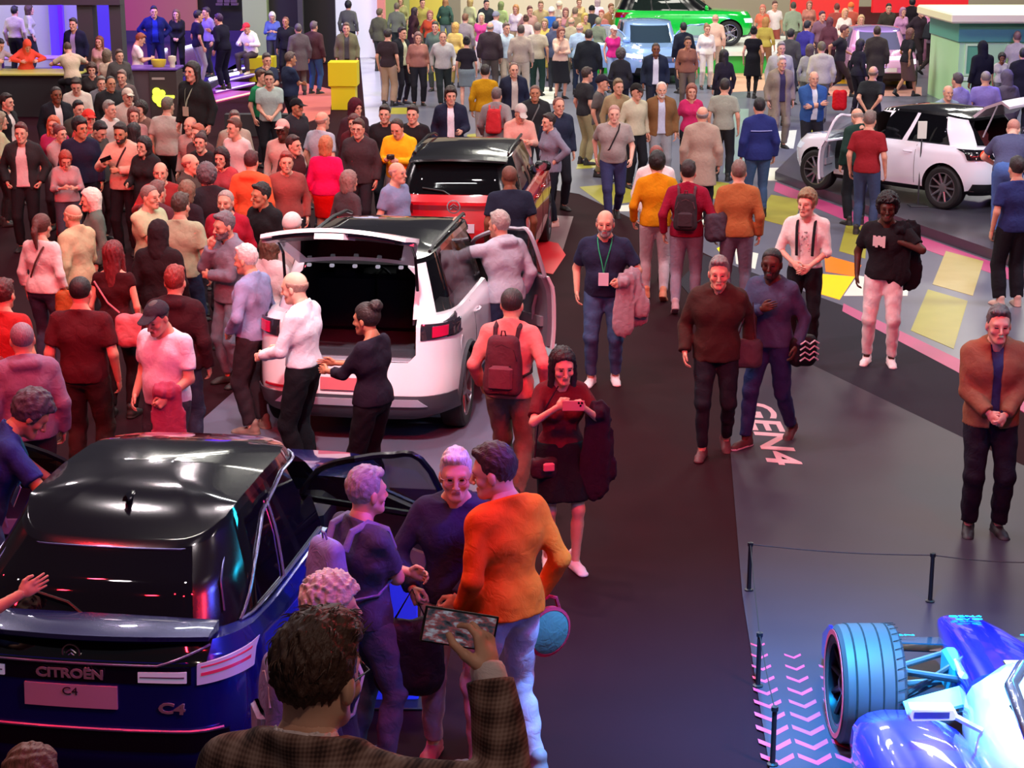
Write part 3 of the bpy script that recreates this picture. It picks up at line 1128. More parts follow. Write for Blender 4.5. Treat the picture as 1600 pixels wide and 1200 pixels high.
def person(label, head=None, at=None, h=1.75, face=0, pose='stand', build='m', skin='l', hair=('short', '#2c211b'), top=('tee', '#888888'), inner=None,
           bottom=('jeans', '#2b3550'), shoes='#22201f', sole=None, beard=False, res=None, z0=0.0, glasses=None, openf=1.0, group=None, topmat=None, cap=None, foot=None):
    """a standing (or seated) figure. head: where the crown of the head shows in the photograph; at: plan position instead.
    face: 0 looks away from the camera side, 180 towards it, 90 to the +x side, -90 to the -x side"""
    pk = pose if isinstance(pose, str) else repr(sorted(pose.items()))
    S = cached(('sk', build, pk), lambda: Skel(build, pose))
    k = h / 1.75
    Rf = rotz(-face)
    off = Rf @ (S.top_local * k)
    if foot is not None:
        g = G(foot[0], foot[1], z0)
        x, y = g.x, g.y
    elif head is not None:
        g = G(head[0], head[1], z0 + float(off[2]))
        x, y = g.x - off[0], g.y - off[1]
    else:
        x, y = at
    x, y = float(x), float(y)
    if foot is None:
        for _ in range(10):
            mv = False
            for ox, oy, oz in SPOTS:
                dx, dy = x - ox, y - oy
                dd = math.hypot(dx, dy) + 1e-6
                if dd < .47 and abs(oz - z0) < .5:
                    x += dx / dd * (.475 - dd)
                    y += dy / dd * (.475 - dd)
                    mv = True
            if not mv:
                break
    SPOTS.append((x, y, z0))
    dist = math.hypot(x, y)
    if res is None:
        res = .012 if dist < 13 else (.0155 if dist < 20 else (.021 if dist < 30 else .026))
    seed = 0.0
    bm_ = cached(('b', build, pk, beard, res), lambda: arr_mesh('body', *body_geo(build, pose, beard, res)))
    hc = lin(hair[1]) if hair else lin('#5a4030')
    body = link('person', bm_, None, [skin_mat(SKIN.get(skin, skin)), hair_mat(hair[1] if hair else '#6a5040'), mat('#a5655a' if skin not in 'bd' else '#5a332c', .5), mat('#14100f', .2)])
    body.location = (float(x), float(y), z0)
    body.rotation_euler = (0, 0, R(-face))
    body.scale = (k, k, k)
    thing(body, label, 'person', group)
    Hm = mtx_from(S.H * HS, S.head)
    if hair and hair[0] != 'bald':
        hr = .007 if res < .013 else (.009 if res < .018 else .013)
        nm = {'cap': 'cap', 'flatcap': 'flat_cap', 'beanie': 'beanie', 'hood': 'hood', 'scarf': 'head_scarf'}.get(hair[0], 'hair')
        link(nm, hair_mesh(hair[0], hr), body, [hair_mat(hair[1]) if nm == 'hair' else cloth(hair[1])], mtx=Hm)
        if cap:
            link('cap' if cap[0] == 'cap' else 'flat_cap', hair_mesh(cap[0], hr), body, [cloth(cap[1])], mtx=Hm)
    if top:
        kind, c = top[0], top[1]
        op = openf if (kind in OPENABLE and inner) else 0
        me = cached(('t', build, pk, kind, op, res), lambda: arr_mesh(kind, *top_geo(build, pose, kind, op, res, seed)))
        nm = {'tee': 'tee_shirt', 'polo': 'polo_shirt', 'tank': 'tank_top', 'crop': 'short_top', 'rolled': 'shirt', 'longdress': 'dress', 'tucked': 'shirt', 'tuckedtee': 'tee_shirt'}.get(kind, kind)
        link(nm, me, body, [topmat or cloth(c)])
        if inner:
            ik_, ic = inner
            me = cached(('t', build, pk, ik_, 0, res), lambda: arr_mesh(ik_, *top_geo(build, pose, ik_, 0, res, seed)))
            link('shirt' if ik_ in ('shirt', 'polo', 'tucked', 'cuffshirt') else 'tee_shirt', me, body, [cloth(ic)])
    if bottom:
        me = cached(('l', build, pk, bottom[0], res), lambda: arr_mesh(bottom[0], *bottom_geo(build, pose, bottom[0], res, seed)))
        link({'skirt': 'skirt', 'midi': 'skirt', 'shorts': 'shorts', 'tights': 'tights', 'jeans': 'jeans'}.get(bottom[0], 'trousers'), me, body, [cloth(bottom[1])])
    sr = .008 if res < .013 else (.011 if res < .02 else .015)
    for sd in (1, -1):
        M3 = rotz(-S.toe[sd][0]) @ rotx(S.toe[sd][1])
        link('shoe', shoe_mesh('shoe', sr), body, [mat(shoes, .6), mat(sole or shoes, .7)], mtx=mtx_from(M3, S.an[sd]))
    if glasses:
        gm = cached(('glasses',), lambda: glasses_mesh())
        link('glasses', gm, body, [mat(glasses, .3)], mtx=Hm)
    body['_k'] = 0
    del body['_k']
    PEOPLE.append((body, S, k))
    return body, S


def glasses_mesh():
    mb = MB()
    for s in (-1, 1):
        pts = []
        for i in range(13):
            a = 2 * math.pi * i / 12
            pts.append((s * .031 + .024 * math.cos(a), .094 + .006 * abs(math.cos(a)) * 0, -.004 + .018 * math.sin(a)))
        mb.tube(pts, .0018, 5)
        mb.tube([(s * .055, .094, .002), (s * .074, .075, .004), (s * .082, .0, .002), (s * .080, -.02, -.012)], .0018, 5)
    mb.tube([(-.008, .094, .0), (.008, .094, .0)], .0018, 5)
    return mb.mesh('glasses')


def W(body_S, pt):
    """own-frame point of a figure -> world"""
    body, S = body_S[0], body_S[1]
    return body.matrix_basis @ Vector([float(v) for v in pt])


def phone(label, loc, u, n, color='#15161a', size=(.075, .155), screen=None):
    """a handset: u = long side, n = direction its screen looks to"""
    mb = MB()
    a, b = size[0] / 2, size[1] / 2
    mb.box(-a, -b, -.0045, a, b, .0045, 0, .003)
    u = Vector(u).normalized()
    n = Vector(n).normalized()
    n = (n - u * n.dot(u)).normalized()
    x = u.cross(n)
    M = Matrix((x, u, n)).transposed().to_4x4()
    M.translation = Vector(loc)
    o = mb.build('mobile_phone', mat(color, .3), mtx=M)
    thing(o, label, 'phone')
    m2 = MB()
    m2.box(-a + .004, -b + .005, .0046, a - .004, b - .005, .0054)
    m2.build('screen', screen or mat('#303848', .12, emit=.25), o)
    m3 = MB()
    for (cx, cy) in ((a - .016, b - .018), (a - .016, b - .040), (a - .036, b - .028)):
        m3.lathe([(0, -.0075), (.008, -.0075), (.008, -.004)], 'z', 10, (cx, cy, 0))
    m3.build('camera_lens', mat('#08080a', .1), o)
    return o


def backpack(label, bs, color, trim, k=1.0, big=1.0, straps=True, cat='backpack', pocket=None):
    """a rucksack worn on a figure's back"""
    body, S = bs[:2]
    w, hgt, d = .135 * big, .21 * big, .075 * big

    def f(P):
        t = np.clip((P[:, 2] + hgt) / (2 * hgt), 0, 1)
        e = np.stack([np.abs(P[:, 0]) - w * (1 - .22 * t * t), np.abs(P[:, 1] + .012 * (1 - t)) - d * (1.05 - .45 * t * t), np.abs(P[:, 2]) - hgt], 1) + .055
        q = np.linalg.norm(np.maximum(e, 0), axis=1) + np.minimum(e.max(1), 0) - .055
        return q + folds(P * .8, .003)
    me = cached(('bp', big), lambda: arr_mesh('backpack', *snets(f, (-.16 * big, -.16 * big, -.26 * big), (.16 * big, .09 * big, .26 * big), .012)))
    T = S.T
    c = T(A(0, -(S.b['ch'] + .095 + .02 * (big - 1)), 1.215 - .2 * (big - 1)))
    M = body.matrix_basis @ mtx_from(S.M, c)
    o = link('backpack', me, None, [cloth(color)], mtx=M)
    thing(o, label, cat)
    if straps:
        mb = MB()
        for s in (-1, 1):
            x = s * .085
            yb, yf = -(S.b['ch'] + .04), S.b['ch'] + .010
            pts = [(x, yb, 1.36), (x * 1.1, yb * .75, 1.46), (x * 1.15, -.02, 1.492), (x * 1.2, yf * .72, 1.43), (x * 1.25, yf, 1.32), (x * 1.7, yf * .6, 1.16), (x * 2.0, -.02, 1.10), (x * 1.5, yb, 1.09)]
            loc = [M.inverted() @ body.matrix_basis @ Vector([float(v) for v in T(A(*p))]) for p in pts]
            mb.tube(loc, .020, 8, flat=.45)
        mb.build('strap', cloth(trim), o, smooth=True)
        m2 = MB()
        m2.tube([(-w * .80, -d * .78, hgt * .2), (-w * .62, -d * .72, hgt * .55), (0, -d * .70, hgt * .72), (w * .62, -d * .72, hgt * .55), (w * .80, -d * .78, hgt * .2)], .006, 6)
        m2.tube([(-.02, -.01, hgt - .01), (-.012, -.02, hgt + .035), (.012, -.02, hgt + .035), (.02, -.01, hgt - .01)], .006, 6)
        m2.build('zip_and_loop', cloth(trim), o)
    if pocket:
        m3 = MB()
        m3.box(-.085 * big, -.105 * big, -.17 * big, .085 * big, -.06 * big, .01, 0, .025)
        m3.build('front_pocket', cloth(pocket), o, smooth=True)
    return o


def soft_bag(name, label, loc, size, color, rz=0.0, strap=None, cat='bag', rough=.6):
    """a slouching bag hanging from straps; loc = top centre of its body"""
    w, d, hh = size

    def f(P):
        q = rc(P, A(-w * .22, 0, -hh * .25), A(-w * .2, 0, -hh * .72), w * .27, w * .30, A(0, 1, 0), w * .55 / d)
        q = smin(q, rc(P, A(w * .22, 0, -hh * .25), A(w * .2, 0, -hh * .72), w * .27, w * .30, A(0, 1, 0), w * .55 / d), w * .2)
        q = smax(q, -(P[:, 2] + hh), .012)
        return smax(q, P[:, 2], .012) + folds(P * 1.6, .003, w)
    V, F = snets(f, (-w * .56, -d, -hh * 1.02), (w * .56, d, .02), max(.011, w / 26))
    o = link(name, arr_mesh(name, V, F), None, [cloth(color, rough=rough)])
    o.location = loc
    o.rotation_euler = (0, 0, rz)
    thing(o, label, cat)
    if strap:
        mb = MB()
        L = o.matrix_basis.inverted()
        mb.tube([L @ Vector(p) for p in strap], .009, 6, flat=.5)
        mb.build('strap', cloth(color), o, smooth=True)
    return o


def cross_strap(bs, side, color, parent=None):
    """shoulder strap across the chest, from one shoulder to the other hip; part of the clothing"""
    body, S = bs[:2]
    T = S.T
    pts = []
    ch = S.b['ch'] + .022
    bl = max(S.b['belly'] * .9 + .05, S.b['wa']) + .018
    for x, y, z in ((-.10, -.06, 1.475), (-.085, .03, 1.475), (-.06, ch * .80, 1.40), (-.0, ch + .008 + S.b['bust'] * .6, 1.28), (.07, bl, 1.13), (.15, .045, 1.02), (.165, -.03, 1.0), (.08, -bl, 1.12), (-.0, -ch - .012, 1.27), (-.07, -ch * .85 - .015, 1.40), (-.10, -.06, 1.475)):
        pts.append([float(v) for v in T(A(side * x, y, z))])
    mb = MB()
    mb.tube(pts, .012, 6, flat=.4)
    return mb.build('shoulder_strap', cloth(color), body, smooth=True)


def lanyard(bs, color, badge='#dcd0dc', low=1.10):
    body, S = bs[:2]
    T = S.T
    ch = S.b['ch'] + .022
    bl = max(S.b['belly'] * .95 + .055, S.b['wa']) + .022
    mb = MB()
    for s in (-1, 1):
        pts = [(0, -.075, 1.50), (s * .065, -.04, 1.505), (s * .075, .035, 1.475), (s * .055, ch * .8, 1.38), (s * .02, max(ch, bl * .95), 1.26), (0, bl + .004, low + .055)]
        mb.tube([[float(v) for v in T(A(*p))] for p in pts], .009, 6, flat=.4)
    o = mb.build('lanyard', cloth(color), body, smooth=True)
    m2 = MB()
    m2.box(-.05, 0, -.065, .05, .006, .065, 0, .002)
    m2.build('badge', mat(badge, .3), o, mtx=mtx_from(S.M, T(A(0, bl + .006, low))))
    return o
# ================================================================ cars: nested plan outlines, lofted and cut
def lerp_t(xs, ys, x):
    return float(np.interp(x, xs, ys))


class Lv:
    """one level of a shell: heights at rear / rear axle / middle / front axle / front, half width, ends, corner sizes, end bow"""

    def __init__(s, z, w, xr, xf, rr=(.38, .34), rf=(.5, .42), br=.07, bf=.12, sb=.03):
        s.z = list(z) if isinstance(z, (list, tuple)) else [z] * 5
        s.w, s.xr, s.xf, s.rr, s.rf, s.br, s.bf, s.sb = w, xr, xf, rr, rf, br, bf, sb

    def mix(a, b, t):
        m = lambda p, q: p + (q - p) * t
        return Lv([m(p, q) for p, q in zip(a.z, b.z)], m(a.w, b.w), m(a.xr, b.xr), m(a.xf, b.xf), (m(a.rr[0], b.rr[0]), m(a.rr[1], b.rr[1])), (m(a.rf[0], b.rf[0]), m(a.rf[1], b.rf[1])), m(a.br, b.br), m(a.bf, b.bf), m(a.sb, b.sb))

    def zat(s, x):
        L = s.xf - s.xr
        return float(np.interp(x, [s.xr, s.xr + .2 * L, s.xr + .5 * L, s.xr + .8 * L, s.xf], s.z))

    def rear_x(s, y):
        y = min(abs(y), s.w)
        x = s.xr + s.br * (y / s.w) ** 2
        y0 = s.w - s.rr[1]
        if y > y0:
            x += s.rr[0] * (1 - math.sqrt(max(0, 1 - ((y - y0) / s.rr[1]) ** 2)))
        return x

    def front_x(s, y):
        y = min(abs(y), s.w)
        x = s.xf - s.bf * (y / s.w) ** 2
        y0 = s.w - s.rf[1]
        if y > y0:
            x -= s.rf[0] * (1 - math.sqrt(max(0, 1 - ((y - y0) / s.rf[1]) ** 2)))
        return x

    def side_y(s, x):
        xm, hl = (s.xr + s.xf) / 2, (s.xf - s.xr) / 2
        y = s.w * (1 - s.sb * ((x - xm) / hl) ** 2)
        a = s.xr + s.br + s.rr[0]
        b = s.xf - s.bf - s.rf[0]
        if x < a:
            q = min(1, (a - x) / s.rr[0])
            y -= s.rr[1] * (1 - math.sqrt(max(0, 1 - q * q)))
        if x > b:
            q = min(1, (x - b) / s.rf[0])
            y -= s.rf[1] * (1 - math.sqrt(max(0, 1 - q * q)))
        return y

    def half(s, ne=7, nc=9, ns=34):
        """left half outline from rear centre to front centre; (x, y, tag)"""
        out = []
        yr, yf = s.w - s.rr[1], s.w - s.rf[1]
        for i in range(ne):
            y = yr * i / (ne)
            out.append((s.rear_x(y), y, ('rear', i / ne)))
        for i in range(nc):
            a = math.pi / 2 * i / nc
            y = yr + s.rr[1] * math.sin(a)
            out.append((s.xr + s.br * (y / s.w) ** 2 + s.rr[0] * (1 - math.cos(a)), y * (1 - s.sb * math.sin(a)), ('rc', i / nc)))
        xa, xb = s.xr + s.br + s.rr[0], s.xf - s.bf - s.rf[0]
        xm, hl = (s.xr + s.xf) / 2, (s.xf - s.xr) / 2
        for i in range(ns):
            x = xa + (xb - xa) * i / ns
            out.append((x, s.w * (1 - s.sb * ((x - xm) / hl) ** 2), ('side', i / ns)))
        for i in range(nc):
            a = math.pi / 2 * (1 - i / nc)
            y = yf + s.rf[1] * math.sin(a)
            out.append((s.xf - s.bf * (y / s.w) ** 2 - s.rf[0] * (1 - math.cos(a)), y * (1 - s.sb * math.sin(a)), ('fc', i / nc)))
        for i in range(ne + 1):
            y = yf * (1 - i / ne)
            out.append((s.front_x(y), y, ('front', i / ne)))
        return out

    def ring(s, k=1.0, dz=0.0):
        h = s.half()
        xc = (s.xr + s.xf) / 2
        pts, tags = [], []
        for x, y, t in h:
            X = xc + (x - xc) * k
            pts.append((X, y * k, s.zat(X) + dz))
            tags.append((t, 1))
        for x, y, t in h[-2:0:-1]:
            X = xc + (x - xc) * k
            pts.append((X, -y * k, s.zat(X) + dz))
            tags.append((t, -1))
        return pts, tags


class Shell:
    def __init__(s, levels, crown=.05, sub=2, capk=(.985, .95, .85, .65, .4, .12)):
        s.L = levels
        s.crown = crown
        s.rings, s.lev = [], []
        n = (len(levels) - 1) * sub
        # smooth the level table with a Catmull-Rom pass
        for i in range(n + 1):
            f = i / sub
            a = min(int(f), len(levels) - 2)
            t = f - a
            s.rings.append(s.at(f))
            s.lev.append(f)
        s.cap = [(k, crown * (1 - k * k)) for k in capk]

    def at(s, f):
        L = s.L
        a = min(int(f), len(L) - 2)
        t = f - a
        p0, p1, p2, p3 = L[max(a - 1, 0)], L[a], L[a + 1], L[min(a + 2, len(L) - 1)]
        # linear blend softened towards the neighbours
        m = Lv.mix(p1, p2, t)
        w = t * (1 - t) * .25
        q = Lv.mix(p0, p3, .5)
        for at_ in ('w', 'xr', 'xf'):
            setattr(m, at_, getattr(m, at_) + (getattr(m, at_) - getattr(q, at_)) * w)
        return m

    def level_for_z(s, z, x=0.0):
        zs = [l.zat(min(max(x, l.xr), l.xf)) for l in s.rings]
        return float(np.interp(z, zs, s.lev))

    def rear(s, y, z, off=0.0):
        l = s.at(s.level_for_z(z, -9))
        return Vector((l.rear_x(y) - off, y, z))

    def front(s, y, z, off=0.0):
        l = s.at(s.level_for_z(z, 9))
        return Vector((l.front_x(y) + off, y, z))

    def side(s, x, z, off=0.0, sd=1):
        l = s.at(s.level_for_z(z, x))
        return Vector((x, sd * (l.side_y(x) + off), z))

    def top(s, x, y, off=0.0):
        """point on the cap over plan position"""
        l = s.rings[-1]
        xc, hl = (l.xr + l.xf) / 2, (l.xf - l.xr) / 2
        k = max(abs(x - xc) / hl, abs(y) / l.w)
        k = min(k, 1)
        return Vector((x, y, l.zat(x) + s.crown * (1 - k * k) + off))

    def mesh(s, name, matfn=None):
        V, F, M = [], [], []
        rings = [r.ring() for r in s.rings]
        lv = list(s.lev)
        for k, dz in s.cap:
            rings.append(s.rings[-1].ring(k, dz))
            lv.append(99)
        n = len(rings[0][0])
        for r, _ in rings:
            V += r
        for i in range(len(rings) - 1):
            for j in range(n):
                q = (j + 1) % n
                F.append((i * n + j, i * n + q, (i + 1) * n + q, (i + 1) * n + j))
                tg = rings[i][1][j]
                M.append(matfn(tg[0][0], tg[0][1], tg[1], lv[i], V[i * n + j]) if matfn else 0)
        F.append(tuple(range(n - 1, -1, -1)))
        M.append(1)
        o = (len(rings) - 1) * n
        F.append(tuple(range(o, o + n)))
        M.append(matfn('top', 0, 1, 99, V[o]) if matfn else 0)
        me = bpy.data.meshes.new(name)
        me.from_pydata(V, [], F)
        me.polygons.foreach_set('material_index', np.asarray(M, np.int32))
        me.polygons.foreach_set('use_smooth', np.full(len(F), True, dtype=bool))
        bm = bmesh.new()
        bm.from_mesh(me)
        bmesh.ops.recalc_face_normals(bm, faces=bm.faces)
        bm.to_mesh(me)
        bm.free()
        return me


def cut(me, cutters):
    """mesh minus cutters (list of meshes)"""
    o = bpy.data.objects.new('shell', me)
    COL.objects.link(o)
    tmp = []
    for c in cutters:
        k = bpy.data.objects.new('cutter', c)
        COL.objects.link(k)
        tmp.append(k)
        md = o.modifiers.new('cut', 'BOOLEAN')
        md.operation = 'DIFFERENCE'
        md.solver = 'EXACT'
        md.object = k
        md.material_mode = 'INDEX'
    n = max(p.material_index for p in me.polygons) + 1
    for x in [o] + tmp:
        while len(x.data.materials) < max(n, 5):
            x.data.materials.append(None)
    dg = bpy.context.evaluated_depsgraph_get()
    out = bpy.data.meshes.new_from_object(o.evaluated_get(dg))
    for k in tmp + [o]:
        bpy.data.objects.remove(k)
    return out


def cyl_mesh(x, y0, y1, z, r, mi=2, n=40):
    mb = MB()
    mb.lathe([(0, y0), (r, y0), (r, y1), (0, y1)], 'y', n, (x, 0, z), mi)
    me = mb.mesh('arch')
    bm = bmesh.new()
    bm.from_mesh(me)
    bmesh.ops.remove_doubles(bm, verts=bm.verts, dist=1e-5)
    bmesh.ops.recalc_face_normals(bm, faces=bm.faces)
    bm.to_mesh(me)
    bm.free()
    return me


def box_mesh(x0, y0, z0, x1, y1, z1, mi=2, bev=0.0):
    mb = MB()
    mb.box(x0, y0, z0, x1, y1, z1, mi, bev)
    return mb.mesh('opening')


def prism_side(pts, y0, y1, mi=2):
    """prism over an outline in the x-z side view"""
    n = len(pts)
    mb = MB()
    V = [(x, y0, z) for x, z in pts] + [(x, y1, z) for x, z in pts]
    F = [tuple(range(n)), tuple(range(2 * n - 1, n - 1, -1))]
    for i in range(n):
        j = (i + 1) % n
        F.append((i, n + i, n + j, j))
    mb.add(V, F, mi)
    return mb.mesh('opening')


def patch(mb, fn, c, nu=8, nv=3, off=.006, thick=.012, m=0):
    """curved plate lying on a surface: c = four corners (a, b) in the surface's own two numbers"""
    (a0, b0), (a1, b1), (a2, b2), (a3, b3) = c
    V = []
    for o in (off, off - thick):
        for j in range(nv + 1):
            t = j / nv
            for i in range(nu + 1):
                s = i / nu
                a = (a0 * (1 - s) + a1 * s) * (1 - t) + (a3 * (1 - s) + a2 * s) * t
                b = (b0 * (1 - s) + b1 * s) * (1 - t) + (b3 * (1 - s) + b2 * s) * t
                V.append(fn(a, b, o))
    n = (nu + 1) * (nv + 1)
    F = []
    for j in range(nv):
        for i in range(nu):
            p = j * (nu + 1) + i
            F.append((p, p + 1, p + nu + 2, p + nu + 1))
            F.append((n + p, n + p + nu + 1, n + p + nu + 2, n + p + 1))
    rim = [i for i in range(nu + 1)] + [(j) * (nu + 1) + nu for j in range(1, nv + 1)] + [nv * (nu + 1) + i for i in range(nu - 1, -1, -1)] + [j * (nu + 1) for j in range(nv - 1, 0, -1)]
    for k in range(len(rim)):
        p, q = rim[k], rim[(k + 1) % len(rim)]
        F.append((q, p, n + p, n + q))
    mb.add(V, F, m)


def strip(mb, fn, pts, wid=.02, off=.008, n=4, m=0):
    """moulding along a polyline on a surface (as a flattened tube)"""
    P = []
    for i in range(len(pts) - 1):
        for k in range(n):
            t = k / n
            a = pts[i][0] * (1 - t) + pts[i + 1][0] * t
            b = pts[i][1] * (1 - t) + pts[i + 1][1] * t
            P.append(fn(a, b, off))
    P.append(fn(pts[-1][0], pts[-1][1], off))
    mb.tube(P, wid / 2, 6, m)


_wheels = {}


def wheel(car, x, sd, y, r, wid, style='five', rim_mat=None, yaw=0.0):
    """tyre, rim with spokes; sd = +1 left side"""
    k = (r, wid, style)
    if k not in _wheels:
        t = MB()
        a = r * .70
        t.lathe([(a, -wid / 2 + .01), (a + .02, -wid / 2), (r - .035, -wid / 2 + .002), (r - .008, -wid / 2 + .022), (r, -wid * .25), (r, wid * .25), (r - .008, wid / 2 - .022), (r - .035, wid / 2 - .002), (a + .02, wid / 2), (a, wid / 2 - .01)], 'y', 40, closed=True)
        m = MB()
        m.lathe([(a, -wid / 2 + .01), (a + .012, wid / 2 - .012), (a - .012, wid / 2 - .008), (a - .02, -wid / 2 + .02)], 'y', 40, closed=True)
        m.lathe([(0, wid * .12), (.07, wid * .12), (.075, wid * .36), (.03, wid * .42), (0, wid * .42)], 'y', 20)
        ns = {'five': 5, 'ten': 10, 'turbine': 8}[style]
        for i in range(ns):
            an = 2 * math.pi * i / ns
            for d in ((-.16, .16) if style == 'five' else (0,)):
                a0, a1 = an + d * .4, an + d + (.25 if style == 'turbine' else 0)
                p0 = (.06 * math.cos(a0), wid * .30, .06 * math.sin(a0))
                p1 = ((a - .01) * math.cos(a1), wid * .40, (a - .01) * math.sin(a1))
                m.tube([p0, p1], [.022, .018 if style != 'turbine' else .034], 6, flat=.8)
        dsc = MB()
        dsc.lathe([(0, -.02), (a * .72, -.02), (a * .72, .0), (0, .0)], 'y', 24)
        _wheels[k] = (t.mesh('tyre', True), m.mesh('rim', True), dsc.mesh('brake_disc'))
    t, m, d = _wheels[k]
    M = Matrix.Translation((x, y, r)) @ Matrix.Rotation((0 if sd > 0 else math.pi) + yaw, 4, 'Z')
    w = link('wheel', t, car, [mat('#141416', .75)], mtx=M)
    w.modifiers.new('edges', 'EDGE_SPLIT')
    q = link('rim', m, w, [rim_mat or mat('#8c8c92', .3, .8)])
    q.modifiers.new('edges', 'EDGE_SPLIT')
    link('brake_disc', d, w, [mat('#4a4a4c', .4, .7)])
    return w


def mirror(car, sh, gh, x, z, sd, col):
    mb = MB()
    p = gh.side(x, z + .02, .0, sd)
    c = p + Vector((.02, sd * .14, .04))
    rings = []
    for i, (dy, k) in enumerate(((-.11, .4), (-.09, .85), (-.03, 1), (.05, 1), (.095, .8), (.115, .35))):
        rings.append([(c.x + .055 * k * math.cos(a) * (1.2 if math.cos(a) > 0 else .9), c.y + sd * dy, c.z + .075 * k * math.sin(a)) for a in [2 * math.pi * j / 12 for j in range(12)]])
    mb.loft(rings)
    mb.tube([p - Vector((0, sd * .02, .01)), c + Vector((0, -sd * .07, -.02))], .025, 6)
    o = mb.build('door_mirror', col, car, smooth=True)
    g = MB()
    g.lathe([(0, 0), (.058, 0), (.058, .004), (0, .004)], 'x', 16, (c.x - .052, c.y, c.z))
    g.build('mirror_glass', mat('#b8c4cc', .05, .9), o)
    return o


def seat(car, x, y, z, m, back=18, sc_=1.0):
    """car seat: cushion, backrest, headrest"""
    def blk(l, w, h, ang):
        V, F = snets(lambda P: smax(rc(P, A(0, -w * .32, h * .1), A(0, w * .32, h * .1), h * .5, h * .5, A(1, 0, 0), h / l), np.abs(P[:, 1]) - w * .52, .02), (-l * .6, -w * .6, -h * .7), (l * .6, w * .6, h * .8), .022)
        return V, F
    Vc, Fc = cached(('seatc',), lambda: snets(lambda P: smin(rc(P, A(-.20, 0, 0), A(.20, 0, .03), .085, .075, A(0, 1, 0), .36), np.minimum(rc(P, A(-.2, .22, .03), A(.2, .21, .05), .05, .045), rc(P, A(-.2, -.22, .03), A(.2, -.21, .05), .05, .045)), .03), (-.32, -.30, -.12), (.32, .30, .14), .022))
    Vb, Fb = cached(('seatb',), lambda: snets(lambda P: smin(rc(P, A(0, 0, .06), A(0, 0, .56), .07, .055, A(0, 1, 0), .32), np.minimum(rc(P, A(.03, .21, .08), A(.02, .19, .5), .05, .045), rc(P, A(.03, -.21, .08), A(.02, -.19, .5), .05, .045)), .03), (-.12, -.30, -.06), (.14, .30, .66), .022))
    s = link('seat', cached(('seatcm',), lambda: arr_mesh('seat_cushion', Vc, Fc)), car, [m], loc=(x, y, z))
    M = Matrix.Translation((-.24, 0, .05)) @ Matrix.Rotation(-R(back), 4, 'Y')
    link('backrest', cached(('seatbm',), lambda: arr_mesh('backrest', Vb, Fb)), s, [m], mtx=M)
    hb = MB()
    hb.box(-.05, -.13, .66, .05, .13, .84, 0, .035)
    hb.tube([(0, -.06, .55), (0, -.06, .68)], .008, 6)
    hb.tube([(0, .06, .55), (0, .06, .68)], .008, 6)
    hb.build('headrest', m, s, smooth=True, mtx=M)
    return s


def steering(car, x, y, z, m):
    mb = MB()
    pts = [(0, .18 * math.cos(2 * math.pi * i / 24), .165 * math.sin(2 * math.pi * i / 24)) for i in range(25)]
    mb.tube(pts, .017, 8, cap=False)
    mb.box(-.02, -.07, -.06, .03, .07, .05, 0, .02)
    mb.tube([(0, -.17, .0), (0, -.06, 0)], .016, 6)
    mb.tube([(0, .17, .0), (0, .06, 0)], .016, 6)
    mb.tube([(0, 0, -.16), (0, 0, -.05)], .016, 6)
    mb.tube([(.02, 0, 0), (.28, 0, -.08)], .03, 8)
    return mb.build('steering_wheel', m, car, smooth=True, mtx=Matrix.Translation((x, y, z)) @ Matrix.Rotation(R(-22), 4, 'Y'))


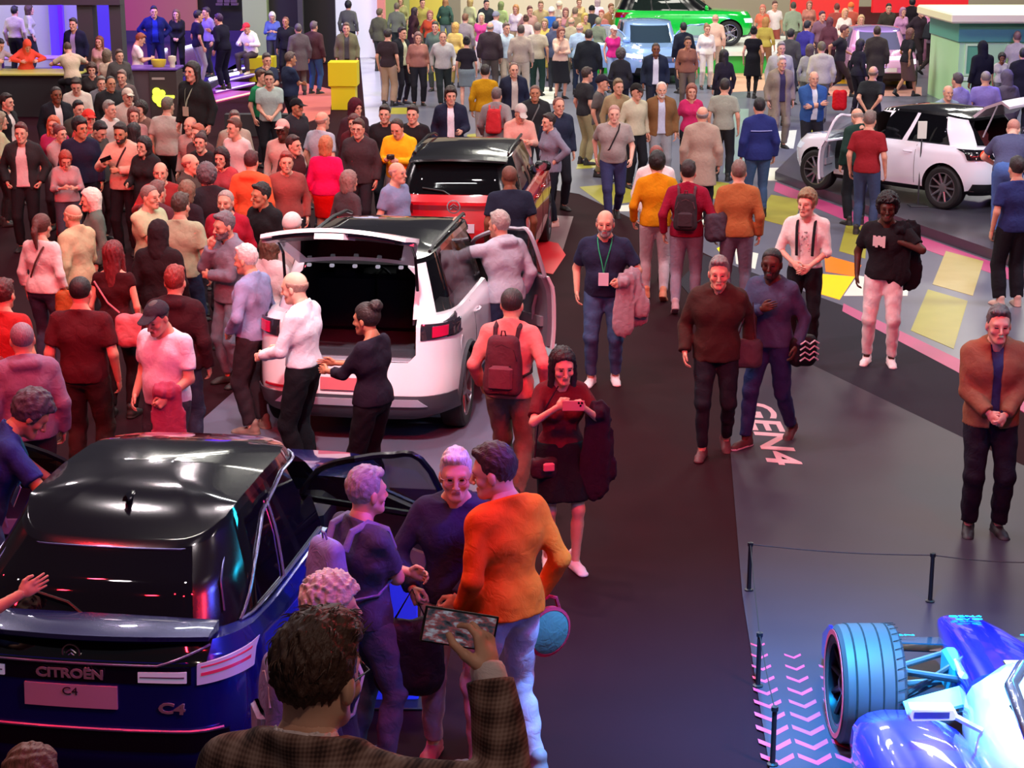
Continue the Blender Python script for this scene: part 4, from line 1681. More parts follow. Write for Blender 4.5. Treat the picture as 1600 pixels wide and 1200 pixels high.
def open_door(car, sh, gh, x0, x1, zs, sd, ang, pmat, trim, glass, belt, roofz, name='door', inner=None, slope=.35):
    """front-hinged door swung out by ang degrees: skin, inner card, window frame and pane"""
    o = MB()
    P = lambda x, z, off: sh.side(x, z, off, sd) - Vector((x1, 0, 0)) - Vector((0, sd * (sh.side(x1, .7).y), 0))
    patch(o, P, ((x0, zs), (x1, zs), (x1, belt), (x0, belt)), 10, 7, .004, .03)
    H = sh.side(x1, .7, 0, sd)
    H.z = 0
    M = Matrix.Translation(H) @ Matrix.Rotation(-sd * R(ang), 4, 'Z')
    d = o.build(name, pmat, car, smooth=True, mtx=M)
    i = MB()
    patch(i, P, ((x0 + .03, zs + .03), (x1 - .03, zs + .03), (x1 - .03, belt - .01), (x0 + .03, belt - .01)), 10, 5, -.028, .05)
    i.build('door_card', inner or mat('#1a1b20', .6), d, smooth=True)
    pk = MB()
    patch(pk, P, ((x0 + .12, zs + .22), (x1 - .25, zs + .18), (x1 - .22, zs + .28), (x0 + .12, zs + .32)), 8, 2, -.06, .05)
    pk.tube([P(x0 + .22, zs + .52, -.10), P(x0 + .27, zs + .40, -.11), P(x0 + .30, zs + .26, -.10)], .018, 6)
    pk.build('armrest_and_grip', mat('#8b8a92', .45), d, smooth=True)
    hd = MB()
    hd.tube([P(x0 + .07, belt - .13, .03), P(x0 + .14, belt - .13, .034), P(x0 + .22, belt - .13, .03)], .013, 6)
    hd.build('handle', pmat, d, smooth=True)
    # window frame follows the greenhouse side
    g = lambda x, z, off=0: gh.side(x, z, off, sd) - Vector((x1, 0, 0)) - Vector((0, sd * (sh.side(x1, .7).y), 0))
    xa, xb = x0 + .02, x1 - .04
    top0, top1 = xa + .06, xb - slope
    out = [(xa, belt), (top0, roofz), (top0 * .5 + top1 * .5, roofz + .012), (top1, roofz - .015), (top1 * .5 + xb * .5 + .05, (roofz + belt) / 2 + .04), (xb, belt)]
    fine = []
    for i in range(len(out) - 1):
        p0, p1, p2, p3 = out[max(i - 1, 0)], out[i], out[i + 1], out[min(i + 2, len(out) - 1)]
        for t in (0, .25, .5, .75):
            fine.append(tuple(.5 * (2 * p1[k] + (p2[k] - p0[k]) * t + (2 * p0[k] - 5 * p1[k] + 4 * p2[k] - p3[k]) * t * t + (3 * p1[k] - p0[k] - 3 * p2[k] + p3[k]) * t ** 3) for k in (0, 1)))
    out = fine + [out[-1]]
    w = MB()
    w.tube([g(x, z) for x, z in out] + [g(out[0][0], out[0][1])], .022, 6)
    w.build('window_frame', trim, d, smooth=True)
    pn = MB()
    V = [g(x, z, -.004) for x, z in out] + [g(x, z, .002) for x, z in out]
    n = len(out)
    pn.add(V, [tuple(range(n)), tuple(range(2 * n - 1, n - 1, -1))] + [(k, (k + 1) % n, n + (k + 1) % n, n + k) for k in range(n)])
    pn.build('window_pane', glass, d)
    return d


def plate(car, sh, y, z, w=.52, h=.11, end='rear', text=None, tcol='#202028', col='#d8d4e2', off=.02, band=None):
    fn = sh.rear if end == 'rear' else sh.front
    mb = MB()
    patch(mb, fn, ((y - w / 2, z - h / 2), (y + w / 2, z - h / 2), (y + w / 2, z + h / 2), (y - w / 2, z + h / 2)), 4, 1, off, .012)
    p = mb.build('number_plate', mat(col, .35), car)
    if text:
        me = text_mesh(text, h * .55, .001)
        c = fn(y, z, off + .002)
        n = (fn(y + .05, z, 0) - fn(y - .05, z, 0)).cross(fn(y, z + .03, 0) - fn(y, z - .03, 0)).normalized()
        put_text(p, me, c, end, mat(tcol, .5), 'plate_lettering')
    return p


def put_text(par, me, c, end, m, name, up=None, right=None, tilt=0):
    """lettering standing on the rear (reads from behind) or front of a car"""
    rt = Vector((0, -1, 0)) if end == 'rear' else Vector((0, 1, 0))
    if right is not None:
        rt = Vector(right).normalized()
    u = Vector((0, 0, 1)) if up is None else Vector(up).normalized()
    n = rt.cross(u)
    M = Matrix((rt, u, n)).transposed().to_4x4()
    M.translation = c
    return link(name, me, par, [m], mtx=M)


def car_root(name, label, X, Y, head, z=0.0):
    """head: degrees the nose turns from +y (away from the camera) towards +x; car space x = forward"""
    e = empty(name, (X, Y, z), math.pi / 2 - R(head))
    thing(e, label, 'car')
    return e


def emblem(par, c, r, end='rear', m=None):
    """oval badge with two chevrons"""
    mb = MB()
    mb.lathe([(r * .86, -.004), (r, -.004), (r, .006), (r * .86, .006)], 'x', 28, closed=True)
    for k in (0, 1):
        z = r * (.10 - .42 * k)
        mb.tube([(0, -r * .52, z - r * .12), (0, 0, z + r * .30), (0, r * .52, z - r * .12)], r * .085, 6)
    return mb.build('emblem', m or mat('#d6d8de', .15, .9), par, loc=c)
# ================================================================ the cars
BLACKP = lambda: mat('#121317', .45)
CHROME = lambda: mat('#aeb6d6', .2, .85)


def blend_car(name, label, X, Y, head, S, z=0.0):
    """shared build of a road car from a size table S; returns root and shells"""
    car = car_root(name, label, X, Y, head, z)
    L, Wd, H, b = S['L'] / 2, S['W'] / 2, S['H'], S['belt']
    hf, hr = S['hood'], S['deck']
    lev = [
        Lv(.24, Wd * .86, -L + .16, L - .18),
        Lv(.32, Wd * .965, -L + .05, L - .06),
        Lv(.47, Wd * .99, -L, L - .01),
        Lv(.62, Wd, -L + .01, L),
        Lv([.78 * b + .02 * 0, .78 * b, .78 * b, .77 * b, .76 * hf], Wd * .995, -L + .03, L - .02),
        Lv([hr - .08, b - .08, b - .08, b - .08, hf - .10], Wd * .97, -L + .05, L - .07),
        Lv([hr, b, b, b - .02, hf], Wd * .915, -L + .12, L - .15),
    ]
    sh = Shell(lev, S.get('crown', .055), 3)
    g = S['gh']     # x positions: rear base, rear roof, front roof, front base; roof half width; roof heights
    gl = [
        Lv(b - .03, Wd * .885, g[0], g[3], (.42, .34), (.55, .5), .05, .16),
        Lv(b + (H - b) * .45, Wd * .80, g[0] + (g[1] - g[0]) * .45, g[3] + (g[2] - g[3]) * .47, (.40, .32), (.5, .42), .05, .14),
        Lv([H - S.get('drop', .10), H - .02, H - .005, H - .02, H - .06], Wd * g[4], g[1], g[2], (.30, .24), (.32, .28), .04, .10),
    ]
    gh = Shell(gl, .045, 6)
    return car, sh, gh


def arches(S):
    out = []
    Wd, r = S['W'] / 2, S['r'] + .045
    for x in S['axles']:
        out.append(cyl_mesh(x, Wd * .70, Wd * 1.3, S['r'] + .005, r))
        out.append(cyl_mesh(x, -Wd * 1.3, -Wd * .70, S['r'] + .005, r))
    return out


def shells(car, S, sh, gh, body_m, roof_m, glass, lower_m=None, cuts=(), gcuts=(), pillar='black', seams=True, interior=None, sill=1.0):
    def bm_(t, f, sd, lv, v):
        return 1 if lv < sill else 0

    def gm(t, f, sd, lv, v):
        if lv >= 99 or lv > 1.80:
            return 0
        if lv < .12:
            return 3
        if t == 'rear':
            return 1
        if t == 'front':
            return 1
        if t == 'rc':
            if S.get('dpil'):
                return 4 if .12 < f < .62 and lv < 1.75 else (1 if f < .9 else 3)
            return 1 if f < .30 else 3
        if t == 'fc':
            return 1 if f > .62 else 3
        for a, b in S.get('pill', ((.46, .53),)):
            if a <= f <= b:
                return 3
        return 1
    body = cut(sh.mesh('body', bm_), arches(S) + list(cuts))
    inm = interior or mat('#0c0c0e', .8)
    b = link('body', body, car, [body_m, lower_m or BLACKP(), inm, inm])
    b.modifiers.new('edges', 'EDGE_SPLIT').split_angle = R(35)
    gme = gh.mesh('cabin', gm)
    if gcuts:
        gme = cut(gme, gcuts)
    c = link('cabin', gme, car, [roof_m, glass, inm, body_m if pillar == 'body' else mat('#0d0e12', .2), body_m])
    c.modifiers.new('edges', 'EDGE_SPLIT').split_angle = R(35)
    for x in S['axles']:
        for sd in (1, -1):
            wheel(car, x, sd, 0, S['r'], S.get('tw', .22), S.get('rim', 'five')).location.y = sd * (S['W'] / 2 - S.get('tw', .22) / 2 - .015)
    if seams:
        bl = S['belt']
        for sd in (1, -1):
            f = lambda x, z, o: sh.side(x, z, o, sd)
            for x in S['seams']:
                mb = MB()
                strip(mb, f, [(x, .36), (x, .62), (x, bl - .02)], .007, .000, 4)
                mb.build('door_gap', mat('#050506', .8), car)
        for sd in (1, -1):
            f = lambda x, z, o: sh.side(x, z, o, sd)
            for x in S['seams'][:-1]:
                hb = MB()
                hb.tube([f(x + .05, bl - .13, .008), f(x + .08, bl - .13, .028), f(x + .19, bl - .13, .028), f(x + .22, bl - .13, .008)], .011, 6)
                hb.build('door_handle', body_m, car, smooth=True)
    return b, c


def lamp(car, name, fn, corners, m, off=.010, nu=8, nv=3, thick=.02):
    mb = MB()
    patch(mb, fn, corners, nu, nv, off, thick)
    return mb.build(name, m, car, smooth=True)


# ---------------------------------------------------------------- dark blue hatchback, close to the balcony
def build_blue_hatchback():
    S = dict(L=4.36, W=1.84, H=1.53, belt=.985, hood=.84, deck=1.055, gh=(-1.96, -1.46, .30, 1.12, .66), drop=.14, axles=(-1.33, 1.34), r=.345, seams=(-.92, .02, 1.02), pill=((.50, .55),), rim='turbine')
    navy = paint('#152183', rough=.22)
    glass = glass_dark('#0a0a10')
    car, sh, gh = blend_car('car', 'dark navy blue hatchback with both front doors open and its tail to the balcony', -1.98, 10.66, 8, S)
    black = mat('#0b0c14', .12, 0, 1.0)
    doorR = prism_side([(.0, .40), (.90, .40), (1.0, .58), (.98, .99), (.16, 1.43), (-.02, 1.43)], -1.3, -.50)
    doorL = prism_side([(.0, .40), (.90, .40), (1.0, .58), (.98, .99), (.16, 1.43), (-.02, 1.43)], .50, 1.3)
    cabin = box_mesh(-1.25, -.70, .42, .92, .70, 1.36)
    cab2 = box_mesh(-1.15, -.58, .80, .55, .58, 1.44)
    cab3 = prism_side([(-.2, .42), (.9, .42), (.9, 1.0), (.25, 1.42), (-.2, 1.42)], -.74, .74)
    shells(car, S, sh, gh, navy, black, glass, cuts=[cabin, doorR, doorL], gcuts=[cab2, cab3, doorR, doorL])
    # interior
    dk = mat('#17181d', .6)
    d = MB()
    d.box(.50, -.68, .70, .92, .68, .93, 0, .06)
    d.box(.42, -.10, .45, .80, .10, .74, 0, .04)
    d.build('dashboard', dk, car, smooth=True)
    s = MB()
    s.box(.50, -.16, .93, .52, .10, 1.06, 0, .008)
    s.build('display_screen', mat('#8fb2cc', .2, emit=.5), car)
    s = MB()
    s.box(.46, .22, .93, .48, .52, 1.0, 0, .008)
    s.build('instrument_screen', mat('#8fb2cc', .2, emit=.5), car)
    pn = MB()
    pn.box(.49, -.60, .86, .505, -.20, .92, 0, .006)
    pn.build('dash_trim', mat('#6d8fae', .35, .3), car)
    steering(car, .36, .36, .90, mat('#1c1d22', .5))
    sm = cloth('#1d1c24')
    for y in (.37, -.37):
        seat(car, -.10, y, .50, sm)
    b = MB()
    b.box(-1.2, -.62, .42, -.72, .62, .60, 0, .06)
    b.box(-1.24, -.62, .56, -1.08, .62, 1.12, 0, .06)
    b.build('rear_bench', cloth('#3a1414'), car, smooth=True)
    # open doors
    ir = mat('#3a3c48', .5)
    open_door(car, sh, gh, -.02, 1.02, .36, -1, 46, navy, mat('#0c0d12', .25), glass_dark('#1a2026', .62), .985, 1.405, 'front_door', ir, .62)
    open_door(car, sh, gh, -.02, 1.02, .36, 1, 72, navy, mat('#0c0d12', .25), glass_dark('#10141a', .35), .985, 1.405, 'front_door', ir, .62)
    # tail: spoiler lip, black band, light strip, lamps
    rings = []
    for i in range(17):
        y = .70 * (1 - i / 8)
        q = (abs(y) / .70) ** 2
        fx = .14 * q
        rings.append([(-1.86 + fx * .3, y, 1.125 - .02 * q), (-2.02 + fx, y, 1.135 - .03 * q), (-2.14 + fx, y, 1.115 - .03 * q), (-2.145 + fx, y, 1.092 - .03 * q), (-2.02 + fx, y, 1.06), (-1.86 + fx * .3, y, 1.05)])
    mb = MB()
    mb.loft(rings)
    mb.build('tail_spoiler', paint('#1c2158', rough=.25), car, smooth=True)
    f = sh.rear
    lamp(car, 'rear_band', f, ((.70, .955), (-.70, .955), (-.70, 1.05), (.70, 1.05)), mat('#08090c', .08, 0, 1), .004, 20, 3)
    mb = MB()
    strip(mb, f, [(.70, 1.035), (.46, .962), (-.46, .962), (-.70, 1.035)], .014, .014, 8)
    mb.build('light_strip', mat('#aeb4d8', .2, .6), car, smooth=True)
    lamp(car, 'lettering_band', f, ((.63, .862), (-.63, .862), (-.63, .950), (.63, .950)), mat('#12132a', .15, .2, 1), .006, 20, 3)
    for s_ in (1, -1):
        L_ = lamp(car, 'tail_lamp', f, ((s_ * .36, .872), (s_ * .61, .872), (s_ * .61, .930), (s_ * .36, .926)), mat('#c9c6e6', .2, emit=.22), .014, 6, 2)
        lamp(car, 'lamp_bar', f, ((s_ * .37, .898), (s_ * .60, .898), (s_ * .60, .906), (s_ * .37, .904)), mat('#70708c', .3), .018, 6, 1).parent = L_
        T_ = lamp(car, 'tail_lamp', f, ((s_ * .66, .858), (s_ * .885, .868), (s_ * .885, .985), (s_ * .66, .965)), mat('#b9b6dc', .15, emit=.18), .012, 14, 3)
        lamp(car, 'red_bar', f, ((s_ * .68, .905), (s_ * .875, .915), (s_ * .875, .930), (s_ * .68, .920)), mat('#c02a58', .2, emit=.3), .018, 14, 1).parent = T_
        lamp(car, 'red_bar', f, ((s_ * .68, .946), (s_ * .875, .958), (s_ * .875, .966), (s_ * .68, .953)), mat('#c02a58', .2, emit=.3), .018, 14, 1).parent = T_
    put_text(car, text_mesh('CITROËN', .070, .004, xs=1.22, bold=.035), f(0.0, .905, .016), 'rear', mat('#d9dbe4', .2, .6), 'lettering')
    pl = plate(car, sh, 0, .785, .50, .12, col='#c9b6d2', off=.016)
    put_text(pl, text_mesh('C4', .06, .001, xs=1.2), f(0, .812, .020), 'rear', mat('#33283a', .5), 'plate_lettering')
    put_text(car, text_mesh('C4', .080, .004, .1, xs=1.5, bold=.035), f(-.53, .735, .012), 'rear', mat('#d9dbe4', .2, .6), 'model_badge')
    lamp(car, 'bumper_band', f, ((.80, .50), (-.80, .50), (-.80, .60), (.80, .60)), mat('#0c0d1c', .3), .010, 20, 3)
    mb = MB()
    strip(mb, f, [(.78, .615), (-.78, .615)], .02, .012, 20)
    mb.build('bumper_moulding', mat('#8f93c8', .25, .6), car, smooth=True)
    # window mouldings
    for sd in (1, -1):
        g = lambda x, z, o: gh.side(x, z, o, sd)
        for q in ([(-1.62, 1.03), (-1.25, 1.22), (-.85, 1.37), (-.3, 1.44), (.15, 1.43)], [(-1.62, 1.03), (-.9, 1.01), (-.05, 1.0)], [(-.92, 1.01), (-.72, 1.40)]):
            mb = MB()
            strip(mb, g, q, .018, .008, 6)
            mb.build('window_moulding', CHROME(), car, smooth=True)
    mb = MB()
    for sd in (1, -1):
        strip(mb, lambda t, y, o: gh.rear(y, t, o), [(1.10, sd * .69), (1.36, sd * .60)], .012, .006, 6)
    strip(mb, lambda y, z, o: gh.rear(y, z, o), [(.60, 1.36), (-.60, 1.36)], .012, .004, 12)
    mb.build('rear_glass_moulding', mat('#5a5f8c', .25, .6), car, smooth=True)
    mb = MB()
    mb.loft([[(-1.22 + dx, y * k, 1.525 + z * k) for y, z in ((.02, 0), (.012, .03), (0, .045), (-.012, .03), (-.02, 0))] for dx, k in ((0, .9), (.05, 1), (.12, .6), (.18, .15))])
    mb.build('roof_antenna', black, car, smooth=True)
    # rear wiper
    mb = MB()
    mb.tube([gh.rear(0, 1.10, .03), gh.rear(.12, 1.16, .03), gh.rear(.36, 1.20, .025)], .010, 6)
    mb.build('rear_wiper', mat('#0a0a0c', .4), car)
    emblem(car, f(0, 1.005, .012), .05)
    mirror(car, sh, gh, .82, 1.0, 1, navy)
    return car


# ---------------------------------------------------------------- white SUV with its tailgate raised
def build_white_suv():
    S = dict(L=4.50, W=1.88, H=1.70, belt=1.13, hood=1.02, deck=1.20, gh=(-2.05, -1.80, .55, 1.28, .70), drop=.06, axles=(-1.37, 1.34), r=.365, seams=(-.95, -.02, 1.02), pill=((.40, .46), (.66, .71)), rim='five', dpil=True)
    white = mat('#eceaf0', .25, 0, 1.0, name='white_paint')
    car, sh, gh = blend_car('car', 'white SUV with raised tailgate and empty dark boot', -1.12, 17.62, 8.5, S)
    glass = glass_dark('#0b0c11', .25)
    boot = box_mesh(-2.6, -.60, .80, -1.0, .60, 1.40, 2, .07)
    bootg = box_mesh(-2.6, -.54, .90, -1.0, .54, 1.60, 2, .10)
    cabin = box_mesh(-1.05, -.68, .5, 1.0, .68, 1.28)
    cabg = box_mesh(-1.1, -.54, .90, .62, .54, 1.575, 2, .05)
    doorR = prism_side([(.0, .42), (.90, .42), (1.0, .60), (1.0, 1.12), (.48, 1.60), (-.02, 1.60)], -1.3, -.46)
    shells(car, S, sh, gh, white, mat('#0c0d10', .1, 0, 1), glass, mat('#3a3b42', .5), cuts=[boot, cabin, doorR], gcuts=[bootg, cabg, doorR], sill=1.3)
    f = sh.rear
    mb = MB()
    mb.box(-2.06, -.585, .800, -1.05, .585, .815, 0, .006)
    mb.build('boot_floor', cloth('#3c3b44'), car)
    mb = MB()
    mb.box(-2.19, -.56, .775, -2.04, .56, .806, 0, .01)
    mb.build('loading_sill', mat('#b9b8c8', .35, .3), car)
    mb = MB()
    mb.box(-1.14, -.60, .82, -1.04, -.01, 1.36, 0, .04)
    mb.box(-1.14, .01, .82, -1.04, .60, 1.36, 0, .04)
    mb.box(-1.12, -.40, 1.30, -1.05, -.20, 1.44, 0, .03)
    mb.box(-1.12, .20, 1.30, -1.05, .40, 1.44, 0, .03)
    mb.build('rear_seat_back', cloth('#17171c'), car, smooth=True)
    for y in (.37, -.37):
        seat(car, -.12, y, .56, cloth('#26262c'))
    d = MB()
    d.box(.55, -.66, .78, .98, .66, 1.02, 0, .06)
    d.build('dashboard', mat('#17181d', .6), car, smooth=True)
    steering(car, .40, .36, 1.0, mat('#1c1d22', .5))
    # raised tailgate: outer skin, inner card with window, hinged at the back of the roof
    tg = empty('tailgate', (-1.86, 0, 1.675), 0, car)
    tg.rotation_euler = (0, R(28), 0)
    n, rows = 17, []

    def gp(t, s, o):
        """t 0 hinge .. 1 free edge; s -1..1 across; o offset outwards"""
        w = .53 + .17 * min(1, t * 1.35) - .07 * max(0, t - .75) * 4
        y = w * s
        x = -1.02 * t + .10 * s * s * (.3 + t)
        z = .05 * math.sin(t * 2.6) - .20 * max(0, t - .55) ** 1.0 * (1 if t > .55 else 0) - .03 * s * s
        return Vector((x, y, z + o))
    sk = MB()
    for o0, o1, mi in ((0.0, -.035, 0),):
        V, F = [], []
        nt = 12
        for o in (o0, o1):
            for i in range(nt + 1):
                for j in range(n):
                    V.append(gp(i / nt, 2 * j / (n - 1) - 1, o))
        N = (nt + 1) * n
        for i in range(nt):
            for j in range(n - 1):
                p = i * n + j
                F.append((p, p + 1, p + n + 1, p + n))
                F.append((N + p, N + p + n, N + p + n + 1, N + p + 1))
        for j in range(n - 1):
            F.append((j, N + j, N + j + 1, j + 1))
            q = nt * n + j
            F.append((q, q + 1, N + q + 1, N + q))
        for i in range(nt):
            p = i * n
            F.append((p, p + n, N + p + n, N + p))
            q = p + n - 1
            F.append((q, N + q, N + q + n, q + n))
        sk.add(V, F)
    sk.build('tailgate_skin', white, tg, smooth=True)
    pt = lambda s, t, o: gp(t, s, o)
    win = MB()
    patch(win, pt, ((-.78, .10), (.78, .10), (.82, .52), (-.82, .52)), 14, 6, -.036, .008)
    win.build('rear_window', mat('#08080b', .06), tg, smooth=True)
    card = MB()
    patch(card, pt, ((-.86, .55), (.86, .55), (.82, .93), (-.82, .93)), 14, 5, -.036, .035)
    card.build('tailgate_card', mat('#2c2b36', .5), tg, smooth=True)
    pr = MB()
    patch(pr, pt, ((-.26, .80), (.26, .80), (.20, 1.0), (-.20, 1.0)), 8, 3, -.045, .05)
    pr.build('plate_recess', white, tg, smooth=True)
    for s_ in (-1, 1):
        lp = MB()
        patch(lp, pt, ((s_ * .70, .62), (s_ * .97, .62), (s_ * .97, .80), (s_ * .74, .82)), 5, 3, -.045, .03)
        lp.build('tailgate_lamp', mat('#8d8a9c', .2, .4), tg, smooth=True)
        st = MB()
        a = Vector((-.05, s_ * .60, -.10))
        b_ = gp(.55, s_ * .90, -.05)
        st.tube([a + Vector((-.02, 0, -.22)), (a + b_) / 2, b_], [.014, .014, .008], 8)
        st.build('gas_strut', mat('#1a1a1e', .3), tg)
    # roof edge trim with small lights, rails
    for i in range(5):
        y = -.42 + .21 * i
        mb = MB()
        mb.box(-1.93, y - .02, 1.585, -1.90, y + .02, 1.615, 0, .006)
        mb.build('boot_light', mat('#d8d6e2', .2, emit=.4), car)
    for s_ in (-1, 1):
        mb = MB()
        mb.tube([(-1.5, s_ * .60, 1.67), (-1.3, s_ * .615, 1.725), (-.2, s_ * .62, 1.745), (.25, s_ * .60, 1.725), (.4, s_ * .58, 1.68)], .018, 6)
        mb.build('roof_rail', mat('#2a2b30', .3, .5), car, smooth=True)
    # tail lamps and bumper
    for s_ in (1, -1):
        T_ = lamp(car, 'tail_lamp', f, ((s_ * .64, 1.00), (s_ * .93, 1.02), (s_ * .93, 1.13), (s_ * .64, 1.14)), mat('#26222c', .1, 0, 1), .012, 14, 3)
        lamp(car, 'red_lens', f, ((s_ * .74, 1.02), (s_ * .86, 1.025), (s_ * .86, 1.11), (s_ * .74, 1.115)), mat('#b0103a', .15, emit=.35), .024, 8, 3).parent = T_
        lamp(car, 'lamp_fin', lambda x, z, o: sh.side(x, z, o, s_), ((-1.98, 1.05), (-1.62, 1.13), (-1.62, 1.155), (-1.98, 1.13)), mat('#2a2730', .2), .010, 6, 2).parent = T_
        lamp(car, 'lamp_fin', lambda x, z, o: sh.side(x, z, o, s_), ((-1.98, 1.0), (-1.62, .98), (-1.62, 1.0), (-1.98, 1.025)), mat('#2a2730', .2), .010, 6, 2).parent = T_
    lamp(car, 'bumper_cladding', f, ((.92, .30), (-.92, .30), (-.92, .50), (.92, .50)), mat('#3c3d46', .55), .016, 30, 4, .03)
    lamp(car, 'skid_insert', f, ((.70, .40), (-.70, .40), (-.62, .47), (.62, .47)), mat('#c4c2d2', .35, .4), .030, 20, 2)
    lamp(car, 'reflector', f, ((.60, .54), (.80, .545), (.80, .565), (.60, .56)), mat('#a01028', .2), .016, 6, 1)
    pl = plate(car, sh, .0, .60, .52, .11, off=.02, col='#d86a74')
    for s_ in (1, -1):
        for x in S['axles']:
            mb = MB()
            pts = []
            for i in range(17):
                a = math.pi * i / 16
                pts.append(sh.side(x + .43 * math.cos(a), max(.30, .37 + .43 * math.sin(a)), .006, s_))
            mb.tube(pts, .028, 6)
            mb.build('arch_cladding', mat('#33343b', .55), car, smooth=True)
    open_door(car, sh, gh, -.02, 1.02, .38, -1, 36, white, mat('#b8b6c0', .3, .3), glass_dark('#1a1c20', .6), 1.13, 1.57, 'front_door', mat('#6f6e78', .5), .50)
    mirror(car, sh, gh, .85, 1.08, 1, mat('#0c0d10', .2))
    fc = MB()
    g = fc.lathe([(0, 0), (.075, 0), (.075, .003), (0, .003)], 'y', 20, (0, 0, 0))
    fc.build('fuel_flap', white, car, mtx=Matrix.Translation(sh.side(-1.62, .86, .002, -1)))
    lamp(car, 'grille', sh.front, ((-.6, .5), (.6, .5), (.6, .72), (-.6, .72)), BLACKP(), .01, 14, 3)
    for s_ in (-1, 1):
        lamp(car, 'head_lamp', sh.front, ((s_ * .56, .78), (s_ * .86, .78), (s_ * .86, .88), (s_ * .56, .86)), mat('#c8d4e0', .1, emit=.3), .012, 8, 3)
    return car


def tail_basic(car, S, sh, gh, lensm, zl, zh, y0, y1, emb_z, bump=None):
    f = sh.rear
    for s_ in (1, -1):
        lamp(car, 'tail_lamp', f, ((s_ * y0, zl), (s_ * y1, zl + .01), (s_ * y1, zh), (s_ * y0, zh - .01)), lensm, .012, 12, 3)
    emblem(car, f(0, emb_z, .014), .085)
    lamp(car, 'bumper_cladding', f, ((S['W'] * .46, .28), (-S['W'] * .46, .28), (-S['W'] * .46, .46), (S['W'] * .46, .46)), bump or BLACKP(), .014, 26, 3, .03)


def build_red_suv():
    S = dict(L=4.42, W=1.86, H=1.65, belt=1.13, hood=1.0, deck=1.20, gh=(-2.08, -1.72, .50, 1.25, .70), drop=.07, axles=(-1.33, 1.34), r=.36, seams=(-.95, -.02, 1.02), pill=((.45, .51),), rim='five')
    red = paint('#c8061a', False, .22)
    car, sh, gh = blend_car('car', 'red SUV with a black roof standing beyond the white SUV', -.50, 24.3, 6, S)
    shells(car, S, sh, gh, red, mat('#0d0e10', .12, 0, 1), glass_dark('#0a0b0e'))
    tail_basic(car, S, sh, gh, mat('#5a0712', .12, 0, 1), .98, 1.11, .52, .92, 1.07)
    f = sh.rear
    lamp(car, 'tail_band', f, ((.52, 1.02), (-.52, 1.02), (-.52, 1.08), (.52, 1.08)), mat('#7a0a1a', .15, 0, 1), .006, 16, 2)
    plate(car, sh, 0, .80, .52, .11)
    rings = []
    for i in range(13):
        y = .62 * (1 - i / 6)
        q = (abs(y) / .62) ** 2
        rings.append([(-1.60, y, 1.63 - .03 * q), (-1.84 + .06 * q, y, 1.615 - .03 * q), (-1.85 + .06 * q, y, 1.59 - .03 * q), (-1.62, y, 1.58 - .03 * q)])
    mb = MB()
    mb.loft(rings)
    mb.build('roof_spoiler', mat('#101113', .15, 0, 1), car, smooth=True)
    for s_ in (-1, 1):
        mb = MB()
        mb.tube([(-1.4, s_ * .60, 1.63), (-1.2, s_ * .61, 1.68), (-.1, s_ * .62, 1.695), (.3, s_ * .6, 1.67), (.42, s_ * .58, 1.63)], .018, 6)
        mb.build('roof_rail', mat('#2a2b30', .25, .7), car, smooth=True)
    mb = MB()
    mb.tube([gh.rear(0, 1.16, .03), gh.rear(.15, 1.24, .03), gh.rear(.42, 1.27, .025)], .012, 6)
    mb.build('rear_wiper', mat('#0a0a0c', .4), car)
    for sd in (1, -1):
        mirror(car, sh, gh, .85, 1.1, sd, mat('#0c0d10', .2))
    return car


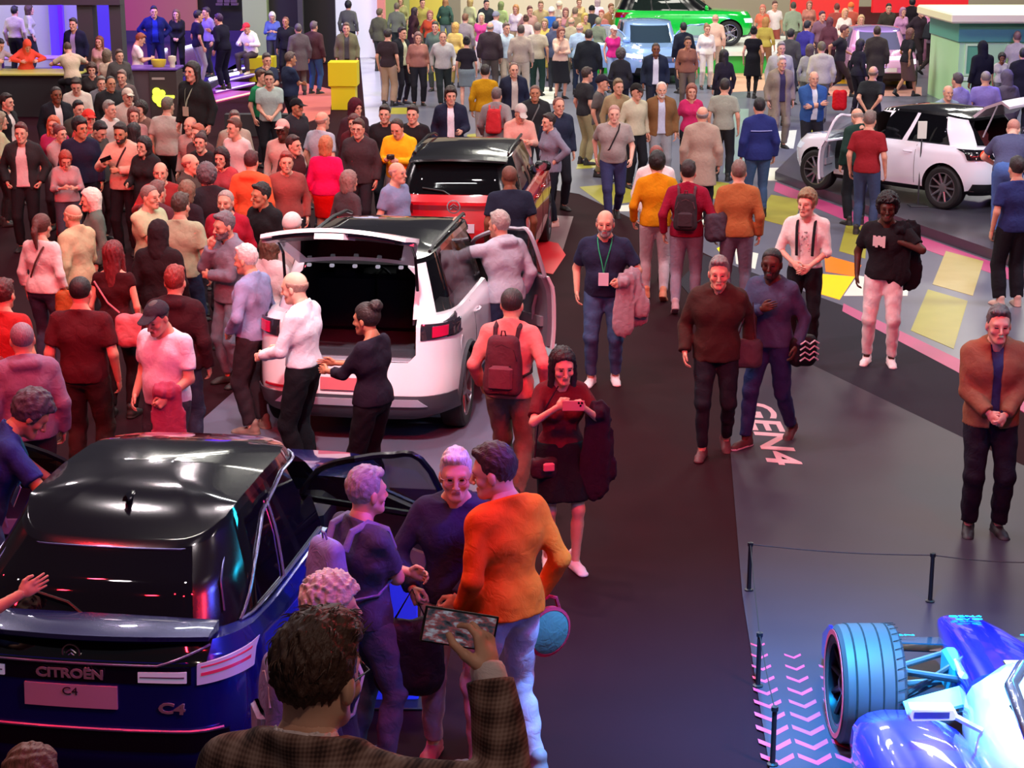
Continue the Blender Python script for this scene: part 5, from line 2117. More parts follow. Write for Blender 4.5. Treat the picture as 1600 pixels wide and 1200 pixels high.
def build_white_hatch():
    S = dict(L=3.95, W=1.76, H=1.46, belt=.97, hood=.86, deck=1.0, gh=(-1.75, -1.42, .30, 1.08, .68), drop=.08, axles=(-1.23, 1.27), r=.335, seams=(-.70, -.02, .95), pill=((.48, .55),), rim='ten', crown=.05)
    white = mat('#e9ecf6', .22, 0, 1.0)
    car, sh, gh = blend_car('car', 'small white hatchback with open doors and raised tailgate on a low grey platform', 6.45, 28.9, -41, S, .15)
    door = prism_side([(.0, .40), (.84, .40), (.93, .56), (.93, .97), (.20, 1.37), (-.02, 1.37)], .40, 1.3)
    cabin = box_mesh(-1.0, -.66, .44, .88, .66, 1.2)
    cabg = box_mesh(-1.0, -.52, .80, .40, .52, 1.37)
    boot = box_mesh(-2.4, -.52, .62, -.9, .52, 1.2, 2, .06)
    bootg = box_mesh(-2.4, -.48, .70, -.9, .48, 1.34, 2, .08)
    shells(car, S, sh, gh, white, mat('#101114', .1, 0, 1), glass_dark('#0b0c11', .3), cuts=[door, cabin, boot], gcuts=[cabg, door, bootg], pillar='body')
    for y in (.35, -.35):
        seat(car, -.10, y, .48, cloth('#c9c6be'))
    d = MB()
    d.box(.48, -.62, .68, .86, .62, .90, 0, .06)
    d.build('dashboard', mat('#9aa4ae', .5), car, smooth=True)
    s = MB()
    s.box(.46, -.12, .90, .48, .14, 1.02, 0, .008)
    s.build('display_screen', mat('#9cc0d8', .2, emit=.6), car)
    steering(car, .34, .34, .88, mat('#1c1d22', .5))
    b = MB()
    b.box(-1.05, -.56, .44, -.68, .56, .62, 0, .06)
    b.box(-1.1, -.56, .56, -.96, .56, 1.10, 0, .06)
    b.build('rear_bench', cloth('#c9c6be'), car, smooth=True)
    open_door(car, sh, gh, -.02, .95, .36, 1, 62, white, white, glass_dark('#b8c8d0', .7), .97, 1.34, 'front_door', mat('#8a8f98', .5), .52)
    # tailgate up
    tg = empty('tailgate', (-1.48, 0, 1.43), 0, car)
    tg.rotation_euler = (0, R(24), 0)
    rings = []
    for i in range(13):
        s_ = 1 - i / 6
        w = .62
        y = w * s_
        e = .10 * s_ * s_
        rings.append([(0, y * .86, .0), (-.35 + e * .5, y * .98, .05), (-.72 + e, y, .03), (-.82 + e, y, -.10), (-.80 + e, y * .98, -.13), (-.69 + e, y * .96, -.01), (-.35 + e * .5, y * .94, .01), (-.02, y * .82, -.035)])
    mb = MB()
    mb.loft(rings)
    mb.build('tailgate_skin', white, tg, smooth=True)
    w = MB()
    w.box(-.58, -.46, -.012, -.12, .46, .004, 0, .004)
    w.build('rear_window', mat('#0b0c10', .08), tg, mtx=Matrix.Rotation(R(6), 4, 'Y'))
    for s_ in (1, -1):
        st = MB()
        st.tube([(-.08, s_ * .54, -.36), (-.50, s_ * .58, -.01)], .012, 8)
        st.build('gas_strut', mat('#c8ccd6', .3, .5), tg)
    f = sh.rear
    for s_ in (1, -1):
        T_ = lamp(car, 'tail_lamp', f, ((s_ * .52, .82), (s_ * .84, .80), (s_ * .84, .96), (s_ * .60, .96)), mat('#15151a', .1, 0, 1), .012, 12, 3)
        mb = MB()
        c = f(s_ * .70, .885, .03)
        mb.lathe([(.045, 0), (.075, 0), (.075, .012), (.045, .012)], 'x', 24, (0, 0, 0), closed=True)
        mb.lathe([(0, 0), (.022, 0), (.022, .012), (0, .012)], 'x', 16, (0, 0, 0))
        mb.build('ring_lamp', mat('#ff3a20', .2, emit=1.6), T_, mtx=Matrix.Translation(c - Vector((.012, 0, 0))) @ Matrix.Rotation(s_ * R(-28), 4, 'Z'))
    lamp(car, 'bumper_cladding', f, ((.80, .28), (-.80, .28), (-.80, .44), (.80, .44)), BLACKP(), .014, 26, 3, .03)
    lamp(car, 'bumper_slot', f, ((.55, .52), (-.55, .52), (-.55, .56), (.55, .56)), mat('#1c1c20', .4), .014, 14, 1)
    mirror(car, sh, gh, .78, 1.0, -1, white)
    for s_ in (-1, 1):
        lamp(car, 'head_lamp', sh.front, ((s_ * .5, .66), (s_ * .8, .66), (s_ * .8, .78), (s_ * .5, .76)), mat('#c8d4e0', .1, emit=.3), .012, 8, 3)
    return car


def nose(car, S, sh, gh, paint_m, lampm, grille_m, zl=(.66, .80), y=(.46, .80), platetext=None):
    f = sh.front
    for s_ in (1, -1):
        lamp(car, 'head_lamp', f, ((s_ * y[0], zl[0]), (s_ * y[1], zl[0] + .02), (s_ * y[1], zl[1]), (s_ * y[0], zl[1] - .01)), lampm, .014, 10, 3)
    lamp(car, 'grille', f, ((-.44, .60), (.44, .60), (.44, .76), (-.44, .76)), grille_m, .010, 12, 3)
    lamp(car, 'lower_intake', f, ((-.62, .32), (.62, .32), (.58, .46), (-.58, .46)), BLACKP(), .012, 14, 3)
    plate(car, sh, 0, .54, .52, .11, 'front', col='#f0f0f4', off=.02)
    for sd in (1, -1):
        mirror(car, sh, gh, S['gh'][3] - .32, S['belt'] + .02, sd, paint_m)


def build_far_cars():
    # pale blue car, nose to the camera, doors open
    S = dict(L=4.1, W=1.80, H=1.56, belt=1.02, hood=.94, deck=1.05, gh=(-1.9, -1.6, .35, 1.05, .72), drop=.06, axles=(-1.3, 1.28), r=.35, seams=(-.85, -.0, .98), pill=((.46, .52),), rim='five')
    pb = mat('#8fb4e6', .22, .1, 1)
    car, sh, gh = blend_car('car', 'pale blue car facing the aisle with its front doors open', 3.75, 50.2, 176, S, .0)
    shells(car, S, sh, gh, pb, pb, glass_dark('#2a3a48'), pillar='body')
    nose(car, S, sh, gh, pb, mat('#e8f2ff', .1, emit=.8), mat('#3a4c5c', .3), (.70, .82), (.42, .82))
    for sd, an in ((1, 58), (-1, 58)):
        open_door(car, sh, gh, -.02, .98, .36, sd, an, pb, pb, glass_dark('#c0d4e0', .7), 1.02, 1.45, 'front_door', mat('#5a7088', .5), .5)
    lamp(car, 'bonnet_line', lambda x, y, o: sh.top(x, y, o), ((1.15, -.5), (1.75, -.4), (1.75, .4), (1.15, .5)), pb, .012, 8, 8, .012)
    # green car side-on on its plinth
    S = dict(L=4.15, W=1.80, H=1.55, belt=1.02, hood=.98, deck=1.04, gh=(-1.95, -1.7, .20, .95, .74), drop=.05, axles=(-1.30, 1.32), r=.37, seams=(-.85, -.05, .92), pill=((.30, .34), (.62, .67)), rim='five')
    gr = mat('#00c43c', .22, .1, 1)
    car, sh, gh = blend_car('car', 'bright green car side-on atop a white and green plinth', 5.05, 54.3, 90, S, .62)
    shells(car, S, sh, gh, gr, mat('#e8f0e8', .2, 0, 1), glass_dark('#1a2420'))
    nose(car, S, sh, gh, gr, mat('#e8f2ff', .1, emit=.8), BLACKP())
    tail_basic(car, S, sh, gh, mat('#7a0a14', .15), .82, .98, .55, .86, .8)
    # lilac and pink car
    S = dict(L=3.9, W=1.76, H=1.48, belt=.96, hood=.88, deck=1.0, gh=(-1.75, -1.5, .28, 1.02, .70), drop=.07, axles=(-1.25, 1.25), r=.34, seams=(-.75, -.02, .95), pill=((.46, .52),), rim='five')
    pk = mat('#e9a8d8', .22, .05, 1)
    li = mat('#a98ad8', .22, .1, 1)
    car, sh, gh = blend_car('car', 'pink car with a lilac roof facing the aisle', 9.75, 48.6, 183, S, .0)
    shells(car, S, sh, gh, pk, li, glass_dark('#5a5a78'), pillar='body')
    nose(car, S, sh, gh, pk, mat('#fff4ff', .1, emit=.6), mat('#d0a0c8', .3))
    # dark car under a red stand far away
    return


# ---------------------------------------------------------------- the single-seat racer on its stand
def build_racer():
    e = car_root('racing_car', 'blue and white single-seat racing car with fat front tyres on the chevron floor', 2.80, 9.62, 0)
    blue = mat('#0a22e0', .22, .15, 1)
    violet = mat('#3d34d8', .25, .1, 1)
    white = mat('#eef2fa', .22, 0, 1)
    carbon = mat('#17181c', .35, 0, .6)
    grey = mat('#7f959c', .3, .6)
    cyan = mat('#20e0f0', .4, emit=.35)

    def sect(x, w, zt, zb, k=.55, n=20):
        pts = []
        for i in range(n):
            a = 2 * math.pi * i / n
            c, s_ = math.cos(a), math.sin(a)
            pts.append((x, w * math.copysign(abs(c) ** k, c), (zt + zb) / 2 + (zt - zb) / 2 * math.copysign(abs(s_) ** k, s_)))
        return pts
    mb = MB()
    mb.loft([sect(*q) for q in ((.86, .10, .40, .33, .7), (.84, .135, .43, .31, .6), (.72, .155, .46, .29), (.40, .195, .535, .27), (.05, .24, .60, .26), (-.30, .285, .66, .25), (-.62, .33, .705, .25))])
    mb.build('nose_cone', blue, e, smooth=True)
    mb = MB()
    for s_ in (1, -1):
        mb.tube([(.12, s_ * .218, .50), (-.40, s_ * .292, .585)], [.022, .032], 8, flat=.6)
    mb.build('nose_stripe', white, e, smooth=True)
    c = Matrix(((0, 1, 0), (-1, 0, 0), (0, 0, 1))).to_4x4()

    def nose_txt(t, size, x, z, xs=1.0):
        me = text_mesh(t, size, .002, xs=xs)
        sl = math.atan2(.075, .32)
        M = Matrix.Translation((x, 0, z)) @ Matrix.Rotation(sl, 4, 'Y') @ Matrix.Rotation(-math.pi / 2, 4, 'Z')
        link('lettering', me, e, [cyan], mtx=M)
    nose_txt('GEN4', .075, .70, .480, 1.1)
    nose_txt('EVO', .06, .60, .503, 1.5)
    # bulkhead slot with two little lamps
    mb = MB()
    mb.box(-.56, -.10, .70, -.48, .10, .712, 0, .01)
    mb.build('brake_slot', carbon, e)
    mb = MB()
    for y in (-.045, .045):
        mb.lathe([(0, 0), (.022, 0), (.02, .02), (0, .024)], 'z', 12, (-.56, y, .712))
    mb.build('slot_lamp', mat('#a0e8f4', .2, emit=.8), e)
    # cockpit tub in white, with rim opening and halo
    mb = MB()
    mb.loft([sect(*q) for q in ((-.50, .02, .715, .66, .8), (-.56, .16, .73, .40), (-.75, .37, .745, .22), (-1.15, .42, .76, .16), (-1.6, .44, .78, .14), (-2.3, .42, .84, .12), (-3.0, .25, .90, .14), (-3.7, .12, .70, .2))])
    tub = cut(mb.mesh('cockpit_tub', True), [box_mesh(-1.95, -.24, .45, -1.08, .24, 1.3, 1, .10)])
    o = link('cockpit_tub', tub, e, [white, carbon, carbon, carbon])
    o.modifiers.new('edges', 'EDGE_SPLIT').split_angle = R(40)
    halo = MB()
    halo.tube([(-.92, 0, .72), (-1.0, 0, .86), (-1.08, 0, .96)], [.03, .026, .03], 10)
    halo.tube([(-1.98, .30, .80), (-1.8, .34, .93), (-1.45, .33, 1.0), (-1.18, .20, .985), (-1.08, 0, .97), (-1.18, -.20, .985), (-1.45, -.33, 1.0), (-1.8, -.34, .93), (-1.98, -.30, .80)], .035, 10)
    halo.build('halo', mat('#8e98a6', .18, .7, 1), e, smooth=True)
    rest = MB()
    rest.box(-2.0, -.2, .72, -1.86, .2, .98, 0, .06)
    rest.build('headrest', carbon, e, smooth=True)
    mb = MB()
    pts = [(0, .13 * math.cos(2 * math.pi * i / 20), .09 * math.sin(2 * math.pi * i / 20)) for i in range(21)]
    mb.tube(pts, .014, 6, cap=False)
    mb.box(-.015, -.1, -.05, .015, .1, .05, 0, .012)
    mb.build('steering_wheel', carbon, e, smooth=True, mtx=Matrix.Translation((-1.22, 0, .74)) @ Matrix.Rotation(R(-30), 4, 'Y'))
    # mirrors on stalks
    for s_ in (1, -1):
        mb = MB()
        mb.loft([[(-1.18 + dx, s_ * (.66 + y * k), .74 + z * k) for y, z in ((-.12, -.03), (.11, -.035), (.125, 0), (.11, .035), (-.12, .03), (-.135, 0))] for dx, k in ((.06, .5), (.03, .95), (-.05, 1), (-.06, .9))])
        mb.tube([(-1.18, s_ * .55, .72), (-1.25, s_ * .40, .66)], .018, 6)
        m_ = mb.build('wing_mirror', white, e, smooth=True)
        g = MB()
        g.box(-1.243, min(s_ * .57, s_ * .75), .725, -1.240, max(s_ * .57, s_ * .75), .758)
        g.build('mirror_glass', mat('#6e7884', .1, .8), m_)
    # side pods / wheel fairings
    for s_ in (1, -1):
        mb = MB()
        mb.loft([[(x, s_ * (yc + w * math.copysign(abs(math.cos(a)) ** .7, math.cos(a))), max(.06, zb + (zt - zb) * (.5 + .5 * math.copysign(abs(math.sin(a)) ** .7, math.sin(a))))) for a in [2 * math.pi * i / 18 for i in range(18)]] for x, yc, w, zt, zb in ((-.42, .70, .02, .30, .22), (-.46, .71, .14, .38, .12), (-.60, .70, .24, .47, .08), (-.85, .67, .30, .53, .07), (-1.2, .64, .32, .55, .06), (-1.8, .62, .32, .56, .06), (-2.5, .52, .26, .5, .06), (-3.1, .40, .10, .4, .08))])
        mb.build('side_fairing', violet, e, smooth=True)
    fl = MB()
    fl.prism([(-.3, -.3), (-.3, .3), (-.8, .82), (-2.9, .85), (-3.2, .5), (-3.2, -.5), (-2.9, -.85), (-.8, -.82)][::-1], .04, .065)
    fl.build('floor_tray', carbon, e)
    # front wing: two planes each side with end plate
    for s_ in (1, -1):
        mb = MB()
        for (x, z, ch, t, y1) in ((.98, .20, .34, .02, .80), (.78, .30, .26, .018, .80)):
            rings = []
            for i in range(7):
                y = .11 + (y1 - .11) * i / 6
                rings.append([(x + .02, s_ * y, z), (x - ch * .4, s_ * y, z + .035 + .02 * i / 6), (x - ch, s_ * y, z + .07 + .03 * i / 6), (x - ch, s_ * y, z + .062 + .03 * i / 6), (x - ch * .4, s_ * y, z + .015)])
            mb.loft(rings)
        w = mb.build('front_wing', mat('#1f5f78', .3, .2, 1), e, smooth=True)
        ep = MB()
        ep.loft([[(x, s_ * .80 + dy, z) for x, z in ((1.0, .10), (.50, .08), (.42, .34), (.50, .42), (.80, .38), (1.0, .24))] for dy in (0, .02)])
        ep.build('end_plate', blue, w)
        tx = text_mesh('CITROËN', .055, .002, xs=1.7)
        M = Matrix.Translation((.62, s_ * .52, .390)) @ Matrix.Rotation(R(16), 4, 'Y') @ Matrix.Rotation(-math.pi / 2, 4, 'Z')
        link('lettering', tx, w, [cyan], mtx=M)
    mb = MB()
    for s_ in (1, -1):
        mb.tube([(.70, s_ * .08, .30), (.86, s_ * .085, .22)], .02, 6)
    mb.build('wing_pylon', carbon, e)
    # wheels, uprights and wishbones
    rimm = mat('#22242a', .3, .6)
    for s_ in (1, -1):
        wh = wheel(e, 0, s_, 0, .35, .36, 'ten', rimm)
        wh.location.y = s_ * .745
        wh.material_slots[0].material = mat('#36383c', .6)
        ring = MB()
        ring.lathe([(.285, .184), (.315, .184), (.315, .1865), (.285, .1865)], 'y', 40, closed=True)
        ring.build('tyre_band', mat('#e04858', .5), wh)
        gv = MB()
        for yy in (-.11, -.04, .04, .11):
            gv.lathe([(.3495, yy - .006), (.3508, yy - .005), (.3508, yy + .005), (.3495, yy + .006)], 'y', 40, closed=True)
        for k in range(36):
            a = 2 * math.pi * k / 36
            gv.tube([(.3503 * math.cos(a), -.17, .3503 * math.sin(a)), (.3503 * math.cos(a + .05), -.12, .3503 * math.sin(a + .05))], .0025, 4)
        gv.build('tread_groove', mat('#0c0c0e', .9), wh)
        wr = wheel(e, -2.95, s_, 0, .36, .38, 'ten', rimm)
        wr.location.y = s_ * .72
        for (a, b) in (((.16, .17, .50), (.02, .57, .44)), ((-.30, .22, .50), (-.02, .57, .44)), ((.20, .17, .32), (.02, .57, .22)), ((-.34, .22, .30), (-.02, .57, .22)), ((-.16, .22, .58), (0, .56, .24)), ((.02, .20, .36), (.1, .57, .30))):
            w = MB()
            A_, B_ = Vector((a[0], s_ * a[1], a[2])), Vector((b[0], s_ * b[1], b[2]))
            w.tube([A_, B_], .017, 8, flat=1.9)
            w.build('wishbone', grey, e, smooth=True)
        up = MB()
        up.box(-.10, min(s_ * .52, s_ * .58), .20, .10, max(s_ * .52, s_ * .58), .50, 0, .02)
        up.build('upright', grey, e)
        bx = MB()
        bx.box(-.24, min(s_ * .21, s_ * .30), .34, .06, max(s_ * .21, s_ * .30), .56, 0, .02)
        bx.build('sensor_box', mat('#2a9fc0', .35), e)
        dk = MB()
        dk.loft([[(x, s_ * y, z) for y, z in ((.26, .50), (.60, .40), (.60, .385), (.26, .48))] for x in (-.34, -.42, -.56)])
        dk.build('brake_scoop', mat('#9fd8dc', .3), e)
    rw = MB()
    rw.box(-3.9, -.6, .86, -3.6, .6, .90, 0, .015)
    rw.box(-3.95, -.63, .5, -3.5, -.6, .95, 0, .01)
    rw.box(-3.95, .6, .5, -3.5, .63, .95, 0, .01)
    rw.build('rear_wing', blue, e)
    return e


CAR_BLUE = build_blue_hatchback()
CAR_WHITE = build_white_suv()
build_red_suv()
build_white_hatch()
build_far_cars()
RACER = build_racer()
# ================================================================ the hall: floors, platforms, stands
def floor_mat(c1, c2, rough, scale=3.0, bump=0.0, spec=.4):
    m, nt, b = _new('floor_finish')
    tc = nt.nodes.new('ShaderNodeTexCoord')
    n = nt.nodes.new('ShaderNodeTexNoise')
    n.inputs['Scale'].default_value = scale
    n.inputs['Detail'].default_value = 6
    nt.links.new(tc.outputs['Object'], n.inputs['Vector'])
    mx = nt.nodes.new('ShaderNodeMix')
    mx.data_type = 'RGBA'
    mx.inputs['A'].default_value = (*lin(c1), 1)
    mx.inputs['B'].default_value = (*lin(c2), 1)
    nt.links.new(n.outputs['Fac'], mx.inputs['Factor'])
    nt.links.new(mx.outputs['Result'], b.inputs['Base Color'])
    b.inputs['Roughness'].default_value = rough
    b.inputs['Specular IOR Level'].default_value = .06 if bump else spec
    if bump:
        n2 = nt.nodes.new('ShaderNodeTexNoise')
        n2.inputs['Scale'].default_value = 300
        nt.links.new(tc.outputs['Object'], n2.inputs['Vector'])
        bp = nt.nodes.new('ShaderNodeBump')
        bp.inputs['Strength'].default_value = bump
        bp.inputs['Distance'].default_value = .003
        nt.links.new(n2.outputs['Fac'], bp.inputs['Height'])
        nt.links.new(bp.outputs['Normal'], b.inputs['Normal'])
    return m


def slab(name, pix, z0, z1, m, at=None, parent=None, kind=True):
    """floor piece whose outline is given by points of the photograph (on its top) or in plan (at)"""
    pts = at or [(G(x, y, z1).x, G(x, y, z1).y) for x, y in pix]
    ar = sum(pts[i][0] * pts[(i + 1) % len(pts)][1] - pts[(i + 1) % len(pts)][0] * pts[i][1] for i in range(len(pts)))
    if ar < 0:
        pts = pts[::-1]
    mb = MB()
    mb.prism(pts, z0, z1)
    o = mb.build(name, m, parent)
    if kind and parent is None:
        struct(o)
    return o


mb = MB()
mb.box(-45, -6, -.2, 45, 100, 0)
FLOOR = struct(mb.build('floor', floor_mat('#230910', '#2b0d15', .75, 1.2, .3)))
# pale hall floor of the further aisles
hall = slab('floor_hall', [(660, 262), (905, 303), (1010, 352), (1110, 400), (1210, 440), (1330, 482), (1500, 570), (1640, 660), (1700, 600), (1700, -60), (600, -60), (560, 84), (592, 96), (600, 215)], .0, .004, floor_mat('#5c5d6c', '#6a6b78', .3, 2.0))
# the racing stand with glossy violet-brown floor
stand = slab('floor_racing_stand', [(1205, 1215), (1160, 930), (1140, 690), (1128, 520), (1240, 556), (1522, 692), (1760, 800), (1900, 1215)], .0, .012, floor_mat('#322c36', '#3b3440', .42, 1.5, 0, .12))
# magenta edging along the road of the hall
for nm, a, b_ in (('trim_1', [(1318, 474), (1500, 562), (1640, 648), (1640, 668), (1494, 580), (1316, 486)], .007), ('trim_2', [(1212, 284), (1320, 326), (1430, 366), (1580, 420), (1660, 450), (1660, 466), (1574, 436), (1425, 382), (1316, 342), (1209, 298)], .007)):
    slab(nm, a, .0, b_, mat('#b03a6e', .45))
# yellow and white pieces of the floor graphics, laid like crossings; the gold and orange glow is painted light
yel, yw, wht = floor_mat('#948f2a', '#a8a23e', .35, 3), floor_mat('#a8964e', '#bcae70', .35, 3), floor_mat('#d8dccb', '#e6e8d8', .35, 3)
gold = mat('#ffc400', .3, emit=.4)  # bright sheen on the floor, put in as a glowing colour
for pix, m in (
    ([(1478, 392), (1537, 408), (1520, 462), (1457, 444)], yw), ([(1450, 452), (1512, 470), (1490, 545), (1423, 516)], yel),
    ([(1322, 352), (1356, 352), (1352, 404), (1311, 392)], yel), ([(1288, 398), (1346, 414), (1338, 432), (1290, 424)], mat('#ff7a10', .3, emit=.25)),  # the orange piece carries the floor's lit glow in its colour
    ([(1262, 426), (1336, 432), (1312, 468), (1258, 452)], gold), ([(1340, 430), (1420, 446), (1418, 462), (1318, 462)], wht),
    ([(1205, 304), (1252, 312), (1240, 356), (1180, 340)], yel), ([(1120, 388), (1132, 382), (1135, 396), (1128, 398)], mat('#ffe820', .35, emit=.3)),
    ([(1148, 388), (1185, 396), (1180, 420), (1150, 412)], wht), ([(905, 292), (985, 285), (995, 314), (945, 322)], yel), ([(960, 322), (1000, 318), (1000, 330), (965, 330)], wht),
    ([(1084, 330), (1120, 334), (1115, 352), (1086, 350)], wht), ([(1105, 282), (1140, 286), (1128, 312), (1096, 308)], yel), ([(1195, 262), (1235, 262), (1215, 282), (1190, 282)], wht),
    ([(665, 112), (690, 112), (688, 126), (660, 126)], yel), ([(730, 210), (752, 208), (752, 226), (728, 228)], yel), ([(612, 168), (640, 168), (640, 178), (610, 178)], yel),
    ([(1255, 190), (1290, 190), (1285, 225), (1250, 225)], yel), ([(1215, 205), (1245, 203), (1240, 232), (1210, 230)], wht), ([(905, 250), (935, 248), (930, 262), (900, 264)], yel),
    ([(830, 135), (870, 137), (868, 162), (826, 160)], wht), ([(1145, 170), (1170, 170), (1165, 270), (1130, 270)], mat('#8aa09a', .3)), ([(1270, 118), (1420, 120), (1420, 132), (1265, 130)], mat('#d8a020', .3)),
    ([(1100, 112), (1210, 112), (1215, 140), (1120, 145)], mat('#d8a488', .4)), ([(1270, 134), (1440, 136), (1440, 150), (1265, 150)], mat('#d89c8c', .35)),
):
    slab('floor_graphic_and_light', pix, .004, .008, m, parent=None).name = 'floor_graphic_and_light'
# lighter show plate under the white SUV, red floor piece and a painted patch of light beyond it
h_ = R(8.5)
slab('floor_show_plate', None, 0, .006, floor_mat('#5c566a', '#686276', .4, 2, 0, .3), at=[(-1.12 + x * math.sin(h_) - y * math.cos(h_), 17.62 + x * math.cos(h_) + y * math.sin(h_)) for x, y in ((-3.3, 1.6), (-3.3, -1.45), (1.9, -1.35), (1.9, 1.6))])
slab('floor_graphic_and_light', [(838, 335), (896, 338), (876, 402), (838, 384)], .0, .004, floor_mat('#6a4c4e', '#74565a', .5, 3))  # lit area of the floor, put in as a paler slab
slab('floor_graphic_and_light', [(834, 372), (872, 380), (884, 398), (864, 428), (840, 424)], .004, .008, mat('#d01020', .45))
# carpet patch and low grey platform of the small white hatchback
slab('floor_carpet', [(1100, 398), (1330, 482), (1500, 572), (1522, 692), (1240, 556), (1128, 520), (1060, 440)], .0, .006, floor_mat('#25202a', '#2c2630', .7, 2, .3))
slab('platform', [(1211, 268), (1330, 312), (1440, 352), (1575, 398), (1720, 440), (1720, 250), (1480, 205), (1290, 190)], .004, .15, floor_mat('#3d3a42', '#474450', .3, 2))
slab('floor_vehicle_stand', [(1212, 278), (1330, 321), (1440, 361), (1576, 407), (1575, 399), (1440, 353), (1330, 313), (1212, 269)], .004, .02, mat('#18181a', .5))
# chevron print, fading out forwards, and the big letters
mat_chev = mat('#d83c66', .4)
mb = MB()
w_, t_, d_ = .095, .060, .10
mb.add([(-w_, d_, 0), (0, 0, 0), (w_, d_, 0), (w_, d_ + t_, 0), (0, t_, 0), (-w_, d_ + t_, 0), (-w_, d_, .0015), (0, 0, .0015), (w_, d_, .0015), (w_, d_ + t_, .0015), (0, t_, .0015), (-w_, d_ + t_, .0015)], [(6, 7, 10, 11), (7, 8, 9, 10), (0, 1, 7, 6), (1, 2, 8, 7), (2, 3, 9, 8), (3, 4, 10, 9), (4, 5, 11, 10), (5, 0, 6, 11)])
me_c = mb.mesh('chevron')
for ci in range(5):
    for ri in range(18):
        y = 8.7 + ri * .185
        x = 1.585 + ci * .215 + (y - 10.3) * .06
        if ci > 3 or y > 11.0 - .14 * ci:
            continue
        k = 1.0 - max(0, (y - 9.7)) * .42
        o = link('chevron', me_c, stand, [mat_chev], loc=(x, y, .012))
        o.scale = (k, k * .95, 1)
me = text_mesh('GEN4', .62, .001, .12, bold=.02)
M = Matrix(((0, .66, 0), (-1.30, 0, 0), (0, 0, 1))).to_4x4()
M.translation = (G(1199, 676).x, 15.9, .0135)
link('floor_lettering', me, stand, [mat('#d8a0a8', .4)], mtx=M)

# low barrier: black posts with a cord through their heads
posts = [(1170, 922), (1453, 940), (1650, 952), (1184, 1072), (1207, 1195)]
PP = []
for i, (px, py) in enumerate(posts):
    g = G(px, py, .012)
    PP.append(g)
    mb = MB()
    mb.lathe([(0, 0), (.032, 0), (.032, .008), (.016, .014), (.014, .33), (.020, .335), (.020, .36), (0, .365)], 'z', 14)
    o = mb.build('barrier_post', mat('#121216', .4), loc=(g.x, g.y, .012), smooth=True)
    thing(o, ('slim black barrier post at the far corner of the racing stand', 'slim black barrier post in line behind the nose of the racing car', 'slim black barrier post beyond the frame edge of the racing stand', 'slim black barrier post beside the pink floor chevrons', 'slim black barrier post by the stand edge, closest to the balcony')[i], 'post', 'barrier posts of the racing stand')
for a, b_, lb in ((0, 1, 'thin black barrier cord along the far side of the racing stand'), (1, 2, 'thin black barrier cord running on past the racing car nose'), (0, 3, 'thin black barrier cord down the aisle side of the racing stand'), (3, 4, 'thin black barrier cord beside the chevron floor')):
    p, q = PP[a] + Vector((0, 0, .345)), PP[b_] + Vector((0, 0, .345))
    mb = MB()
    mb.tube([p.lerp(q, k / 8) - Vector((0, 0, .02 * math.sin(math.pi * k / 8))) for k in range(9)], .004, 6)
    thing(mb.build('barrier_rope', mat('#101014', .6)), lb, 'cord', 'barrier cords')

# ---- stand furniture at the back, violet stage
black_w = floor_mat('#232528', '#2a2c2e', .6, 2)
stage_z = .30
# stage deck
dk = [(-27, 41.2), (-13.6, 41.2), (-11.4, 42.6), (-7.6, 43.6), (-7.6, 62), (-27, 62)]
slab('floor_stage', None, 0, stage_z, black_w, at=dk)
slab('floor_stage_top', None, stage_z, stage_z + .01, floor_mat('#2a1f66', '#36287c', .25, 2), at=[(-14.2, 42.8), (-11.3, 42.8), (-7.8, 43.8), (-7.8, 61.5), (-14.2, 61.5)])
# lit steps at the front of the stage
for i in range(4):
    p0, p1 = G(338, 160 - 6 * i * 1.6, .02), G(398, 146 - 6 * i * 1.6, .02)
    a, b_ = Vector((p0.x, p0.y, 0)), Vector((p1.x, p1.y, 0))
    z = .075 * (i + 1)
    n = Vector((a.y - b_.y, b_.x - a.x, 0)).normalized()
    if n.y < 0:
        n = -n
    pts = [(v.x, v.y) for v in (a, b_, b_ + n * .9, a + n * .9)]
    st = slab('step', None, 0 if i == 0 else z - .075, z, mat(('#b04090', '#8a3ab8', '#6a34c0', '#5030a8')[i], .3), at=pts, parent=FLOOR)
    ed = MB()
    ed.tube([(a.x, a.y - .01, z - .02), (b_.x, b_.y - .01, z - .02)], .022, 6)
    ed.build('step_light', mat('#ff9a90' if i == 0 else '#e8d8ff', .3, emit=1.8 if i in (0, 3) else .3), st)
for i, (x0, y0, x1, y1) in enumerate(((248, 81, 260, 77), (282, 76, 304, 70), (328, 124, 372, 114))):
    a, b_ = G(x0, y0, stage_z + .05), G(x1, y1, stage_z + .05)
    mb = MB()
    mb.tube([a, b_], .045, 8)
    mb.tube([a - Vector((0, 0, .05)), a], .02, 6)
    mb.tube([b_ - Vector((0, 0, .05)), b_], .02, 6)
    thing(mb.build('light_bar', mat('#e0d4ff', .3, emit=2.4)), ('short glowing light bar behind the dark blue clad man on the violet stage', 'glowing white light bar behind the slim woman on the violet stage', 'long glowing white light bar at the edge of the violet stage')[i], 'light', 'light bars on the stage')


def wall_px(name, x0, x1, ytop, y, z0, m, thick=.25, z1=None):
    a, b_ = Yp(x0, 50, y), Yp(x1, 50, y)
    zt = z1 if z1 is not None else Yp(800, ytop, y).z
    mb = MB()
    mb.box(min(a.x, b_.x), y, z0, max(a.x, b_.x), y + thick, zt)
    return struct(mb.build(name, m))


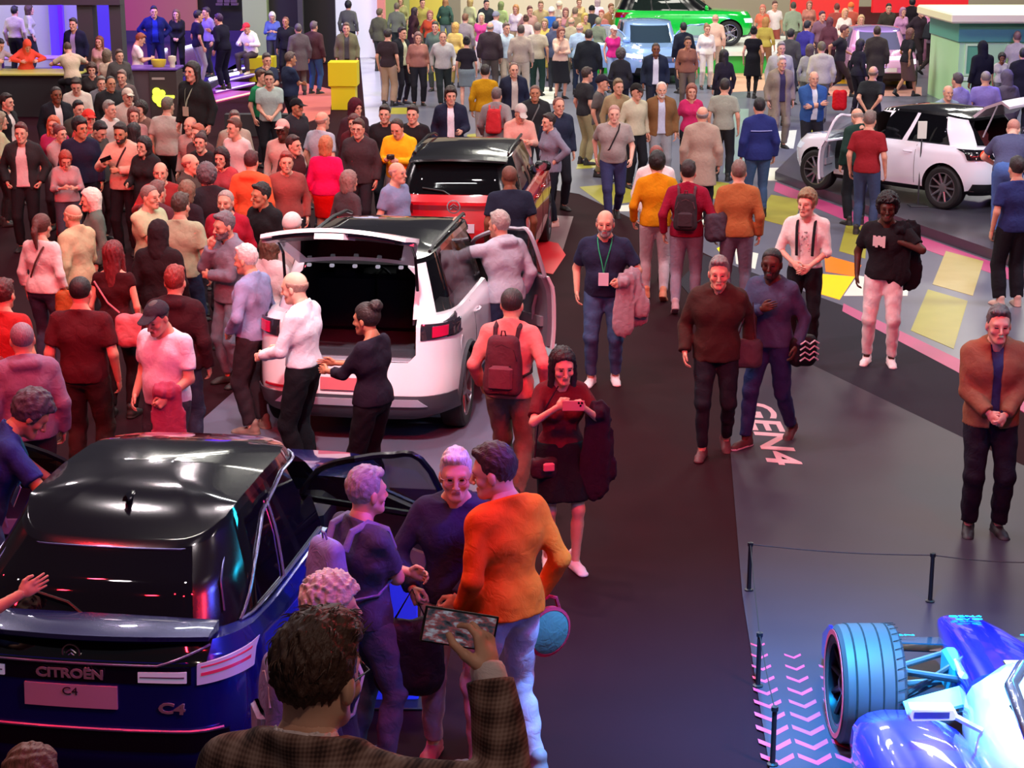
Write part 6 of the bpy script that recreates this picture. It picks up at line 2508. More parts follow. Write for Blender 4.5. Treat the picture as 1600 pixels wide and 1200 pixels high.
pinkled = _new('led_wall')
nt = pinkled[1]
tc = nt.nodes.new('ShaderNodeTexCoord')
gr = nt.nodes.new('ShaderNodeSeparateXYZ')
nt.links.new(tc.outputs['Generated'], gr.inputs[0])
cr = nt.nodes.new('ShaderNodeValToRGB')
cr.color_ramp.elements[0].color = (*lin('#a8337a'), 1)
cr.color_ramp.elements[1].color = (*lin('#a8606a'), 1)
nt.links.new(gr.outputs[0], cr.inputs[0])
nt.links.new(cr.outputs[0], pinkled[2].inputs['Emission Color'])
pinkled[2].inputs['Base Color'].default_value = (.02, .01, .02, 1)
pinkled[2].inputs['Emission Strength'].default_value = .85
wall_px('wall_led', 190, 309, -60, 60.0, stage_z, pinkled[0], .2)
wall_px('wall_stage', 300, 385, -80, 61.0, 0, mat('#14161c', .6))
wall_px('wall_stage_low', 185, 385, 62, 59.5, 0, mat('#3a1f70', .5), .2, stage_z + .35)
wall_px('trim_stage_glow', 326, 382, -60, 60.5, 4.2, mat('#5a18ff', .4, emit=1.6), .1)
for i, x in enumerate((345, 356, 366)):
    mb = MB()
    p = Yp(x, 20, 60.3)
    mb.box(p.x - .10, 60.2, 1.5, p.x + .10, 60.4, 2.6, 0, .02)
    mb.box(p.x - .14, 60.15, 1.42, p.x + .14, 60.45, 1.5, 0, .01)
    mb.box(p.x - .14, 60.15, 2.6, p.x + .14, 60.45, 2.66, 0, .01)
    thing(mb.build('wall_panel_lamp', mat('#6a4f70', .4)), ('dim upright wall lamp closest to the violet light bars', 'dim upright wall lamp, middle one on the dark stage wall', 'dim upright wall lamp next to the pale green column')[i], 'lamp', 'wall lamps on the dark stage wall')
# dark grandstand front with counter and booth to the left
a = Yp(-60, 115, 41.0)
b_ = Yp(205, 115, 41.0)
mb = MB()
mb.box(a.x - 4, 41.0, 0, b_.x, 41.3, Yp(0, 118, 41.0).z)
struct(mb.build('wall_counter', black_w))
zc = Yp(0, 118, 41.0).z
mb = MB()
mb.box(a.x - 4, 40.9, zc, Yp(122, 100, 41).x, 42.2, zc + .05, 0, .01)
ct = thing(mb.build('counter_top', mat('#b8bc58', .4)), 'long pale yellow-green counter top along the booth', 'counter')
# booth frame: posts and lintel of dark grey, back wall pale
for i, (x0, x1) in enumerate(((122, 146), (172, 190))):
    wall_px('column', x0, x1, -90, 42.6, 0, mat('#3a3c3a', .6), .5)
wall_px('trim_booth', -60, 190, -60, 42.5, Yp(0, 8, 42.5).z, mat('#3c3e3e', .6), .5)
wall_px('wall_booth', -60, 130, -40, 50.0, 0, mat('#a8aaa0', .6))
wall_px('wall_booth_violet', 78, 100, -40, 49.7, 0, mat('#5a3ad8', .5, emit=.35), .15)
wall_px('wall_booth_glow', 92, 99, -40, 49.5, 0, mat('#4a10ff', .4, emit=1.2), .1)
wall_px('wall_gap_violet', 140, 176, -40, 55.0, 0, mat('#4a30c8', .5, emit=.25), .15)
slab('floor_booth', None, 0, .35, black_w, at=[(-27, 42.4), (-13.7, 42.4), (-13.7, 50.3), (-27, 50.3)])
# table in the booth
mb = MB()
p = Yp(95, 92, 44.0)
mb.box(p.x - 1.6, p.y - .4, 1.05, p.x + .5, p.y + .4, 1.10, 0, .01)
for sx in (-1.5, .4):
    for sy in (-.3, .3):
        mb.box(p.x + sx - .03, p.y + sy - .03, .35, p.x + sx + .03, p.y + sy + .03, 1.05)
thing(mb.build('table', mat('#b48ad8', .4)), 'pale violet table inside the booth', 'table')
# reception desk with glowing yellow sign
e = empty('reception_desk', (Yp(238, 150, 40.2).x, 40.2, 0))
thing(e, 'brown reception desk with a glowing yellow sign on its front', 'desk')
zt = Yp(238, 108, 40.2).z
mb = MB()
mb.box(-.46, -.3, 0, .02, .5, zt, 0, .01)
mb.build('desk_side', mat('#55454a', .5), e)
mb = MB()
mb.box(.02, -.35, 0, .62, .45, zt - .02, 0, .01)
mb.build('desk_front', mat('#3a3230', .5), e)
mb = MB()
mb.box(-.5, -.38, zt, .64, .52, zt + .05, 0, .01)
mb.build('desk_top', mat('#6a48a0', .4), e)
sg = MB()
zs = Yp(255, 150, 40.2).z
for (cx, cz, r_) in ((.20, zs, .13), (.17, zs + .13, .09), (.24, zs - .12, .08), (.29, zs + .10, .07)):
    sg.lathe([(0, -.375), (r_, -.375), (r_, -.355), (0, -.35)], 'y', 18, (cx, 0, cz))
sg.box(.30, -.375, zs - .01, .56, -.35, zs + .05, 0, .008)
sg.build('glowing_sign', mat('#e6ff3a', .3, emit=2.6), e)
mb = MB()
mb.box(.08, -.36, zt - .20, .36, -.345, zt - .15)
mb.build('desk_lettering_plate', mat('#a89a90', .4), e)
# small things on the desk
mb = MB()
mb.lathe([(0, 0), (.12, 0), (.16, .07), (.17, .16), (.15, .16), (.13, .06), (0, .03)], 'z', 16)
o = mb.build('bowl', mat('#d8c83a', .4), loc=(e.location.x + .18, 40.2, zt + .05), smooth=True)
thing(o, 'yellow bowl on the reception desk', 'bowl')
mb = MB()
mb.lathe([(0, 0), (.06, 0), (.06, .10), (.09, .15), (.085, .24), (0, .26)], 'z', 14)
thing(mb.build('vase', mat('#e0d4b8', .4), loc=(e.location.x + .50, 40.1, zt + .05), smooth=True), 'cream rounded vase at the end of the reception desk', 'vase')
# pale green column, black panels, white light wall
wall_px('column_green', 380, 418, -90, 53.5, 0, mat('#9cae7c', .6), .8)
wall_px('wall_black', 418, 474, -90, 54.0, 0, mat('#0c0e10', .6))
wall_px('trim_black', 466, 474, -90, 53.6, 0, mat('#3a3a38', .6), .2)
wall_px('wall_black_further', 474, 524, -90, 55.0, 0, mat('#090c0f', .6))
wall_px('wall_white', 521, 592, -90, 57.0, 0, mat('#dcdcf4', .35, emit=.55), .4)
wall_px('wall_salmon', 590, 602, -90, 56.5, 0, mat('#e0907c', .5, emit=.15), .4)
slab('floor_pale_strip', [(562, 84), (592, 96), (601, 200), (572, 196)], .004, .008, floor_mat('#b8b8cc', '#c8c8d8', .25, 2))  # reflection of the white wall, put into the pale floor colour
slab('floor_orange', [(470, 128), (520, 140), (516, 178), (455, 200), (440, 180)], .0, .01, mat('#d07060', .4))
# yellow block seats / plinths
def block(label, px0, px1, ytop, ybase, dep=.6):
    b0 = G((px0 + px1) / 2, ybase)
    y = b0.y
    x0, x1 = Yp(px0, ybase, y).x, Yp(px1, ybase, y).x
    zt = Yp(800, ytop, y).z
    mb = MB()
    w = (x1 - x0) / 2
    zm = zt * .48
    mb.loft([[(cx + sx * (hw), cy + sy * hd, z) for sx, sy in ((-1, -1), (1, -1), (1, 1), (-1, 1))] for z, hw, hd in ((0, w * .84, dep * .42), (zm, w * .84, dep * .42), (zm + .03, w, dep * .5), (zt, w, dep * .5)) for cx, cy in ((0, 0),)])
    o = mb.build('display_plinth', mat('#d8c80c', .45), loc=((x0 + x1) / 2, y + dep / 2, 0))
    return thing(o, label, 'plinth')


block('tall yellow-green plinth with a stepped base below the man in the khaki coat', 514, 559, 98, 172, .7)
block('yellow block seat under the person in the white hoodie', 386, 428, 90, 128, .7)
# low dark front of stage near the pink steps
wall_px('wall_stage_front', 345, 470, 160, 37.5, 0, mat('#2a2a2c', .6), .3, .45)
# plinth of the green car
p0, p1 = G(1012, 108), G(1205, 108)
slab('platform_green_car', None, 0, .5, mat('#2fae3c', .4), at=[(2.4, 51.6), (9.2, 51.6), (9.2, 57.5), (2.4, 57.5)])
slab('platform_green_car_top', None, .5, .62, mat('#e4ece4', .25), at=[(2.3, 51.5), (9.3, 51.5), (9.3, 57.6), (2.3, 57.6)])
# green kiosk at the corner
def kiosk():
    e = empty('kiosk', (Yp(1500, 60, 43.0).x, 43.0, 0))
    thing(e, 'pale green kiosk with small windows behind the white hatchback', 'kiosk')
    x1 = Yp(1700, 60, 43).x - e.location.x
    zt = Yp(800, 38, 43.0).z
    lg, dg = mat('#a8d8a0', .5), mat('#5aa878', .5)
    mb = MB()
    mb.box(0, 0, 0, x1, 3.0, zt, 0)
    mb.build('kiosk_wall', lg, e)
    mb = MB()
    mb.box(-.05, -.06, zt - .42, x1, 3.0, zt + .05, 0, .02)
    mb.build('fascia', mat('#4f9a84', .5), e)
    mb = MB()
    mb.box(-.35, -.5, zt + .05, x1, 3.2, zt + .28, 0, .04)
    mb.build('roof', mat('#f2ecc0', .5), e)
    for k in range(4):
        x = .18 + .98 * k
        w = .30 if k == 0 else .42
        z0, z1 = zt - 1.15, zt - .50
        fr = MB()
        for (a0, b0, c0, d0) in ((x - .05, z0 - .05, x + w + .05, z0), (x - .05, z1, x + w + .05, z1 + .05), (x - .05, z0, x, z1), (x + w, z0, x + w + .05, z1)):
            fr.box(a0, -.05, b0, c0, .0, d0)
        f_ = fr.build('window', mat('#c4ecb0', .5), e)
        pn = MB()
        pn.box(x, -.02, z0, x + w, -.005, z1)
        pn.build('pane', dg if k == 0 else glass_dark('#39302c'), f_)
    mb = MB()
    mb.box(0, -.06, zt - 1.32, x1, 0, zt - 1.22, 0, .01)
    mb.build('sill_band', mat('#d8f0c8', .5), e)
    for x in (0, 1.35, 2.7):
        mb = MB()
        mb.box(x, -.03, 0, x + .32, 0, zt - 1.35, 0, .01)
        mb.build('panel_post', mat('#c4ecb0', .5), e)


kiosk()
# stands at the far end
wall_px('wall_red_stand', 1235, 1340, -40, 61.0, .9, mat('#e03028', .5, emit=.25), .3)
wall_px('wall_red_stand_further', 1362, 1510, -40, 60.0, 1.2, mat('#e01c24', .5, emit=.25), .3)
wall_px('wall_red_base', 1235, 1515, 30, 61.5, 0, mat('#5a2420', .6), .3, 1.3)
wall_px('wall_far', -100, 1700, -200, 72.0, 0, mat('#b8ae90', .7), .3)
wall_px('wall_far_yellow', 640, 700, -40, 64.0, 0, mat('#d8c850', .6), .3)
wall_px('wall_far_cream', 720, 960, -40, 66.0, 0, mat('#d8ceb0', .6, emit=.1), .3)
wall_px('wall_far_green', 590, 640, -40, 63.0, 0, mat('#a0a860', .6), .3)
# upright sign post by the small white hatchback
e = empty('sign_stand', (G(1434, 322, .15).x, G(1434, 322, .15).y, .15))
thing(e, 'slim dark sign post with a pale tablet head beside the white hatchback door', 'sign')
mb = MB()
mb.tube([(0, 0, 0), (0, 0, 1.05)], .012, 8)
mb.box(-.14, -.14, 0, .14, .14, .02, 0, .006)
mb.build('post', mat('#3a3a40', .4), e)
mb = MB()
mb.box(-.07, -.008, 1.05, .07, .008, 1.32, 0, .005)
mb.build('tablet', mat('#c8ccc0', .3, emit=.2), e)
# ================================================================ everyone in the hall
def P(label, head, face=180, pose='stand', build='m', hair=('short', '#2c211b'), top=('tee', '#888888'), bottom=('jeans', '#2b3550'), **kw):
    return person(label, head=head, face=face, pose=pose, build=build, hair=hair, top=top, bottom=bottom, **kw)


DK, BR, GY, WH, BL, GI = '#1a1614', '#4a3120', '#8a8684', '#d8d4cc', '#b89058', '#a8482a'
BK = '#16171b'

# ---- the middle of the stand, close figures
MAN_LANYARD = P('bald stout man in navy polo with green lanyard, pale jacket over his arm', (946, 328), 186, dict(rw=(.27, .04, .93), lw=(-.17, .20, 1.08), le=(-.9, -.5, -.5), rf=(.12, .06), lf=(-.12, -.04), hk='relax', lk='grip'), 'mh', ('fringe', GY), ('polo', '#232842'), ('jeans', '#3f5478'), shoes='#e6dcdc', beard=True, h=1.78)
lanyard(MAN_LANYARD, '#2f9a6a')
MAN_BROWN = P('grey-haired man in dark brown zip jacket carrying a grey bag', (1124, 403), 186, dict(rw=(.27, .10, .93), lw=(-.28, -.08, .93), rf=(.10, .12), lf=(-.11, -.14), lfz=.03, lean=3), 'm', ('short', '#7c7672'), ('jacket', '#3c2a24'), ('slim', '#1c1f28'), shoes='#5a2c30', h=1.78)
MAN_BLUE_JUMPER = P('dark-skinned man in blue-grey jumper with red collar, hand across his chest', (1207, 388), 215, dict(rw=(-.02, .22, 1.26), re=(1, -.2, -.6), lw=(-.26, .02, .92), rf=(.10, .22), lf=(-.10, -.26), lfz=.04, lean=2, hy=-15), 'm', ('crop', '#15110f'), ('sweater', '#3d4662'), ('jeans', '#27305a'), skin='d', beard=True, shoes='#4a2426', sole='#d8c8c8', h=1.80)
P('young man in white printed short-sleeved shirt with dark braces, hands near his waist', (1262, 298), 195, dict(rw=(.10, .20, 1.03), lw=(-.06, .20, 1.0), re=(1, -.6, -.2), le=(-1, -.6, -.2), rf=(.11, .03), lf=(-.11, -.04), hk='relax', hy=18), 'ms', ('thick', '#8a7450'), ('rolled', '#e2dcd4'), ('slim', '#16161c'), skin='p', shoes='#d8cccc', h=1.80)
P('dark-skinned man in black jacket slung on one shoulder, white trousers and white trainers', (1388, 305), 192, dict(rw=(.27, .02, .92), lw=(-.12, .10, 1.30), le=(-1, .3, -.6), lk='grip', rf=(.13, .0), lf=(-.12, .04)), 'm', ('curly', '#120f0e'), ('tee', '#1c1c20'), ('jeans', '#dcd4d2'), skin='d', shoes='#e8e0dc', h=1.80)
MAN_BROWNJ = P('grey-haired man in tan brown jacket over blue collar, fiddling with his fingers', (1562, 480), 184, 'clasp', 'm', ('short', '#5a524c'), ('jacket', '#8a5a40'), ('suit', '#1a1b26'), inner=('shirt', '#2c3358'), openf=.45, shoes='#1c1c22', h=1.80)
WOMAN_PHOTO = P('dark-haired woman in dark red top taking a photo, coat over her arm', (880, 546), 168, dict(rw=(.10, .32, 1.38), lw=(-.10, .32, 1.36), re=(.9, -.3, -1), le=(-.9, -.3, -1), hk='grip', hp=8, rf=(.09, -.02), lf=(-.10, .10)), 'f', ('long', '#1a1214'), ('tuckedtee', '#5c1620'), ('skirt', '#14141a'), shoes='#d8c8c4', h=1.66)
MAN_PINK = P('man in salmon pink shirt with maroon backpack walking away in khaki trousers', (800, 450), 14, dict(rw=(.30, -.02, .98), lw=(-.26, .10, .95), rf=(.10, -.20), lf=(-.09, .22), rfz=.05, lean=3), 'm', ('crop', '#2a2020'), ('shirt', '#d87c78'), ('suit', '#756a5c'), shoes='#3a3a36', sole='#b8b0a8', h=1.78)
backpack('maroon and black backpack on the back of the man in the pink shirt', MAN_PINK, '#542a34', '#3a2028', pocket='#6c3844', big=1.12)
HOODIE = P('grey-haired man in pale grey hoodie leaning a hand on the white SUV', (780, 331), -35, dict(lw=(-.36, .34, 1.58), le=(-.5, -.2, -1), rw=(.24, .05, .92), lean=6, hy=-15), 'm', ('short', '#a8a49c'), ('hoodie', '#b4bcc8'), ('jeans', '#2f3c58'), h=1.78)
MAN_WHITE_SHIRT = P('bald man in white dress shirt seen side-on behind the open boot', (457, 424), -70, dict(rw=(.16, .30, 1.06), lw=(-.14, .30, 1.06), re=(.7, -.8, -.6), le=(-.7, -.8, -.6), hp=10, hk='grip'), 'm', ('fringe', '#9a7a6c'), ('tucked', '#e6e4ec'), ('suit', '#15151b'), skin='p', h=1.80)
BUN = P('woman with curly dark hair bun and black wrap, gesturing by the boot', (572, 474), -62, dict(rw=(.06, .40, 1.20), lw=(-.06, .40, 1.16), re=(.7, -.5, -1), le=(-.7, -.5, -1), hk='flat', hp=4), 'f', ('bun', '#241a18'), ('blouse', '#1f1b2a'), ('suit', '#141319'), skin='t', h=1.70, z0=.0)
# group at the blue hatchback
GREY_PACK = P('grey-haired man in slate tee with pale blue backpack, arms crossed', (570, 733), 52, 'crossed', 'm', ('short', '#a09c9c'), ('tee', '#4a4a64'), ('jeans', '#57597c'), skin='p', shoes='#3a3a5a', h=1.78, res=.010)
backpack('pale blue and lavender backpack on the man with crossed arms', GREY_PACK, '#8c8fc0', '#7c80ac', pocket='#a4a4cc', big=1.08)
GLASSES = P('white-haired man with glasses in dark purple jumper, bag in his hands', (712, 705), 184, dict(rw=(.22, .20, 1.02), re=(.8, -.6, -.3), lw=(-.02, .25, 1.00), le=(-1, -.5, -.3), hk='grip', rf=(.13, .10), lf=(-.12, -.02), hy=-6), 'm', ('short', '#d0ccc8'), ('sweater', '#332c4c'), ('jeans', '#c88a90'), glasses='#a85a5a', shoes='#c84a50', h=1.80, res=.010)
ORANGE = P('man in bright orange jumper and pale trousers turned to the white-haired man', (768, 697), -38, dict(lw=(-.20, .12, .93), rw=(.215, .02, .93), rf=(.13, -.06), lf=(-.12, .08), hy=-38, lean=3, hp=8, hk='grip'), 'ms', ('short', '#3a2420'), ('sweater', '#e8560a'), ('jeans', '#c0a4b8'), shoes='#8a7a80', h=1.93, res=.010)
PINKHEAD = P('white curly-haired man wearing a lavender rucksack, mostly hidden by the man filming', (516, 908), 72, 'stand', 'm', ('curly', '#dccfc8'), ('sweater', '#3a3450'), ('jeans', '#2c2c48'), skin='p', h=1.76, res=.010)
backpack('big lavender grey rucksack with a white strap beside the dark blue car', PINKHEAD, '#8884b4', '#d8d4e4', big=1.15, pocket='#a09cc4')
STAFF = P('staff man in navy polo with lanyard bending towards the dark blue car', (66, 618), 66, dict(lean=24, rw=(.20, .50, 1.02), lw=(-.22, .50, 1.0), re=(.8, -.6, .2), le=(-.8, -.6, .2), hp=26), 'm', ('thick', '#4a4650'), ('polo', '#2a3a7c'), ('jeans', '#4a68a0'), skin='t', h=1.86, res=.011)
lanyard(STAFF, '#2f9a8a', low=1.12)
P('person whose brown hair just reaches into the frame at the dark blue bumper', (45, 1178), 20, 'stand', 'm', ('thick', '#7a4a38'), ('sweater', '#3a3038'), ('jeans', '#22222c'), h=1.72)
P('person reaching a bare forearm past the tail of the dark blue car', (-95, 800), 75, 'reach', 'm', ('short', '#3a2a22'), ('tee', '#2a3a70'), ('jeans', '#2a3048'), h=1.74)

# ---- crowd at the front; red light is partly put into hair and clothes colours
P('woman with brown ponytail in white loose top, tan bag at her hip', (64, 335), 18, 'stand', 'f', ('ponytail', '#5a3028'), ('blouse', '#e0d2cc'), ('jeans', '#3c4054'), h=1.68)
P('old man with thin orange-lit hair in cream jacket, head bowed', (113, 319), -60, 'onearm', 'm', ('fringe', '#c8a080'), ('jacket', '#c4b48c'), ('suit', '#2a2a30'), h=1.70)
P('white-haired woman in green jacket with dark bag, facing the cream jacket man', (141, 296), -110, 'stand', 'f', ('bob', '#e4dccc'), ('jacket', '#5a6a60'), ('suit', '#2a2026'), h=1.66)
P('grey-haired man in pale green tee, arms folded, half turned', (233, 289), 120, 'crossed', 'mh', ('crop', '#7a6a62'), ('tee', '#b4bc94'), ('jeans', '#2a2c3a'), h=1.74)
P('brown-haired man in sage green tee seen from behind', (281, 303), 10, 'easy', 'mh', ('short', '#4a3a30'), ('tee', '#a4ac8c'), ('jeans', '#22304a'), h=1.78)
P('person in dark hooded puffer jacket seen from behind', (247, 348), 8, 'stand', 'm', ('hood', '#2a1e22'), ('jacket', '#241a1e'), ('jeans', '#1c1c22'), h=1.68)
P('woman with long auburn hair and pale pink shoulder bag seen from behind', (176, 378), 6, 'stand', 'f', ('long', '#6a1f22'), ('tank', '#3a1218'), ('suit', '#1c1a1e'), h=1.68)
P('bearded grey man in blue-grey anorak with hand at his mouth', (349, 333), -130, 'chin', 'm', ('short', '#6c6a70'), ('jacket', '#7a7c8c'), ('jeans', '#6a7888'), beard=True, h=1.76)
P('white-haired man in lavender shirt standing side-on near the white SUV', (383, 384), -68, dict(rw=(.20, .14, .96), lw=(-.20, .14, .98), re=(.8, -.7, 0), le=(-.8, -.7, 0), hp=6, hk='grip'), 'mh', ('short', '#d8d0cc'), ('shirt', '#9090b8'), ('suit', '#33222a'), h=1.74, shoes='#8a6a60')
P('dark-haired man in dark red tee, back to the viewer, arms down', (124, 432), 4, 'stand', 'mh', ('crop', '#1a1012'), ('tee', '#4a1a22'), ('suit', '#3a2a26'), h=1.78)
P('man with red-lit hair in dark maroon hooded jacket seen from behind', (272, 417), 6, 'stand', 'm', ('short', '#8a3028'), ('hoodie', '#34141c'), ('jeans', '#33384c'), h=1.76)  # red light on the head is put into the hair colour
FLATCAP = P('man in white tee and dark flat cap looking down', (238, 473), -152, dict(hp=22, rw=(.22, .12, .96), lw=(-.20, .26, 1.02), lk='grip', rf=(.12, 0)), 'mh', ('crop', '#4a4040'), ('tee', '#e8dcec'), ('jeans', '#3c3c48'), cap=('flatcap', '#34343e'), h=1.76)
P('grey crop-haired person in mauve hooded top beside the staff man', (33, 504), -20, 'stand', 'm', ('crop', '#8a7484'), ('hoodie', '#8c6a88'), ('jeans', '#3a2a34'), h=1.74)
P('red-lit man with short dark hair and red top at the frame edge', (4, 438), 10, 'stand', 'm', ('short', '#4a1a1a'), ('tee', '#a83030'), ('jeans', '#2a2028'), h=1.70)
P('person with red hair in red jumper at the frame edge behind the mauve hoodie', (-6, 500), 30, 'stand', 'm', ('short', '#8a3a2a'), ('sweater', '#7a2028'), ('jeans', '#2a2028'), h=1.72)
P('grey bald man with full beard and crimson top behind the anorak man', (352, 297), 190, 'stand', 'm', ('crop', '#a09088'), ('sweater', '#a01830'), ('jeans', '#2a2028'), beard=True, h=1.74)
P('dark-haired man in black leather jacket looking aside by the white gate', (408, 287), -140, 'easy', 'm', ('short', '#16120f'), ('jacket', '#1a1b1e'), ('jeans', '#2c3038'), skin='t', h=1.76)
P('person in pale grey jacket and white cap behind the raised tailgate', (456, 334), 10, 'stand', 'm', ('cap', '#dcd8d0'), ('jacket', '#b4b0ae'), ('jeans', '#3c4a60'), h=1.74)
P('person in white quilted coat between the crowd and the white SUV', (422, 368), 25, 'stand', 'f', ('bob', '#5a4838'), ('coat', '#c4bfc0'), ('jeans', '#3a5078'), h=1.66)
P('bald red-lit man in orange scarf looking up', (250, 253), 175, 'gesture', 'm', ('fringe', '#8a4038'), ('sweater', '#8a2a2a'), ('jeans', '#2a2028'), h=1.72)
P('red-faced bald man turning his head towards the stage', (296, 240), 100, 'stand', 'mh', ('fringe', '#a0584c'), ('jacket', '#4a3a34'), ('jeans', '#2a2028'), h=1.74)
P('woman with dark hair and red-lit face, hand on her cheek', (345, 232), 195, 'chin', 'f', ('bob', '#2a1418'), ('sweater', '#a04048'), ('jeans', '#2a2028'), h=1.66)
P('man in bright orange fleece with grey collar seen from behind', (392, 237), 12, 'stand', 'm', ('short', '#4a2024'), ('hoodie', '#e86038'), ('jeans', '#2a2028'), h=1.76)
P('man with tousled grey hair in black coat seen from behind', (322, 259), -30, 'stand', 'm', ('curly', '#5c5458'), ('coat', '#2a2026'), ('jeans', '#2a2028'), h=1.76)
P('blond woman in black top, back of her head to the viewer', (292, 284), 20, 'stand', 'f', ('bob', '#7a5e48'), ('sweater', '#2a2028'), ('jeans', '#2a2028'), h=1.64)
P('grey-headed man in burgundy jacket between the green tees', (262, 282), 30, 'stand', 'm', ('short', '#6a4a44'), ('jacket', '#5c2c34'), ('jeans', '#2a2028'), h=1.70)
HOLDPHONE = P('bearded man in beige hoodie looking at his phone, strap on his chest', (187, 193), 190, dict(rw=(.14, .30, 1.26), re=(.9, -.3, -1), lw=(-.02, .26, 1.16), le=(-1, -.4, -.6), hk='grip', hp=8), 'm', ('short', '#2a1c1a'), ('hoodie', '#d0a892'), ('suit', '#17151b'), beard=True, skin='t', h=1.82)
P('man with short red-lit hair, open black jacket over white tee, hands down', (32, 193), 178, 'pockets', 'm', ('short', '#5a2a28'), ('jacket', '#2a2a2c'), ('suit', '#1a191e'), inner=('tee', '#cfc4c0'), openf=1.2, h=1.78)
P('ginger woman in magenta and purple top behind the grey cardigan', (83, 182), 175, 'stand', 'f', ('long', '#c0603c'), ('blouse', '#a02a5a'), ('jeans', '#4a2a30'), h=1.68)
P('woman in pink cardigan with folded arms', (93, 196), 130, 'crossed', 'f', ('bun', '#6a2c2c'), ('jacket', '#b08a88'), ('jeans', '#8a4048'), h=1.66)
P('woman in dusty pink blouse and grey trousers, head turned down', (102, 238), 160, 'phone', 'f', ('bob', '#a0402c'), ('blouse', '#a88888'), ('suit', '#3c3c48'), h=1.50)
P('tall dark-haired man in long navy jumper with his head turned', (124, 185), 165, 'look', 'm', ('thick', '#171417'), ('sweater', '#1e2038'), ('suit', '#191a26'), skin='t', h=1.84)
P('man in orange cap behind the navy jumper man', (138, 172), 150, 'stand', 'm', ('cap', '#d83a30'), ('sweater', '#c8504a'), ('jeans', '#2a2028'), h=1.76)
P('dark-haired man in brown jacket leaning towards the phone', (160, 192), 120, 'down', 'm', ('short', '#14141a'), ('jacket', '#4a4440'), ('jeans', '#3a1c20'), h=1.76)
P('dark-haired woman in red-lit black coat, hand out', (219, 214), 200, 'onearm', 'f', ('bob', '#1c1416'), ('coat', '#222225'), ('jeans', '#1c1c20'), h=1.66)
P('woman with long black hair by the bearded man', (209, 193), 30, 'stand', 'f', ('long', '#1a1517'), ('sweater', '#26242a'), ('jeans', '#1c1c20'), h=1.68)
BAGMAN = P('man in pale grey tee seen from behind with a yellow tag bag', (261, 153), 18, 'onearm', 'mh', ('short', '#6a6050'), ('tee', '#b4b2a4'), ('suit', '#17181c'), h=1.80)
P('pink-faced bald man behind the pale grey tee man', (297, 182), 205, 'stand', 'm', ('fringe', '#c08a80'), ('shirt', '#b09088'), ('jeans', '#2a2028'), h=1.72)
P('sandy-haired man with red-lit brow turned aside', (309, 195), 215, 'stand', 'm', ('short', '#a8583c'), ('jacket', '#5a3c3c'), ('jeans', '#2a2028'), h=1.70)
P('woman with pinned dark hair and bright red-lit face in black', (313, 208), 190, 'stand', 'f', ('bun', '#3a1a1e'), ('sweater', '#1f1c20'), ('jeans', '#1c1c20'), h=1.68)
P('man in white tee with brown hair looking over his shoulder', (366, 186), 215, 'easy', 'm', ('short', '#5a3628'), ('tee', '#d0ccc8'), ('jeans', '#2a2a34'), h=1.76)
P('grey-haired person in beige strap top behind the white tee man', (366, 174), 160, 'stand', 'm', ('short', '#6a5a54'), ('shirt', '#a89a88'), ('jeans', '#2a2a34'), h=1.74)

# ---- rear part of the crowd by the counter
P('dark-haired man in black jacket and white collar at the frame edge', (9, 147), 110, 'stand', 'm', ('short', '#241c1a'), ('jacket', '#1e1f22'), ('jeans', '#1c1c20'), inner=('shirt', '#cfc8c0'), openf=.8, h=1.78)
P('person in pale yellow-green top at the frame edge', (-2, 176), 60, 'stand', 'f', ('bob', '#8a7a60'), ('blouse', '#b8b890'), ('jeans', '#2a2a2c'), h=1.70)
P('dark-skinned man in black suit and white shirt turned to the counter', (87, 135), 150, 'stand', 'm', ('crop', '#2a201e'), ('jacket', '#1b1d24'), ('suit', '#17181e'), inner=('shirt', '#d8d4cc'), openf=.7, skin='b', h=1.82)
P('man in off-white shirt reading something in his hands', (118, 123), 170, 'phone', 'm', ('short', '#33261e'), ('shirt', '#c4bfae'), ('suit', '#a8a49a'), h=1.80)
P('balding man in black leather jacket facing the crowd', (172, 119), 150, 'stand', 'mh', ('receding', '#2c2624'), ('jacket', '#202224'), ('jeans', '#1c1c20'), skin='t', h=1.78)
P('man in beige cap and beige jacket', (199, 139), 150, 'stand', 'm', ('cap', '#c8bca8'), ('jacket', '#b8a898'), ('jeans', '#4a4a50'), h=1.74)
P('grey-haired man in white polo by the beige cap', (170, 158), 120, 'stand', 'm', ('short', '#8c867c'), ('polo', '#c8c2b8'), ('jeans', '#2c2a30'), h=1.74)
P('dark-haired man in dark green fleece', (146, 158), 140, 'stand', 'm', ('short', '#1c1a1c'), ('sweater', '#3c4038'), ('jeans', '#2c2a30'), h=1.74)
P('brown-haired person in pink-grey scarf', (200, 168), 160, 'stand', 'f', ('bob', '#6a4038'), ('blouse', '#a87c78'), ('jeans', '#2c2a30'), h=1.66)
P('dark curly-haired person in brown top by the reception desk', (219, 160), 200, 'stand', 'f', ('curly', '#241a16'), ('sweater', '#7a5a50'), ('jeans', '#2c2a30'), h=1.66)
P('woman with long brown hair and white top by the booth column', (155, 57), 190, 'stand', 'f', ('long', '#7a4a34'), ('blouse', '#c8a894'), ('jeans', '#3a3450'), h=1.70)
P('person in cream vest facing the booth column', (167, 78), 30, 'stand', 'f', ('bob', '#6a5a48'), ('tank', '#e4d4b8'), ('jeans', '#34304c'), h=1.66)
P('brown-haired person in dark checked jacket near the desk', (186, 78), 150, 'stand', 'm', ('short', '#5a4a40'), ('jacket', '#4a4644'), ('jeans', '#2a2a30'), h=1.70)
P('woman in black with wavy brown hair below the booth column', (143, 100), 170, 'stand', 'f', ('curly', '#4a3028'), ('sweater', '#2c2a2a'), ('jeans', '#2a2a30'), h=1.64)
